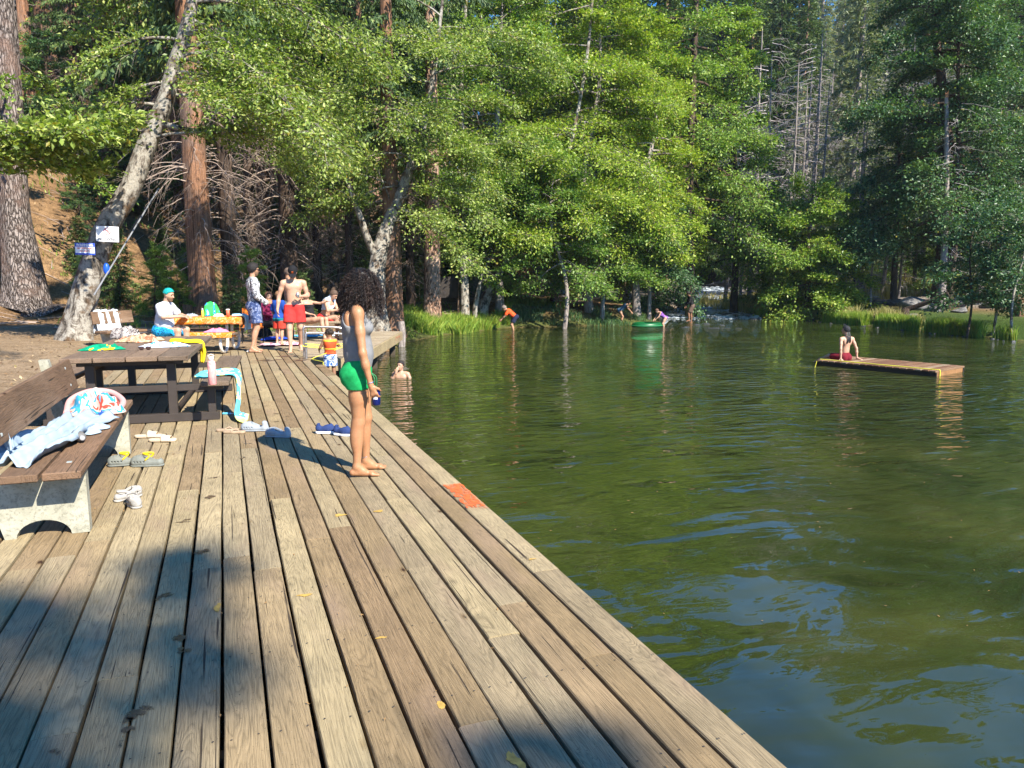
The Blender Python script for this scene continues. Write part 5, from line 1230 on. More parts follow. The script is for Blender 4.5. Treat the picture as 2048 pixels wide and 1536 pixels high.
# her can (held, its own thing)
M_navy = plain('navy_can', (.008, .018, .14), .3, .1, metal=.3); M_white = plain('white_paint', (.8, .8, .8), .5, .05); M_alu = plain('aluminium', (.7, .7, .72), .3, .1, metal=1.)
R2 = lambda v, a: np.array([v[0]*cos(a)-v[1]*sin(a), v[0]*sin(a)+v[1]*cos(a), v[2]])
def loc2w(v, loc, a): return R2(v, a)+np.array(loc)
cc = loc2w(np.array([.126, -.19, .598]), loc, R_RIGHT+radians(14))
t2 = thing('drink_can', 'navy blue can with white lettering held in the curly-haired woman\'s hand', 'can', cc)
def lathe(prof, n=24): 
    V = [(r*cos(a), r*sin(a), z) for r, z in prof for a in np.linspace(0, 2*pi, n, endpoint=False)]; m = len(prof)
    F = [(i*n+j, i*n+(j+1) % n, (i+1)*n+(j+1) % n, (i+1)*n+j) for i in range(m-1) for j in range(n)]+[tuple(range(n))[::-1], tuple(range((m-1)*n, m*n))]; return V, F
mb = MB(); mb.add(*lathe([(.024, 0), (.033, .008), (.033, .108), (.027, .12)])); part('can_body', mb.mesh('can_body', True), M_navy, t2)
mb = MB(); mb.add(*lathe([(.027, .1205), (.027, .124), (.024, .124)])); part('lid', mb.mesh('lid', True), M_alu, t2)
mb = MB()
for k in range(5):
    a = -YAW-pi/2-.5+.22*k; 
    mb.add([(.0336*cos(a+da), .0336*sin(a+da), z) for da, z in ((0, .05), (.13, .05), (.13, .075), (.0, .075))], [(0, 1, 2, 3)])
part('lettering', mb, M_white, t2)

# ---- seated man with teal hair
def seated(sx=.45, h=.50, lean=.08, spread=.13, foot=.0, top=1., **kw):
    d = dict(pelvis=(0, 0, h+.05), neck=(lean, 0, h+.56), head=(lean+.05, 0, h+.72), shL=(lean-.01, .185, h+.50), shR=(lean-.01, -.185, h+.50), elL=(lean+.08, .23, h+.24), elR=(lean+.08, -.23, h+.24),
             wrL=(lean+.33, .14, h+.22), wrR=(lean+.33, -.14, h+.22), hdL=(1, -.3, -.1), hdR=(1, .3, -.1), pnL=(0, 0, -1), pnR=(0, 0, -1), hipL=(.02, .09, h), hipR=(.02, -.09, h), knL=(sx, spread, h+.04), knR=(sx, -spread, h+.04),
             anL=(sx-.02+foot, spread, .08), anR=(sx-.02+foot, -spread, .08))
    d.update(kw); return jit(**d)
loc = at_d(318, 14.9, 0); J = seated(.43, .50, .10, .15, .0, elL=(.22, .25, .83), elR=(.20, -.26, .81), wrL=(.47, .10, .815), wrR=(.46, -.08, .815), head=(.19, 0, 1.235), neck=(.11, 0, 1.09), face=(.95, -.08, -.22))
t = person('bearded man with short teal hair in white T-shirt seated at the orange-covered table', loc, R_RIGHT-radians(8), J, 1.0, SK_FAIR, .0105, bulk=1.08, fat=.05)
M_wtee = cloth('white_tshirt', (.50, .51, .55), var=.08)
S = build_body(J, 1., 'm', 1.1, fat=.055, only=('torso',), glute=.9)
for q in 'LR': S.cone(J['sh'+q], J['sh'+q]+(J['el'+q]-J['sh'+q])*.72, .070, .066, .03)
garment(t, 't_shirt', S, M_wtee, .011, .013, alongcut(((0, 0, .50), (0, 0, -1)), (J['neck']+[0, 0, .015], (.1, 0, 1))), .006, (22, 20, 16))
garment(t, 'swim_trunks', shorts_sdf(J, 1., .86, 1.1, 1.12, .03), pattern('blue_print', [(.01, .03, .10), (.01, .28, .55), (.02, .42, .70), (.01, .05, .16)], 14., dist=3.), .012, .012, shorts_cut(J, 1., .86, .08), .005)
hair_cap(t, J, 1., (.0, .30, .29), None, .016, .045, .02); face_parts(t, J, 1., (.20, .11, .06))
# ---- man in tie-dye shirt
loc = at_deck(513, 704); s = 1.07
J = Jscale(jit(face=(.85, .25, -.12), elR=(.02, -.23, 1.12), wrR=(.20, -.16, .98), elL=(.02, .23, 1.12), wrL=(.22, .12, 1.0), anR=(-.1, -.12, .085), hdL=(1, -.3, .1), hdR=(1, .3, .1), toeR=(1, -.2, 0)), s)
t = person('standing man in grey tie-dye long-sleeved shirt and blue patterned shorts', loc, R_RIGHT+radians(28), J, s, SK_MID, .011)
S = build_body(J, s, 'm', 1.06, only=('torso',), glute=.85)
for q in 'LR': S.cone(J['sh'+q], J['el'+q], .062*s, .052*s, .03); S.cone(J['el'+q], J['wr'+q], .050*s, .038*s, .02)
garment(t, 'long_sleeved_shirt', S, pattern('tie_dye', [(.62, .62, .62), (.12, .12, .13), (.55, .55, .56), (.04, .04, .045), (.66, .66, .66)], 7., dist=1.2, detail=4), .012, .013, alongcut(((0, 0, .90*s), (0, 0, -1)), (J['neck']+[0, 0, .02], (.1, 0, 1))), .006)
garment(t, 'shorts', shorts_sdf(J, s, .78, 1., 1.22), pattern('navy_floral', [(.02, .035, .10), (.06, .09, .20), (.22, .25, .36), (.015, .02, .06)], 10.), .012, .014, shorts_cut(J, s, .78, .06), .006)
hair_cap(t, J, s, (.012, .009, .008), None, .020, .04, -.07); face_parts(t, J, s, (.02, .012, .01))
mb = MB(); A = head_axes(J); c = J['head']+A[2]*.012*s+A[0]*.093*s; mb.box(c, (.012, .135, .03), ax=A, bev=.004); mb.box(c-A[0]*.05+A[1]*.075, (.1, .006, .01), ax=A, bev=.002); mb.box(c-A[0]*.05-A[1]*.075, (.1, .006, .01), ax=A, bev=.002); part('sunglasses', mb, M_black, t)
# ---- man in red shorts
loc = at_deck(592, 703); s = 1.04
J = Jscale(jit(face=(.75, -.05, -.66), head=(.045, 0, 1.62), neck=(0, 0, 1.47), shR=(0, -.20, 1.41), shL=(0, .20, 1.41), elR=(-.03, -.29, 1.13), wrR=(.03, -.33, .87), elL=(-.02, .27, 1.14), wrL=(.22, .15, 1.14), hdL=(.75, -.6, .1), pnL=(-.3, -.8, 0),
               knR=(.10, -.11, .49), anR=(.14, -.10, .085), knL=(.02, .11, .50), anL=(-.18, .10, .11), toeR=(1, -.1, 0), toeL=(1, .15, -.1)), s)
t = person('bare-chested man in red shorts and black cap looking down at his hand', loc, R_CAM+radians(16), J, s, SK_FAIR, .0105, curlL=1.1, bulk=1.08)
garment(t, 'shorts', shorts_sdf(J, s, .74, 1.05, 1.3), M_red_sh, .011, .013, shorts_cut(J, s, .74, .02), .006)
A = head_axes(J); f, sd, u = A; c = J['head']
S = SDF().ell(c+u*.035*s-f*.012*s, (.102*s, .084*s, .105*s), A, .02); V, F = S.mesh(.008, .012, alongcut((c+u*.035*s, -u))); cap_ = part('cap', np_mesh('cap', V, F), M_black, t)
S = SDF().ell(c+u*.04*s+f*.115*s, (.085*s, .075*s, .012*s), A, .02); V, F = S.mesh(.007, .002, alongcut((c+f*.08*s, -f))); part('brim', np_mesh('brim', V, F), M_black, cap_)
mb = MB(); o = c+u*.085*s+f*.098*s; mb.box(o, (.006, .012, .045), ax=A, bev=.002); mb.box(o+u*.018, (.006, .04, .010), ax=A, bev=.002); mb.box(o-u*.018, (.006, .04, .010), ax=A, bev=.002); mb.box(o+sd*.014, (.006, .010, .03), ax=A, bev=.002); mb.box(o-sd*.014, (.006, .010, .03), ax=A, bev=.002)
part('cap_emblem', mb, plain('orange_thread', (.75, .14, .02)), cap_); face_parts(t, J, s, (.03, .015, .01))
mb = MB(); cc = loc2w(J['wrL']+[.085, -.075, -.03], loc, R_CAM+radians(16)); mb.add(*lathe([(.02, 0), (.031, .006), (.031, .10), (.02, .112)])); mb.V[0] = mb.V[0]+cc
single('drink_can', mb.mesh('drink_can', True), M_alu, 'silver can held up by the man in red shorts', 'can')
# ---- shaved-head tattooed man behind him
loc = at_d(576, 18.0, 0); s = 1.03; J = Jscale(jit(face=(.9, .3, -.1), elL=(.1, .25, 1.18), wrL=(.28, .1, 1.1)), s)
t = person('shaved-headed bare-backed man with tattooed shoulders standing behind the man in red shorts', loc, R_RIGHT+radians(25), J, s, SK_MID, .0125)
garment(t, 'shorts', shorts_sdf(J, s, .75, 1., 1.2), cloth('grey_shorts', (.10, .11, .13)), .013, .013, shorts_cut(J, s, .75, .04), .005); face_parts(t, J, s)
hair_cap(t, J, s, (.12, .08, .06), None, .004, .05, -.04)
garment(t, 'tattoo', build_body(J, s, 'm', 1., only=('torso',)), pattern('tattoo_ink', [(.52, .30, .19), (.16, .11, .10), (.50, .29, .18), (.2, .13, .11)], 22., dist=2.5), .012, .0015, lambda G: np.maximum(1.05-G[..., 2], np.maximum(G[..., 2]-1.45, G[..., 0]+.01)), 0)
# ---- seated woman in maroon
loc = at_d(533, 19.6, 0); J = seated(.40, .36, .0, .10, .12, face=(.9, -.3, 0), elR=(.05, -.22, .65), wrR=(.26, -.08, .60), elL=(.05, .22, .65), wrL=(.26, .08, .62))
t = person('woman in maroon long-sleeved top and black shorts seated low behind the group', loc, R_RIGHT-radians(30), J, .97, SK_FAIR, .012, sex='f', fat=.02)
S = build_body(J, .97, 'f', 1.03, only=('torso',), fat=.02, glute=.9)
for q in 'LR': S.cone(J['sh'+q], J['el'+q], .055, .048, .03); S.cone(J['el'+q], J['wr'+q], .045, .034, .02)
garment(t, 'long_sleeved_top', S, cloth('maroon_cloth', (.16, .012, .05)), .012, .010, alongcut(((0, 0, .40), (0, 0, -1)), (J['neck']+[0, 0, .0], (0, 0, 1))), .004)
garment(t, 'shorts', shorts_sdf(J, .97, .8, 1., 1.05), M_black, .012, .012, shorts_cut(J, .97, .8, .05), .003); hair_cap(t, J, .97, (.13, .06, .035), None, .02, .04, -.1); face_parts(t, J, .97)
# ---- boy in blue shirt
loc = at_deck(560, 690); s = .71; J = Jscale(jit(face=(.3, .5, -.1), elR=(.05, -.23, 1.15), wrR=(.12, -.15, .95)), s)
t = person('boy in blue T-shirt with teal and red shorts, back to the camera', loc, R_AWAY-radians(25), J, s, SK_FAIR, .011)
S = build_body(J, s, 'm', 1.1, only=('torso',), glute=.9)
for q in 'LR': S.cone(J['sh'+q], J['sh'+q]+(J['el'+q]-J['sh'+q])*.8, .066*s, .066*s, .03)
garment(t, 't_shirt', S, cloth('royal_blue_cloth', (.015, .06, .30)), .011, .014, alongcut(((0, 0, .86*s), (0, 0, -1)), (J['neck']+[0, 0, .01], (0, 0, 1))), .006)
garment(t, 'shorts', shorts_sdf(J, s, .85, 1.1, 1.3), [cloth('bright_red_cloth', (.55, .05, .03))], .011, .012, shorts_cut(J, s, .85, -.12), .004)
garment(t, 'shorts_waist', shorts_sdf(J, s, .5, 1.1, 1.2), [cloth('teal_cloth', (.01, .16, .20))], .011, .013, lambda G: np.maximum(G[..., 2]-.90*s, .77*s-G[..., 2]), .004)
hair_cap(t, J, s*1.08, (.25, .13, .06), None, .02, .04, -.08)
# ---- couple on the bench
loc = at_d(618, 18.9, 0); J = seated(.44, .50, -.16, .08, .10, pelvis=(-.02, 0, .54), neck=(-.12, 0, 1.0), head=(-.09, 0, 1.15), face=(.6, -.7, .1), shL=(-.12, .17, .95), shR=(-.12, -.17, .95), elR=(-.05, -.25, .72), wrR=(.15, -.14, .66), elL=(.10, .26, .92), wrL=(.30, .30, .98), hdL=(1, .2, 0))
t = person('woman in black swimsuit leaning back on the low bench', loc, R_RIGHT-radians(28), J, .95, SK_FAIR, .012, sex='f', fat=.03)
S = build_body(J, .95, 'f', 1., only=('torso',), fat=.03)
garment(t, 'swimsuit', S, M_black, .012, .008, lambda G: np.maximum((G[..., 2]-.90)-.0*G[..., 0], .47-G[..., 2]), .0); hair_cap(t, J, .95, (.05, .025, .015), None, .022, .04, -.10); face_parts(t, J, .95)
loc = at_d(646, 19.6, 0); J = seated(.46, .50, .22, .10, -.02, neck=(.20, 0, 1.03), head=(.31, 0, 1.12), face=(.8, 0, -.6), shL=(.17, .18, .97), shR=(.17, -.18, .97), elR=(.26, -.22, .72), wrR=(.50, -.12, .74), elL=(.28, .2, .72), wrL=(.5, .1, .75))
t = person('man in red shorts hunched on the bench with a pale blue towel over his shoulders', loc, R_RIGHT-radians(20), J, 1., SK_FAIR, .012)
garment(t, 'shorts', shorts_sdf(J, 1., .75, 1., 1.15), M_red_sh, .012, .012, shorts_cut(J, 1., .75, .06), .004); hair_cap(t, J, 1., (.10, .06, .04), None, .014, .045, -.03); face_parts(t, J)
S = build_body(J, 1., 'm', 1.1, only=('torso',)); garment(t, 'towel', S, cloth('pale_blue_towel', (.50, .60, .72)), .012, .022, lambda G: np.maximum(.74-G[..., 2], np.maximum(G[..., 0]-.24, G[..., 1]*.0-1)), .008)
# ---- small boy at the ladder
loc = at_d(655, 14.6, -.52); s = .62; J = Jscale(jit(face=(.2, .9, -.2), elR=(.04, -.30, 1.20), wrR=(.24, -.26, 1.28), hdR=(1, .2, .2), elL=(.02, .30, 1.18), wrL=(.2, .32, 1.12)), s)
t = thing('person', 'small curly-haired boy in orange and yellow swim vest standing by the ladder rails', 'person', loc, R_AWAY+radians(20)); S = build_body(J, s, only=('torso', 'armL', 'armR', 'legL', 'legR')); head_sdf(S, J, s*1.22); V, F = S.mesh(.010); part('body', np_mesh('body', V, F), SK_BROWN, t)
S = build_body(J, s, 'm', 1.15, only=('torso',), glute=.8)
garment(t, 'swim_vest', S, plain('orange_vest', (.55, .07, .012), .7), .010, .014, band(.98*s, 1.42*s), .003)
garment(t, 'vest_band', S, plain('yellow_vest_band', (.60, .36, .02), .7), .010, .018, band(1.12*s, 1.17*s), .0); garment(t, 'vest_collar', S, plain('yellow_vest_band', (.60, .36, .02)), .010, .018, band(1.37*s, 1.44*s), .0)
garment(t, 'shorts', shorts_sdf(J, s, .75, 1.05, 1.2), pattern('blue_white_shorts', [(.05, .12, .35), (.6, .65, .7), (.04, .1, .3)], 12.), .010, .012, shorts_cut(J, s, .75, .02), .003)
A = head_axes(J); S = SDF(); c = J['head']
for k in range(60):
    v = rng.normal(0, 1, 3); v[2] = abs(v[2])-.15; v = nrm(v); S.ell(c+A[2]*.02*s+v*.118*s-A[0]*.01*s, (.032*s,)*3, None, .006)
V, F = S.mesh(.007); part('hair', np_mesh('hair', V, F), plain('black_curls', (.02, .012, .008), .7), t)
# ---- swimmer
loc = (3.72, 16.9, -.70-1.30); s = .9; J = Jscale(jit(face=(.95, -.2, 0), elR=(.16, -.22, 1.22), wrR=(.20, -.06, 1.46), hdR=(-.1, .3, 1), pnR=(-1, 0, 0), elL=(.0, .28, 1.2), wrL=(.1, .35, 1.05)), s)
loc = (loc[0], loc[1], -.70-1.30*s-.02)
t = person('wet-haired boy up to his shoulders in the pool holding his nose', loc, R_CAM-radians(10), J, s, SK_FAIR, .0095); hair_cap(t, J, s, (.02, .014, .012), None, .010, .04, -.02); face_parts(t, J, s)
# ---- child in orange shirt at the far bank
loc = at_d(1028, 32.2, -.90); s = .92
bend = dict(pelvis=(-.06, 0, .84), neck=(.34, 0, 1.18), head=(.46, 0, 1.24), face=(.8, 0, -.6), shL=(.30, .17, 1.14), shR=(.30, -.17, 1.14), elL=(.42, .18, .90), elR=(.42, -.18, .90), wrL=(.58, .10, .74), wrR=(.58, -.10, .74), hdL=(.6, 0, -.8), hdR=(.6, 0, -.8),
            hipL=(-.06, .09, .82), hipR=(-.06, -.09, .82), knL=(.12, .13, .48), knR=(.10, -.13, .48), anL=(.0, .14, .085), anR=(.0, -.14, .085))
J = Jscale(jit(**bend), s)
t = person('child in bright orange T-shirt bending in the shallows by the grassy bank', loc, R_LEFT+radians(5), J, s, SK_MID, .014)
S = build_body(J, s, 'm', 1.1, only=('torso',), glute=.7); [S.cone(J['sh'+q], J['sh'+q]+(J['el'+q]-J['sh'+q])*.7, .06*s, .06*s, .03) for q in 'LR']
garment(t, 't_shirt', S, plain('orange_shirt', (.85, .09, .015), .8), .014, .014, alongcut((J['neck'], J['neck']-J['pelvis']), (J['pelvis'], J['pelvis']-J['neck'])), .004)
garment(t, 'shorts', shorts_sdf(J, s, .7, 1., 1.15), cloth('dark_navy_shorts', (.015, .02, .05)), .014, .012, shorts_cut(J, s, .7, .08), .003); hair_cap(t, J, s, (.2, .16, .14), None, .02, .03, -.04, .008, 'cap')
# ---- man at far table, girl with tube, two dark figures
loc = at_d(1108, 38., 0); loc = (loc[0], loc[1], gz(loc[0], loc[1])); J = seated(.42, .46, .05, .12, face=(1, 0, -.2))
t = person('far seated man in red cap and tan shirt beside the shaded picnic table', loc, R_RIGHT-radians(60), J, 1., SK_MID, .015); S = build_body(J, 1., 'm', 1.08, only=('torso', ), fat=.03)
for q in 'LR': S.cone(J['sh'+q], J['el'+q], .06, .055, .03)
garment(t, 'shirt', S, cloth('tan_shirt', (.35, .22, .14)), .015, .012, alongcut(((0, 0, .5), (0, 0, -1)), (J['neck'], (0, 0, 1))), .003); hair_cap(t, J, 1., (.6, .04, .03), plain('red_cap', (.65, .04, .03)), .014, .03, .02, .01, 'cap')
garment(t, 'shorts', shorts_sdf(J, 1., .8), cloth('brown_shorts', (.12, .08, .06)), .015, .01, shorts_cut(J, 1., .8, .05), 0)
loc = at_d(1330, 34.6, -.95); s = .78; J = Jscale(jit(**bend), s)
t = person('girl in purple patterned swimsuit bending over the green inflatable tube', loc, R_LEFT+radians(15), J, s, SK_FAIR, .014, sex='f')
garment(t, 'swimsuit', build_body(J, s, 'f', 1.03, only=('torso',), glute=1.0), pattern('purple_print', [(.10, .03, .25), (.35, .15, .45), (.08, .03, .22)], 16.), .014, .008, alongcut((J['pelvis']-[0.05, 0, .09], J['pelvis']-J['neck']), (J['neck']-nrm(J['neck']-J['pelvis'])*.05, J['neck']-J['pelvis'])), 0); hair_cap(t, J, s, (.12, .06, .04), None, .02, .04, -.12, .01)
loc = at_d(1386, 37.5, -.75); s = .95; J = Jscale(jit(face=(1, 0, -.4), neck=(.14, 0, 1.44), head=(.22, 0, 1.58), shL=(.12, .18, 1.38), shR=(.12, -.18, 1.38), elL=(.2, .22, 1.12), wrL=(.35, .12, .95), elR=(.2, -.22, 1.12), wrR=(.35, -.12, .95), knL=(.2, .1, .55), anL=(.15, .1, .2)), s)
t = person('person in dark clothes stooping among the stones at the creek mouth', loc, R_LEFT, J, s, SK_BROWN, .015)
S = build_body(J, s, 'm', 1.1, only=('torso', 'armL', 'armR'), fingers=False); garment(t, 'dark_shirt', S, M_black, .015, .012, alongcut((J['neck'], (0, 0, 1)), ((0, 0, .85*s), (0, 0, -1)), ((.33*s, 0, 0), (1, 0, 0))), .003)
garment(t, 'shorts', shorts_sdf(J, s, .8), cloth('brown_shorts', (.12, .08, .06)), .015, .012, shorts_cut(J, s, .8, .08), 0); hair_cap(t, J, s, (.02, .015, .01), None, .02, .03, -.06, .01)
loc = at_d(1243, 36., -.72); s = .85; J = Jscale(jit(**bend), s)
t = person('child in dull blue shirt crouching in the shade under the overhanging branches', loc, R_RIGHT, J, s, SK_MID, .015)
garment(t, 'shirt', build_body(J, s, 'm', 1.1, only=('torso',)), cloth('dull_blue_cloth', (.05, .10, .16)), .015, .012, alongcut((J['neck'], J['neck']-J['pelvis'])), 0); hair_cap(t, J, s, (.04, .03, .02), None, .02, .03, -.06, .01)

# ================================================================ raft and its sitter
RZ = -.56
A_, B_, C_ = un(1634, 720, RZ), un(1873, 742, RZ), un(1912, 727, RZ); e1 = B_-A_; L1_ = np.linalg.norm(e1); e1 /= L1_; e2 = C_-B_; e2 = e2-e1*(e2@e1); W1_ = np.linalg.norm(e2); e2 /= W1_; W1_ = min(W1_, 1.6)
raft = thing('swim_raft', 'low brown floating raft of planks with a yellow rope along its near edge', 'raft', (*((A_+e1*L1_/2+e2*W1_/2)[:2]), RZ-.15))
mb = MB(); n = int(L1_/.16)
for i in range(n):
    p = A_+e1*(.08+i*L1_/n); mb.beam(p-e2*.02+[0, 0, -.02+rng.uniform(-.003, .003)], p+e2*(W1_+.02*rng.rand())+[0, 0, -.02], L1_/n-.018, .04, a=rng.rand())
part('decking', mb, wood_deck('raft_planks', [(.20, .10, .055), (.24, .13, .07), (.28, .17, .10), (.17, .085, .05), (.34, .25, .17)], axis='x'), raft, True)
for nm, o0, o1 in (('near_beam', .03, .03), ('far_beam', W1_-.05, W1_-.05)):
    mb = MB(); mb.beam(A_+e2*o0+[0, 0, -.135], A_+e1*L1_+e2*o1+[0, 0, -.135], .05, .19); part('side_beam', mb, plain('black_wet_wood', (.02, .014, .01), .6), raft, True)
mb = MB(); mb.beam(A_+e1*(L1_-.04)+e2*.06+[0, 0, -.12], A_+e1*(L1_-.04)+e2*(W1_-.08)+[0, 0, -.12], .05, .15); mb.beam(A_+e1*(.04)+e2*.06+[0, 0, -.12], A_+e1*(.04)+e2*(W1_-.08)+[0, 0, -.12], .05, .15); part('end_board', mb, plain('orange_wood', (.26, .13, .05), .8, .35, 8.), raft, True)
M_rope = plain('yellow_rope', (.75, .70, .06), .7, .2, 40.)
mb = MB(); pts = [A_+e1*u*L1_+e2*(.16+.015*sin(u*20))+[0, 0, .012] for u in np.linspace(0, 1, 30)]; pts += [A_+e1*(L1_+.01)+e2*.18+[0, 0, z] for z in (-.03, -.1, -.17)]; mb.tube(pts, .013, 6); part('rope', mb, M_rope, raft, True)
mb = MB(); q = [un(a, b, WZ-.004) for a, b in ((1630, 735), (1560, 737), (1480, 738), (1400, 741))]; mb.tube([A_+[0, 0, -.02]]+list(smooth_path(q, 30)), .0045, 6)
single('floating_rope', mb, M_rope, 'thin yellow rope floating on the water left of the raft', 'rope')
loc = A_+e1*.42+e2*.62; loc = (loc[0], loc[1], RZ-.44)
J = seated(.40, .50, -.05, .12, .0, pelvis=(0, 0, .54), neck=(-.02, 0, 1.05), head=(.03, 0, 1.21), shL=(-.03, .18, .99), shR=(-.03, -.18, .99), elL=(-.12, .25, .74), elR=(-.12, -.25, .74), wrL=(-.15, .26, .49), wrR=(-.15, -.26, .49), hdL=(-.7, .3, -.15), hdR=(-.7, -.3, -.15), pnL=(0, 0, -1), pnR=(0, 0, -1),
           face=(.85, .5, 0), knL=(.36, .20, .52), knR=(.36, .02, .50), anL=(.62, .28, .40), anR=(.60, .1, .38), toeL=(1, .3, -.1), toeR=(1, 0, -.1))
t = person('person with dark wet hair in dark red trunks sitting on the raft, back to camera', loc, R_AWAY+radians(18), J, .92, SK_FAIR, .010, bulk=.92, curlL=.1, curlR=.1)
garment(t, 'swim_trunks', shorts_sdf(J, .92, .8, .95, 1.1), cloth('dark_red_cloth', (.16, .01, .02)), .011, .012, shorts_cut(J, .92, .8, .11), .003); hair_cap(t, J, .92, (.012, .012, .016), None, .014, .04, -.06)
mb = MB()
for k in range(14): x0 = -.10+.0*k; y0 = rng.uniform(-.05, .05); mb.tube(smooth_path([(-.07, y0, 1.17), (-.105, y0*1.2, 1.05), (-.118, y0*1.3, .95), (-.112, y0*1.3+.01, .86+.05*rng.rand())], 8), .006, 5)
part('wet_hair_strands', mb, plain('wet_hair', (.02, .014, .012), .3), t)
# green tube
tp = at_d(1297, 34.6, WZ+.05); t = thing('inflatable_tube', 'bright green inflatable tube floating beside the girl in purple', 'inflatable', tp)
def torus(R_, r_, n=40, m=14, sx=1.): 
    V = [((R_+r_*(1+.06*sin(a*9))*cos(b))*cos(a)*sx, (R_+r_*cos(b))*sin(a), r_*sin(b)) for a in np.linspace(0, 2*pi, n, endpoint=False) for b in np.linspace(0, 2*pi, m, endpoint=False)]
    return V, [(i*m+j, ((i+1) % n)*m+j, ((i+1) % n)*m+(j+1) % m, i*m+(j+1) % m) for i in range(n) for j in range(m)]
mb = MB(); mb.add(*torus(.42, .15, sx=1.35)); part('ring', mb.mesh('ring', True), plain('shaded_green_vinyl', (.003, .085, .024), .4, .1), t)  # vinyl colour darkened to stand for the shade under the branches
mb = MB(); mb.add(*torus(.585, .02, sx=1.33)); part('grab_rope', mb.mesh('grab_rope', True), plain('green_cord', (.02, .22, .07)), t)
# ================================================================ furniture and small things
rng = np.random.RandomState(9)
M_conc = NT('weathered_concrete'); _p = M_conc.pos()
M_conc = M_conc.bsdf(M_conc.mix(1., M_conc.ramp(M_conc.noise(_p, 4., 6, .7), [(.3, (.22, .21, .155)), (.6, (.38, .365, .29))]), M_conc.ramp(M_conc.noise(_p, 60., 3, .7), [(.3, .6), (.5, 1.)]), 'MULTIPLY'), .95, M_conc.bump(M_conc.noise(_p, 70., 4, .7), .6, .004), .1)
M_metal_b = plain('dark_painted_steel', (.045, .035, .03), .5, .2); M_bolt = plain('galvanised_bolt', (.55, .6, .58), .4, .2, metal=.6)
M_white_pipe = plain('white_painted_pipe', (.72, .68, .62), .45, .12)
def sheet(G, th):
    """cloth: grid of points (nu,nv,3) given a thickness"""
    du = np.gradient(G, axis=0); dv = np.gradient(G, axis=1); N = np.cross(du, dv); N /= np.linalg.norm(N, axis=-1)[..., None]+1e-9
    nu, nv = G.shape[:2]; V = np.vstack([(G+N*th/2).reshape(-1, 3), (G-N*th/2).reshape(-1, 3)]); k = nu*nv; i = np.arange(k).reshape(nu, nv)
    F = [tuple(q) for q in np.stack([i[:-1, :-1], i[1:, :-1], i[1:, 1:], i[:-1, 1:]], -1).reshape(-1, 4)]; F += [tuple(v+k for v in q[::-1]) for q in F]
    b = list(i[0, :])+list(i[1:, -1])+list(i[-1, -2::-1])+list(i[-2:0:-1, 0]); F += [(b[j], b[j]+k, b[(j+1) % len(b)]+k, b[(j+1) % len(b)])[::-1] for j in range(len(b))]
    return V, F
def ridg(x, y, seed):
    r = np.random.RandomState(seed); o = 0
    for k in range(6): a = r.rand()*6.28; f = r.uniform(.7, 2.2); o = o+(1-np.abs(np.sin((x*cos(a)+y*sin(a))*f*4+1.3*np.sin((x*sin(a)-y*cos(a))*f*3+r.rand()*6)+r.rand()*6)))*r.uniform(.5, 1)
    return o/4.
def heap(name, c, lx, ly, h, rz, m, label, cat, seed=0, group=None, n=44, flat=.15, th=.006):
    """crumpled cloth lying at c"""
    u, v = np.meshgrid(np.linspace(-1, 1, n), np.linspace(-1, 1, n), indexing='ij'); r = np.random.RandomState(seed)
    ang = np.arctan2(v, u); sq = np.maximum(abs(u), abs(v)); f1 = .82+.16*np.sin(3*ang+r.rand()*6)+.10*np.sin(5*ang+r.rand()*6)+.05*np.sin(9*ang+r.rand()*6)
    rad = sq*f1; X_ = np.cos(ang)*rad; Y_ = np.sin(ang)*rad
    fall = np.clip(1-sq**3, 0, 1); Z_ = h*(flat+(1-flat)*ridg(X_*1.2, Y_*1.2, seed))*fall+.004
    X_ = X_+.10*np.sin(Y_*9+seed)*fall; Y_ = Y_+.10*np.sin(X_*8+seed)*fall
    P = np.stack([X_*lx/2, Y_*ly/2, Z_], -1)
    V, F = sheet(P, th); a = rz; R_ = np.array([[cos(a), sin(a), 0], [-sin(a), cos(a), 0], [0, 0, 1]]); mb = MB(); mb.add(V@R_+np.array(c), F)
    return single(name, mb.mesh(name, True), m, label, cat, group)
# ---- concrete and wood bench
def bench(name, label, x, y, L=2.82, group=None):
    t = thing(name, label, 'bench', (x, y, 0), group=group)
    for yy in (.27, L-.30):
        pr = []
        W_ = .46
        arch = [(W_*.5+.13*cos(a)*1.15, .0+.105*sin(a)**1.0) for a in np.linspace(pi, 0, 13)]
        poly = [(.0, 0)]+[(p[0]-.02, p[1]) for p in arch]+[(W_, 0), (W_, .40), (-.02, .40), (-.02, .42), (-.13, .88), (-.20, .88), (-.13, .42), (-.05, .2)]
        mb = MB(); mb.prism(poly[::-1], (-.46, yy-.045, .0), (1, 0, 0), (0, 0, 1), (0, .09, 0)); part('concrete_leg', mb, M_conc, t)
    for k, (a, b) in enumerate(((-.005, -.215), (-.23, -.44))):
        mb = MB(); mb.box(((a+b)/2+.02, L/2, .425), (.205, L, .048), bev=.006, a=.2+.5*k); part('seat_plank', mb, M_brown, t)
    mb = MB(); ax_ = np.array([[cos(-.22), 0, -sin(-.22)], [0, 1, 0], [sin(-.22), 0, cos(-.22)]]); mb.box((-.475, L/2, .72), (.045, L, .27), bev=.006, a=.7, ax=ax_); part('backrest', mb, M_brown, t)
    mb = MB()
    for yy in (.27, L-.30):
        for z in (.65, .80): mb.box((-.475+.022+(z-.72)*-.22, yy, z), (.014, .022, .022), bev=.004)
        for x_ in (-.09, -.31): mb.box((x_, yy, .4505), (.03, .03, .006), bev=.002)
    part('bolts', mb, M_bolt, t); return t
b1 = bench('concrete_bench', 'brown plank bench on concrete legs, nearest the camera at the left', -.865, 5.0)
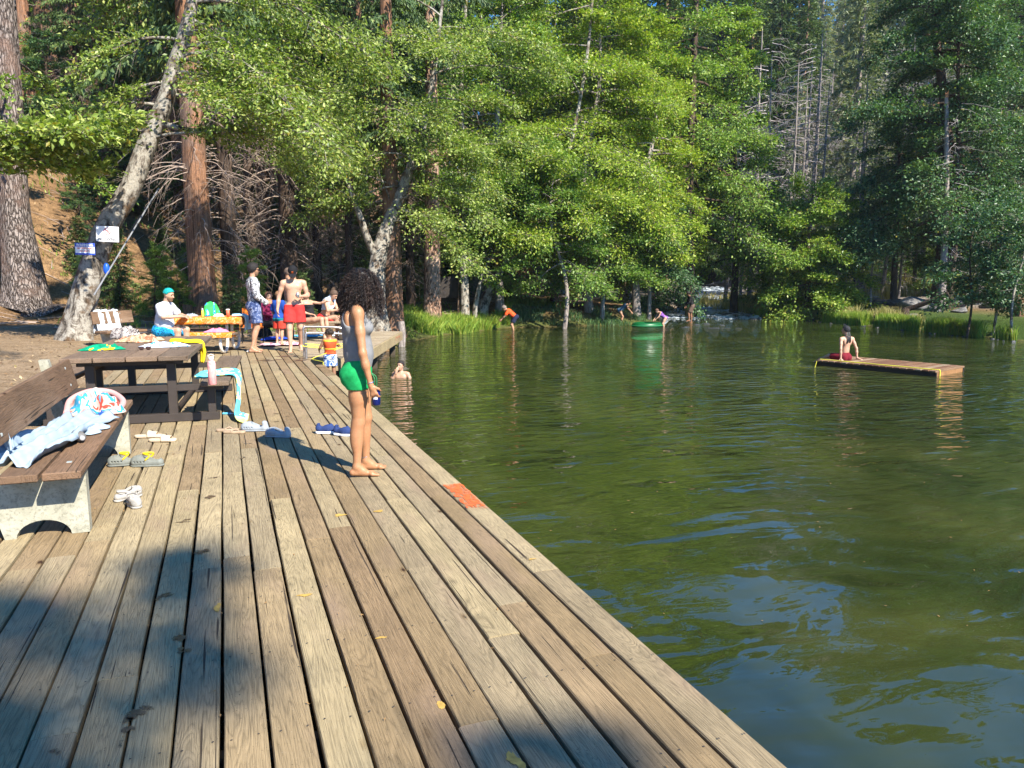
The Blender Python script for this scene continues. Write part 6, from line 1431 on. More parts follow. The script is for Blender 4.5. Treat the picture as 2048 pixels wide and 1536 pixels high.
c = un(205, 553, d=15.6); B2R = -.85; b2 = bench('concrete_bench', 'short concrete-legged bench under the leaning alder with a grey towel over its back', c[0], c[1], .95); b2.rotation_euler = (0, 0, B2R)
# ---- picnic table 1
TX, TY, TL = -1.0, 8.75, 2.9
t = thing('picnic_table', 'dark brown picnic table covered with cloths and bags on the near deck', 'table', (TX, TY, 0), radians(-4))
for k in range(4):
    mb = MB(); mb.box((-.465+.31*k, TL/2, .735), (.298, TL, .052), a=.1+.23*k); part('top_plank', mb, M_tbl, t)
for sx in (-1, 1):
    mb = MB(); mb.box((sx*.86, TL/2, .44), (.29, TL-.05, .05), a=.5+.2*sx); part('seat', mb, M_tbl, t)
for yy in (.30, TL-.35):
    mb = MB(); mb.box((0, yy, .68), (1.05, .06, .07), bev=.004); mb.box((0, yy, .38), (1.86, .06, .07), bev=.004); part('cross_beam', mb, M_metal_b, t)
    mb = MB(); mb.box((0, yy, .05), (1.75, .09, .09), bev=.004); part('foot', mb, M_metal_b, t)
    for sx in (-.40, .40): mb = MB(); mb.box((sx, yy, .36), (.09, .075, .60), bev=.004); part('leg', mb, M_metal_b, t)
    for sx in (-.80, .80): mb = MB(); mb.box((sx, yy, .22), (.08, .07, .36), bev=.004); part('leg', mb, M_metal_b, t)
mb = MB()
for sx in (-.4, .4): mb.box((sx, TL/2, .10), (.045, TL-.7, .045), bev=.004)
part('rail', mb, M_metal_b, t)
TZ = .764
def on(px, py, z=TZ): c = un(px, py, z); return (c[0], c[1], z)
flag = pattern('green_yellow_blue_cloth', [(.0, .20, .10), (.0, .26, .13), (.75, .58, .02), (.01, .04, .28)], 5., dist=.8)
heap('flag_cloth', on(205, 699), .50, .42, .08, .2, flag, 'crumpled green, yellow and blue flag cloth on the left of the picnic table', 'cloth', 3)
heap('bag', on(252, 676), .46, .52, .22, .5, pattern('grey_plaid', [(.30, .27, .25), (.10, .08, .08), (.40, .36, .32), (.02, .02, .02)], 9.), 'slumped grey and black cloth bag on the picnic table', 'bag', 5, flat=.35)
heap('blanket', on(285, 683), .60, .50, .14, .1, pattern('brown_plaid', [(.38, .24, .13), (.45, .33, .22), (.36, .12, .06), (.2, .12, .08)], 10.), 'rumpled brown plaid blanket behind the white towel on the picnic table', 'blanket', 8)
heap('towel', on(325, 694), .62, .28, .09, -.1, pattern('white_blue', [(.52, .56, .62), (.56, .59, .64), (.06, .34, .55), (.58, .62, .66)], 5.), 'white and pale blue towel on the picnic table beside the yellow one', 'towel', 11)
M_yt = plain('yellow_towel', (.80, .55, .01), .9, .12, 12., .6, 120.)
def drape(name, ctrl, wdir, width, m, label, cat='towel', th=.010, amp=.02, n=40, seed=0, taper=None, group=None):
    """cloth following ctrl (centre line), width along wdir, with folds"""
    c_ = smooth_path(ctrl, n); T_ = np.gradient(c_, axis=0); T_ /= np.linalg.norm(T_, axis=1)[:, None]; w_ = nrm(wdir); N = np.cross(T_, w_)
    v = np.linspace(-.5, .5, 26); s = np.linspace(0, 1, n); wd = width*(np.interp(s, np.linspace(0, 1, len(taper)), taper) if taper else np.ones(n))
    G = c_[:, None]+w_*(wd[:, None]*v)[..., None]+N[:, None]*(amp*(np.sin(v*19+seed+3*s[:, None])+.5*np.sin(v*41+seed*2-5*s[:, None])))[..., None]
    G[..., 2] += .012*np.sin(v*9+seed)*s[:, None]
    G = G+N[:, None]*(amp*1.1*(ridg(v*wd[:, None]*3+seed, s[:, None]*np.linalg.norm(c_[-1]-c_[0])*2.2, seed+3)-.5))[..., None]
    V, F = sheet(G, th); mb = MB(); mb.add(V, F); return single(name, mb.mesh(name, True), m, label, cat, group)
p0 = np.array(on(352, 683)); p1 = np.array(on(378, 685)); e_ = nrm(p1-p0)
drape('towel', [p0-e_*.12+[0, 0, .010], p0+e_*.02+[0, 0, .022], p1-e_*.06+[0, 0, .014], np.array([-.31, p1[1], .762]), np.array([-.285, p1[1], .66]), np.array([-.29, p1[1]-.03, .52])], (0, 1, 0), .42, M_yt, 'bright yellow towel hanging over the right edge of the picnic table', seed=2, taper=[1, 1, 1, .8, .6, .5])
g = thing('sunglasses', 'black sunglasses lying near the front edge of the picnic table', 'sunglasses', on(290, 700)); g.rotation_euler = (0, 0, .1)
M_lens = plain('dark_lens', (.05, .025, .02), .1)
for q in (-1, 1): S = SDF().ell((q*.035, 0, .022), (.028, .006, .022)); V, F = S.mesh(.003); part('lens', np_mesh('lens', V, F), M_lens, g)
mb = MB(); mb.box((0, 0, .036), (.13, .008, .008), bev=.002)
for q in (-1, 1): mb.tube([(q*.065, 0, .036), (q*.068, .08, .034), (q*.066, .13, .012)], .003, 5)
part('frame', mb, M_black, g)
c = on(421, 770, .467)
t = thing('water_bottle', 'tall pink bottle standing on the right bench of the picnic table', 'bottle', (c[0]+.02, c[1]+.02, .466))
mb = MB(); mb.add(*lathe([(.034, 0), (.042, .006), (.042, .225), (.034, .25), (.022, .26)])); part('bottle_body', mb.mesh('bottle_body', True), pattern('pink_print', [(.75, .30, .30), (.78, .36, .34), (.72, .27, .27), (.55, .05, .05)], 9.), t)
mb = MB(); mb.add(*lathe([(.024, .258), (.026, .285), (.013, .30)])); mb.tube([(.018, 0, .28), (.03, 0, .31), (0, 0, .325), (-.03, 0, .31), (-.018, 0, .28)], .004, 6); part('cap', mb.mesh('cap', True), plain('white_cap', (.75, .7, .68), .5), t)
M_yb = pattern('yellow_blue_towel', [(.70, .75, .22), (.75, .80, .30), (.10, .55, .75), (.12, .60, .80), (.70, .75, .25)], 4., dist=.6)
q0 = np.array(on(405, 752, .47)); q1 = np.array(on(455, 752, .47))
drape('beach_towel', [q0+[-.05, .0, .012], q0+[.05, 0, .014], [-.06, 9.4, .478], [.085, 9.3, .478], [.115, 9.2, .36], [.10, 9.0, .20], [.08, 8.85, .06], [.18, 8.75, .02]], (.1, 1, 0), .42, M_yb, 'yellow and turquoise beach towel trailing from the right bench down to the deck', amp=.018, seed=4, taper=[1.2, 1.2, 1.2, 1., .8, .7, .7, 1.])
# ---- cloths on the near bench
def onb(px, py, z=.452): c = un(px, py, z); return np.array([c[0], c[1], z])
M_pale = plain('pale_blue_cloth', (.30, .38, .46), .9, .08, 8., .6, 100.)
pts = [np.array([-1.36, 5.25, .475]), np.array([-1.27, 5.5, .50]), np.array([-1.20, 5.85, .495]), np.array([-1.14, 6.3, .49]), np.array([-1.08, 6.8, .49])]
drape('towel', pts, (.9, -.3, .0), .40, M_pale, 'long pale blue towel spread along the near bench', amp=.032, seed=1, th=.006, taper=[1.2, .9, 1.1, .8, 1.3], n=70)
heap('towel', (-1.02, 6.32, .455), .36, .45, .06, .3, M_pale, 'pale blue cloth corner lying beside the dark bottle on the near bench', 'towel', 21)
drape('towel', [np.array([-1.30, 5.55, .52]), np.array([-1.33, 5.5, .62]), np.array([-1.36, 5.45, .72]), np.array([-1.38, 5.42, .76])], (0, 1, 0), .28, M_pale, 'pale blue cloth tip leaning up against the backrest of the near bench', seed=7, taper=[1.2, .7, .4, .12])
heap('beach_towel', (-1.08, 7.22, .455), .48, .80, .22, .1, pattern('pink_blue_towel', [(.58, .28, .26), (.50, .44, .38), (.04, .26, .45), (.56, .38, .32), (.42, .06, .04), (.10, .30, .45)], 4.5, dist=1.), 'bundled pink and blue patterned beach towel at the far end of the near bench', 'towel', 14, flat=.4, th=.012)
mb = MB(); mb.tube(smooth_path([(-1.26, 7.0, .48), (-1.27, 7.3, .55), (-1.16, 7.56, .58), (-1.0, 7.58, .56), (-.88, 7.35, .51), (-.88, 7.05, .475)], 40), .026, 10); single('towel_roll', mb.mesh('towel_roll', True), plain('pink_hem', (.55, .30, .28), .9, .1, 10., .5, 120.), 'thick pink rolled hem curving over the bundled beach towel', 'towel')
t = thing('bottle', 'grey bottle lying on its side on the near bench', 'bottle', (-1.0, 5.93, .452+.035)); t.rotation_euler = (pi/2, 0, .35)
mb = MB(); mb.add(*lathe([(.03, -.10), (.035, -.09), (.035, .05), (.018, .08)])); part('bottle_body', mb.mesh('bottle_body', True), plain('grey_plastic', (.16, .15, .14), .3), t)
mb = MB(); mb.add(*lathe([(.017, .08), (.017, .10), (.010, .101)])); part('cap', mb.mesh('cap', True), plain('grey_cap', (.35, .35, .36), .4), t)
t = heap('cloth', (-.98, 7.0, .455), .12, .16, .05, .2, plain('blue_cloth', (.01, .07, .35), .8), 'small dark blue cloth by the edge of the near bench', 'cloth', 31)
# towel on back of second bench
bb = np.array(b2.location); Rb = np.array([[cos(B2R), sin(B2R), 0], [-sin(B2R), cos(B2R), 0], [0, 0, 1]])
tw_ = [np.array(p)@Rb+bb for p in [(-.40, .35, .45), (-.44, .35, .62), (-.475, .35, .80), (-.52, .35, .885), (-.56, .35, .82), (-.56, .35, .60), (-.55, .35, .40)]]
drape('towel', tw_, (-sin(B2R), cos(B2R), 0), .55, pattern('grey_streaked_towel', [(.55, .58, .60), (.50, .53, .55), (.30, .33, .36), (.6, .62, .64)], 6., dist=1., stretch=(1, 1, .4)), 'grey streaked towel hung over the back of the bench under the alder', seed=3, amp=.012)
# ---- orange covered table with pipe frame
M_orange = pattern('orange_floral_cloth', [(.62, .15, .012), (.70, .22, .02), (.64, .17, .015), (.72, .42, .20), (.66, .19, .015), (.26, .05, .015)], 7., dist=2.5, detail=3)
OC = un(405, 553, d=16.0); OC[2] = 0; ob = R2(np.array([1., 0, 0]), -YAW+.10); on_ = np.array([-ob[1], ob[0], 0])
t = thing('pipe_picnic_table', 'picnic table on white bent pipes where the teal-haired man sits', 'table', OC)
mb = MB(); mb.box(OC+[0, 0, .72], (1.6, .75, .04), ax=[ob, on_, [0, 0, 1]]); part('top', mb, M_tbl, t, True)
for q in (-1, 1):
    mb = MB(); mb.box(OC+on_*q*.72+ob*.05+[0, 0, .43], (1.55, .26, .04), ax=[ob, on_, [0, 0, 1]]); part('seat', mb, M_tbl, t, True)
for q in (-1, 1):
    mb = MB(); b_ = OC+ob*q*.5
    pts = [b_-on_*.72+[0, 0, .41], b_-on_*.74+[0, 0, .2], b_-on_*.66+[0, 0, .07], b_-on_*.50+[0, 0, .035], b_-on_*.30+[0, 0, .06], b_-on_*.20+[0, 0, .2], b_-on_*.20+[0, 0, .55], b_-on_*.2+[0, 0, .70]]
    mb.tube(smooth_path(pts, 30), .032, 10); pts = [p-2*((p-b_)@on_)*on_ for p in pts]; mb.tube(smooth_path(pts, 30), .032, 10); mb.beam(b_-on_*.30+[0, 0, .68], b_+on_*.3+[0, 0, .68], .05, .05)
    part('pipe_leg', mb, M_white_pipe, t, True)
mb = MB(); nn = 40; u, v = np.meshgrid(np.linspace(-1, 1, nn), np.linspace(-1, 1, 30), indexing='ij'); xx = u*.98; yy = v*.52
drop = np.clip(np.abs(xx)-.80, 0, 1)+np.clip(np.abs(yy)-.375, 0, 1)
G = OC+ob*np.clip(xx, -.82, .82)[..., None]+on_*np.clip(yy, -.39, .39)[..., None]+np.array([0, 0, 1.])*(.747-drop+.004*np.sin(u*30)*np.sin(v*20))[..., None]+on_*(.015*np.sin(u*25)*(np.abs(v) > .75))[..., None]
V, F = sheet(G, .004); mb.add(V, F); single('tablecloth', mb.mesh('tablecloth', True), M_orange, 'orange floral cloth covering the top of the pipe-legged table', 'tablecloth')
mb = MB(); yy = v*.24; drop = np.clip(np.abs(yy)-.135, 0, 1)
G = OC-on_*.72+ob*(.05+u*.72)[..., None]+on_*np.clip(yy, -.145, .145)[..., None]+np.array([0, 0, 1.])*(.456-drop+.004*np.sin(u*30)*np.sin(v*20))[..., None]
V, F = sheet(G, .004); mb.add(V, F); single('seat_cloth', mb.mesh('seat_cloth', True), M_orange, 'orange floral cloth over the near seat of the pipe-legged table', 'cloth')
def ont(px, d, z=.752): c = un(px, 553, d=d); return (c[0], c[1], z)
heap('shopping_bag', ont(418, 16.1), .42, .30, .34, .2, pattern('green_blue_bag', [(.03, .45, .08), (.05, .55, .10), (.02, .20, .55), (.7, .7, .5), (.04, .5, .1)], 5., dist=1.), 'green and blue shopping bag standing on the orange tablecloth', 'bag', 41, flat=.75)
t = thing('sunscreen_bottle', 'small yellow and white bottle left of the green bag on the orange tablecloth', 'bottle', ont(401, 15.9))
mb = MB(); mb.add(*lathe([(.024, 0), (.027, .01), (.027, .12), (.016, .135)])); part('bottle_body', mb.mesh('bottle_body', True), plain('yellow_plastic', (.80, .62, .08), .4), t)
mb = MB(); mb.add(*lathe([(.016, .136), (.016, .17), (.01, .172)])); part('cap', mb.mesh('cap', True), plain('white_cap', (.75, .7, .68), .5), t)
t = thing('cup', 'red-orange tumbler with white lid on the orange tablecloth', 'cup', ont(452, 15.85))
mb = MB(); mb.add(*lathe([(.03, 0), (.038, .14)])); part('cup_body', mb.mesh('cup_body', True), plain('coral_plastic', (.75, .14, .07), .4), t)
mb = MB(); mb.add(*lathe([(.040, .141), (.040, .155), (.030, .165)])); part('lid', mb.mesh('lid', True), plain('white_cap', (.75, .7, .68), .5), t)
heap('cloth', ont(378, 16.0), .32, .26, .08, .2, plain('grey_blue_cloth', (.28, .32, .36), .9), 'crumpled grey cloth in front of the seated man on the orange tablecloth', 'cloth', 43)
heap('cloth', ont(433, 15.9), .26, .24, .10, .5, plain('cream_cloth', (.62, .56, .42), .9), 'small cream cloth between the green bag and the red tumbler', 'cloth', 44)
p = OC+ob*.80+on_*.05; drape('towel', [p+[-.0, 0, .78]-ob*.2, p+[0, 0, .775], p+ob*.06+[0, 0, .72], p+ob*.08+[0, 0, .6], p+ob*.07+[0, 0, .46]], on_, .4, plain('light_blue_towel', (.34, .56, .68), .9, .15, 12., .6, 120.), 'light blue towel hanging off the right end of the orange-covered table', seed=9, amp=.02)
heap('cloth', OC-on_*.70+ob*.45+[0, 0, .46], .55, .26, .12, .05, plain('pink_cloth', (.72, .20, .34), .9, .3, 20.), 'crumpled pink cloth on the orange-covered seat', 'cloth', 46)
t = thing('plate', 'white plate in front of the teal-haired man', 'plate', ont(362, 15.5)); mb = MB(); mb.add(*lathe([(.06, 0), (.10, .012), (.085, .012), (.05, .006)])); part('plate_rim', mb.mesh('plate_rim', True), M_white, t)
# behind: folding chair orange, camp bench
def camp_chair(label, px, d, rz, m):
    t = thing('camp_chair', label, 'chair', at_d(px, d, 0), rz)
    mb = MB(); mb.box((0, 0, .36), (.46, .5, .02)); part('seat', mb, m, t); mb = MB(); mb.box((-.25, 0, .60), (.03, .5, .46)); part('backrest', mb, m, t)
    for sx in (-.22, .22):
        for sy in (-.24, .24): mb = MB(); mb.tube([(sx, sy, 0), (sx*.9, sy, .36 if sx > 0 else .85)], .012, 6); part('leg', mb, M_black, t)
camp_chair('orange folding chair behind the man in the tie-dye shirt', 500, 18.2, R_CAM+.3, plain('orange_canvas', (.75, .20, .02), .8))
camp_chair('dark folding chair under the woman in maroon', 532, 19.75, R_RIGHT-radians(30), plain('dark_canvas', (.03, .03, .05), .8))
BC = un(628, 553, d=19.3); BC[2] = 0; t = thing('low_bench', 'low grey wooden bench under the swimsuit woman and the hunched man', 'bench', BC)
bx = R2(np.array([1., 0, 0]), -YAW-.1); by = np.array([-bx[1], bx[0], 0])
mb = MB(); mb.box(BC+[0, 0, .43], (1.7, .4, .045), ax=[bx, by, [0, 0, 1]]); part('seat', mb, M_deck2, t, True)
for q in (-.7, .7): mb = MB(); mb.box(BC+bx*q+[0, 0, .2], (.08, .34, .41), ax=[bx, by, [0, 0, 1]]); part('leg', mb, M_under, t, True)
# blankets on the deck behind
def ond(px, py, z=.006): c = un(px, py, z); return (c[0], c[1], z)
heap('beach_towel', ond(565, 688), 1.2, .9, .06, .2, pattern('pink_red_towel', [(.70, .25, .35), (.75, .60, .62), (.55, .05, .12), (.72, .3, .4)], 4.), 'pink and red beach towel flat on the deck behind the standing men', 'towel', 51)
heap('beach_towel', ond(548, 678), .8, .7, .09, .9, plain('deep_blue_towel', (.01, .05, .40), .9), 'deep blue towel on the deck behind the boy in blue', 'towel', 52)
heap('bag', ond(527, 672), .5, .4, .30, .4, plain('black_bag', (.02, .02, .025), .7), 'black bag on the deck beside the seated woman in maroon', 'bag', 54, flat=.6)
c = un(672, 668, -.015); heap('beach_towel', (c[0], c[1], -.012), 1.5, 1.5, .05, .4, pattern('blue_white_towel', [(.62, .70, .80), (.08, .30, .65), (.70, .76, .84), (.03, .12, .45)], 3.2, dist=.8), 'blue and white patterned beach towel on the angled platform', 'towel', 55)
c = un(615, 672, -.015); heap('beach_towel', (c[0], c[1], -.012), 1.0, .8, .05, .2, plain('sky_blue_towel', (.10, .40, .70), .9), 'sky blue towel on the platform behind the ladder rails', 'towel', 57)
mb = MB()
# ---- ladder rails with rope
M_steel = plain('worn_steel_pipe', (.42, .38, .36), .35, .3, 20., metal=.8)
t = thing('ladder', 'steel pool ladder with bent grab rails and yellow rope at the deck corner', 'ladder', (1.75, 15., -.7))
g0 = np.array([1.46, 15.55, 0.]); g1 = np.array([1.46, 15.15, 0.]); dirv = np.array([.78, -.1, 0])
for k, g_ in enumerate((g0, g1)):
    h_ = .60 if k == 0 else .50
    pts = [g_+[0, 0, -.02], g_+[0, 0, .3], g_+[0, 0, h_-.06], g_+[.02, 0, h_-.01], g_+[.08, 0, h_], g_+dirv*.8+[0, 0, h_-.02], g_+dirv*.97+[0, 0, h_-.06], g_+dirv+[0, 0, h_-.14], g_+dirv+[0, 0, .0], g_+dirv+[0, 0, -.9]]
    mb = MB(); mb.tube(smooth_path(pts, 60), .024, 10); part('grab_rail', mb, M_steel, t, True)
for z in (-.25, -.5, -.75): mb = MB(); mb.beam(g0+dirv+[0, 0, z], g1+dirv+[0, 0, z], .09, .03); part('step', mb, M_steel, t, True)
mb = MB(); q = [g1+[-.02, -.03, .30], g1+dirv*.5+[0, -.04, .27], g1+dirv+[.03, -.03, .29], g1+dirv+[.03, .03, .26], g1+dirv*.5+[0, .03, .23], g1+[-.03, .03, .26], g1+[0, -.03, .24], g1+dirv*.5+[0, -.04, .20], g1+dirv+[.03, -.03, .22]]
mb.tube(smooth_path(q, 90), .0065, 6); part('rope', mb, M_rope, t, True)
mb = MB(); mb.tube(smooth_path([g1+dirv+[0, -.03, .25], g1+dirv*.55+[0, -.1, .13], g1+[.12, -.12, .02], g1+[.10, -.35, .012], g1+[.22, -.8, .012], [1.64, 13.95, .012], [1.72, 13.7, -.1], [1.9, 13., -.45], [2.2, 12.2, -.69]], 60), .0065, 6); part('rope', mb, M_rope, t, True)
# ---- shoes
M_sole = plain('pale_rubber', (.70, .66, .58), .7)
def clog(name, px, py, ang, m, label, L=.27, strap_m=None, strap_up=False, holes=True, group=None, heel=False):
    """foam clog; local x towards the toe"""
    c = un(px, py, 0.); t = thing(name, label, 'shoe', (c[0], c[1], .004), ang, group); s = L/.27
    S = SDF().cone((-.095*s, 0, .030), (.0, 0, .030), .036*s, .040*s, .02).cone((.0, 0, .034), (.085*s, .008, .034), .045*s, .043*s, .03).ell((.045*s, 0, .055), (.075*s, .046*s, .040*s), None, .02)
    if heel: S.cone((-.105*s, 0, .03), (-.10*s, 0, .075), .034*s, .030*s, .02)
    S.cone((-.075*s, 0, .060), (-.0*s, 0, .070), .030*s, .034*s, .006, -1); S.ell((.045*s, 0, .042), (.062*s, .036*s, .028*s), None, .004, -1)
    if holes:
        for i in range(3):
            for j in (-1, 0, 1): S.ell((.035*s+.024*i*s, j*.019*s, .092*s), (.0065, .0065, .02), None, .003, -1)
        for q in (-1, 1):
            for i in range(4): S.ell((.01*s+.025*i*s, q*.046*s, .042), (.007, .012, .006), None, .003, -1)
    V, F = S.mesh(.0045, 0, lambda G: .012-G[..., 2]); part('upper', np_mesh('upper', V, F), m, t)
    S = SDF().cone((-.098*s, 0, .008), (.0, 0, .008), .038*s, .042*s, .02).cone((0, 0, .008), (.085*s, .008, .008), .046*s, .044*s, .02); V, F = S.mesh(.005, 0, lambda G: np.maximum(G[..., 2]-.014, -G[..., 2])); part('sole', np_mesh('sole', V, F), strap_m if False else m, t)
    if strap_m:
        z1 = .105 if strap_up else .07
        pts = smooth_path([(.0, .046*s, .055), (-.04*s, .044*s, z1-.01), (-.08*s if not strap_up else -.0, .03*s, z1), (-.105*s if not strap_up else .03*s, 0, z1), (-.08*s if not strap_up else -.0, -.03*s, z1), (-.04*s, -.044*s, z1-.01), (.0, -.046*s, .055)], 26)
        T_ = np.array([p for p in pts]); G = np.stack([T_+[0, 0, -.008], T_+[0, 0, .008]], 1); V, F = sheet(G, .005); mb = MB(); mb.add(V, F); part('heel_strap', mb.mesh('heel_strap', True), strap_m, t)
    return t
M_cg = plain('grey_foam', (.17, .18, .16), .7, .2, 20.); M_ys = plain('yellow_strap', (.85, .60, .01), .6); M_wc = plain('dirty_white_foam', (.36, .34, .31), .75, .35, 25.)
M_bg = plain('pale_grey_blue_foam', (.28, .31, .34), .7, .1); M_navyshoe = plain('navy_knit', (.015, .035, .13), .85, .2, 40.)
clog('foam_clog', 248, 931, R_LEFT+.25, M_cg, 'grey clog with yellow strap, the left of the pair facing left', .26, M_ys, True)
clog('foam_clog', 295, 932, R_LEFT+.05, M_cg, 'grey clog with yellow strap raised, the right of the pair facing left', .28, M_ys, True)
clog('foam_clog', 258, 998, R_CAM+2.6, M_wc, 'dirty white clog lying behind its mate in the pair nearest the camera', .22, M_wc)
clog('foam_clog', 267, 1012, R_CAM+.35+.3, M_wc, 'dirty white clog in front of its mate, nearest shoe to the camera', .22, M_wc)
clog('slip_on_shoe', 509, 862, R_LEFT, M_bg, 'pale grey perforated slip-on lying in the sun left of the woman\'s shadow', .29, None, heel=True)
clog('slip_on_shoe', 556, 874, R_LEFT-.25, M_bg, 'pale grey perforated slip-on lying in the tip of the woman\'s shadow', .28, None, heel=True)
def sneaker(px, py, ang, label, L=.27):
    c = un(px, py, 0.); t = thing('sneaker', label, 'shoe', (c[0], c[1], .004), ang)
    S = SDF().cone((-.09, 0, .045), (.0, 0, .042), .034, .038, .02).cone((.0, 0, .040), (.10, .006, .034), .040, .026, .03).cone((-.10, 0, .06), (-.095, 0, .085), .028, .024, .02).cone((-.02, 0, .06), (.02, 0, .075), .03, .028, .03)
    S.cone((-.065, 0, .085), (.0, 0, .095), .024, .024, .006, -1).ell((-.04, 0, .07), (.05, .022, .03), None, .006, -1)
    V, F = S.mesh(.0045, 0, lambda G: .022-G[..., 2]); part('upper', np_mesh('upper', V, F), M_navyshoe, t)
    S = SDF().cone((-.095, 0, .012), (.0, 0, .012), .036, .040, .02).cone((.0, 0, .012), (.10, .006, .012), .041, .03, .03); V, F = S.mesh(.005, 0, lambda G: np.maximum(G[..., 2]-.026, -G[..., 2])); part('sole', np_mesh('sole', V, F), M_white, t)
    mb = MB()
    for i in range(4): mb.tube([(.015+.018*i, -.022, .072-.006*i), (.024+.018*i, .0, .082-.007*i), (.033+.018*i, .022, .07-.006*i)], .0022, 4)
    part('laces', mb, plain('dark_lace', (.03, .04, .09)), t)
sneaker(657, 867, R_RIGHT+.1, 'navy sneaker with white sole, the left one of the pair behind the woman')
sneaker(690, 872, R_RIGHT-.35, 'navy sneaker with white sole, half hidden behind the woman\'s leg')
M_cream = plain('cream_slide', (.55, .44, .31), .7, .12)
def slide(px, py, ang, label, m=M_cream, band_=True, L=.27, cat='sandal', name='slide_sandal', group=None):
    c = un(px, py, 0.); t = thing(name, label, cat, (c[0], c[1], .004), ang, group); s = L/.27
    S = SDF().cone((-.095*s, 0, .014), (.0, 0, .012), .036*s, .036*s, .02).cone((0, 0, .012), (.09*s, .005, .012), .040*s, .042*s, .02)
    V, F = S.mesh(.0045, 0, lambda G: np.maximum(G[..., 2]-.026, -G[..., 2])); part('footbed', np_mesh('footbed', V, F), m, t)
    if band_:
        a = np.linspace(-.15, pi+.15, 24); u = np.linspace(0, 1, 8); G = np.array([[(.0+.085*uu*s, -.049*cos(q)*s, .008+(.060-.018*uu)*max(0, sin(q))) for uu in u] for q in a]); V, F = sheet(G, .006); mb = MB(); mb.add(V, F); part('strap', mb.mesh('strap', True), m, t)
        # small dark mark on the strap
        mb = MB(); pts = [(.03, .018, .0), (.045, .004, 0), (.055, -.014, 0), (.040, -.004, 0), (.034, .012, 0)]; mb.tube([(p[0], p[1], .068) for p in pts], .003, 4); part('strap_mark', mb, M_black, t)
    else:
        mb = MB(); mb.tube([(.055, 0, .024), (.02, .0, .045), (-.02, .033, .026)], .006, 6); mb.tube([(.02, .0, .045), (-.02, -.033, .026)], .006, 6); part('thong_strap', mb, m, t)
slide(297, 875, R_RIGHT+.15, 'cream slide sandal, the farther and left one of the pair below the bench'); slide(325, 883, R_RIGHT+.05, 'cream slide sandal, the nearer and right one of the pair below the bench')
M_ff = plain('tan_flip_flop', (.36, .26, .17), .7)
slide(455, 863, R_RIGHT+.1, 'tan flip-flop left of the pale grey slip-on', M_ff, False, .24, 'sandal', 'flip_flop'); slide(468, 867, R_RIGHT-.05, 'tan flip-flop touching the heel of the pale grey slip-on', M_ff, False, .24, 'sandal', 'flip_flop')
heap('sock', ond(505, 703), .30, .2, .07, .5, plain('grey_sock', (.45, .45, .46), .9), 'crumpled grey and white cloth on the deck left of the tie-dye man\'s feet', 'cloth', 61)
t = thing('felt_pen', 'small light blue tube lying on the deck beside the trailing towel', 'tube', ond(456, 827, .014)); t.rotation_euler = (0, 0, R_RIGHT)
mb = MB(); mb.tube([(-.06, 0, 0), (.03, 0, 0)], [.012, .014], 10); part('tube_body', mb, plain('light_blue_plastic', (.12, .50, .72), .4), t)
mb = MB(); mb.tube([(.031, 0, 0), (.075, 0, -.003)], .006, 8); part('cap', mb, plain('white_cap', (.75, .7, .68), .5), t)

# ================================================================ signs, pole, board, tarp, far table
def text_part(s, size, loc, rot, m, parent, ext=.0012, name='lettering', bold=0., sx=1.):
    cu = bpy.data.curves.new(name, 'FONT'); cu.body = s; cu.size = size; cu.extrude = ext; cu.align_x = 'CENTER'; cu.align_y = 'CENTER'; cu.offset = bold
    o = bpy.data.objects.new(name, cu); col.objects.link(o); dg = bpy.context.evaluated_depsgraph_get(); me = bpy.data.meshes.new_from_object(o.evaluated_get(dg)); bpy.data.objects.remove(o)
    o = bpy.data.objects.new(name, me); col.objects.link(o); me.materials.clear(); me.materials.append(m); o.parent = parent; o.location = loc; o.rotation_euler = rot; o.scale = (sx, 1, 1); return o
def sign(label, px, py, d, w_, h_, tilt, base_m, border_m):
    c = un(px, py, d=d); t = thing('warning_sign' if w_ < .5 else 'no_diving_sign', label, 'sign', c); t.rotation_euler = (pi/2, tilt, -YAW)
    t.rotation_euler = (pi/2, 0, -YAW+radians(4)); t.rotation_euler.rotate_axis('Z', tilt)
    mb = MB(); mb.box((0, 0, 0), (w_, h_, .004), bev=.001); part('border', mb, border_m, t)
    mb = MB(); mb.box((0, 0, .003), (w_*.955, h_*.93, .003), bev=.0008); part('panel', mb, base_m, t); return t
M_swhite = plain('sign_white', (.78, .78, .80), .5, .04); M_sblue = plain('sign_blue', (.015, .06, .42), .5, .05); M_sred = plain('sign_red', (.62, .04, .03), .5); M_sblk = plain('sign_black', (.015, .015, .02), .5)
t = sign('white NO DIVING sign with a crossed-out diver nailed to the leaning alder', 215, 468, 17.0, .52, .37, radians(-3), M_swhite, M_sblk)
text_part('NO DIVING', .093, (0, -.12, .0052), (0, 0, 0), M_sblk, t, bold=.002, sx=.82)
mb = MB(); mb.add(*[(np.array(torus(.075, .007, 36, 6)[0])*[1, 1, .3]+[0, .06, .006]), torus(.075, .007, 36, 6)[1]]); mb.beam((-.052, .112, .006), (.052, .008, .006), .012, .003, up=(0, 0, 1)); part('prohibition_ring', mb, M_sred, t)
mb = MB(); mb.beam((-.04, .07, .0052), (.02, .09, .0052), .014, .002); mb.beam((.0, .035, .0052), (.03, .08, .0052), .012, .002); mb.box((.035, .068, .0052), (.018, .018, .002), bev=.0005); mb.box((-.0, .022, .0052), (.09, .006, .002), bev=.0005); part('diver_symbol', mb, M_sblk, t)
text_part('D.C.R.', .034, (.155, .075, .0052), (0, 0, radians(-12)), plain('sign_grey', (.3, .32, .35), .6), t) if False else None
t = sign('blue and white WARNING NO LIFEGUARD ON DUTY sign low on the leaning alder', 170, 498, 17.0, .44, .27, radians(-1), M_swhite, M_sblue)
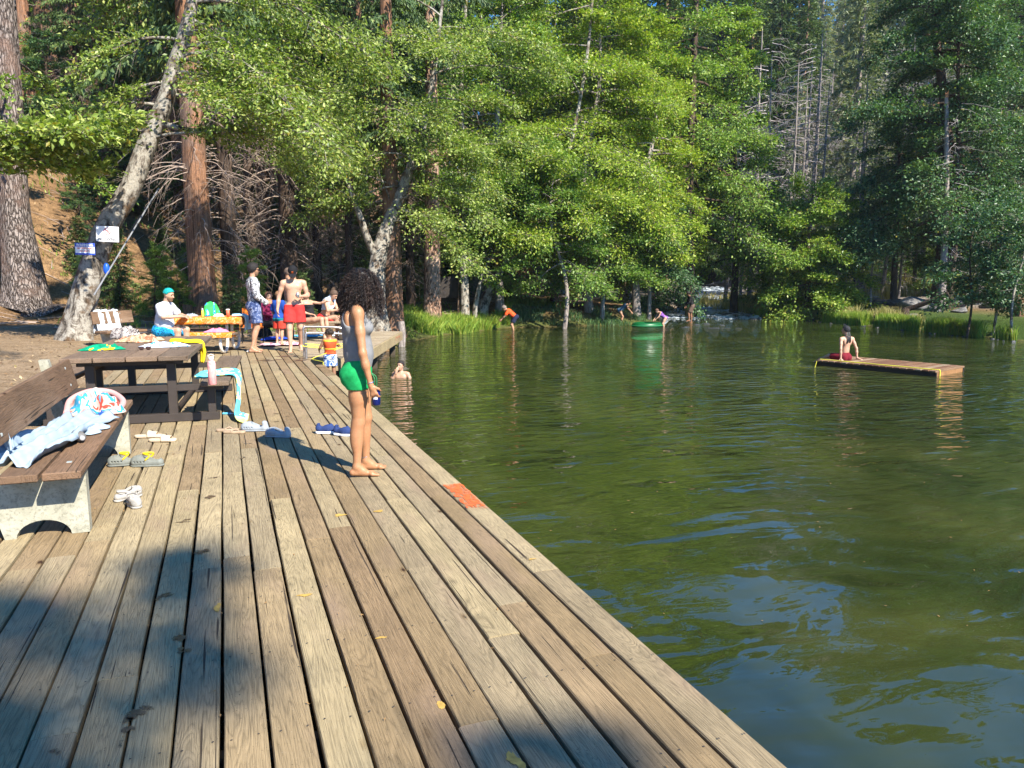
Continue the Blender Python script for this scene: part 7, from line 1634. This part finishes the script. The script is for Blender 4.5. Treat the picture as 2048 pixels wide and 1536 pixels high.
mb = MB(); mb.box((0, .088, .0055), (.42, .075, .002), bev=.0005); mb.box((0, -.108, .0055), (.42, .032, .002), bev=.0005); part('blue_band', mb, M_sblue, t)
text_part('WARNING', .078, (0, .088, .0075), (0, 0, 0), M_swhite, t, bold=.002, sx=.98); text_part('NO LIFEGUARD', .052, (0, .014, .006), (0, 0, 0), M_sred, t, bold=.0012, sx=.95); text_part('ON DUTY', .052, (0, -.05, .006), (0, 0, 0), M_sred, t, bold=.0012, sx=.95)
mb = MB(); a = un(188, 590, d=17.0); b = un(318, 376, d=18.4); mb.tube([a, b], .019, 8); single('steel_pole', mb, plain('grey_pole', (.22, .225, .24), .5, .2, metal=.3), 'thin grey pole leaning against the alder behind the NO DIVING sign', 'pole')
mb = MB(); S = SDF().ell(un(213, 538, d=17.3), (.07, .06, .14)); V, F = S.mesh(.015); mb.add(V, F); single('blue_bag', mb.mesh('blue_bag', True), plain('bright_blue_plastic', (.01, .09, .55), .4), 'small bright blue bag hanging on the pole behind the alder', 'bag')
c = at_d(897, 33.6); z = gz(c[0], c[1]); t = thing('notice_board', 'dark wooden notice board on two posts behind the pine on the bank', 'board', (c[0], c[1], z))
for q in (-.42, .42): mb = MB(); mb.box(np.array([c[0], c[1], z+.75])+RT*q, (.09, .09, 1.9), rz=-YAW); part('post', mb, M_tbl, t, True)
mb = MB(); mb.box(np.array([c[0], c[1], z+1.15])-FH*.06, (.84, .04, .95), rz=-YAW); part('panel', mb, plain('dark_board', (.04, .032, .028), .8, .5, 6.), t, True)
def far_table(px, d, label):
    c = at_d(px, d); z = gz(c[0], c[1]); o = np.array([c[0], c[1], z]); t = thing('picnic_table', label, 'table', o); ax_ = [RH, FH, [0, 0, 1]]
    mb = MB(); mb.box(o+[0, 0, .75], (1.8, .75, .05), ax=ax_); part('top', mb, M_tbl, t, True)
    for q in (-.65, .65): mb = MB(); mb.box(o+FH*q+[0, 0, .43], (1.8, .25, .05), ax=ax_); part('seat', mb, M_tbl, t, True)
    for q in (-.65, .65):
        mb = MB(); mb.beam(o+RH*q-FH*.6, o+RH*q-FH*.25+[0, 0, .74], .08, .04, up=RH); mb.beam(o+RH*q+FH*.6, o+RH*q+FH*.25+[0, 0, .74], .08, .04, up=RH); mb.beam(o+RH*q-FH*.75+[0, 0, .39], o+RH*q+FH*.75+[0, 0, .39], .04, .08); part('leg', mb, M_tbl, t, True)
    return o
o = far_table(1142, 37.5, 'dark picnic table in the shade beyond the far bank')
mb = MB(); mb.box(o+[-.35, -.1, .88], (.42, .3, .22), rz=-YAW+.1, bev=.03); single('cool_box', mb, plain('blue_grey_box', (.12, .17, .26), .5), 'blue-grey cool box on the far picnic table', 'box')
mb = MB(); c0 = un(693, 236, d=34); G = np.array([[c0+RH*(u*1.2)+np.array([0, 0, v*.45-.15*sin(u*3)])+FH*(.05*sin(v*5+u*6)) for v in np.linspace(-.5, .5, 8)] for u in np.linspace(-.5, .5, 12)]); V, F = sheet(G, .01); mb.add(V, F)
single('tarp', mb.mesh('tarp', True), plain('turquoise_tarp', (.01, .38, .48), .5), 'scrap of turquoise tarp high between the trunks of the slope', 'tarp')

# ================================================================ thin air over the far slopes
t = NT('haze_air'); v = t.n('VolumePrincipled', {'Color': (.80, .90, 1.0, 1), 'Density': .00025, 'Anisotropy': .2}); t.t.links.new(v.outputs[0], t.out.inputs['Volume'])
mb = MB(); mb.box((0, 0, 41.5), (1900, 1900, 99), bev=0.)
_bm = mb.mesh('haze'); struct('haze', _bm, t.m, 'stuff')
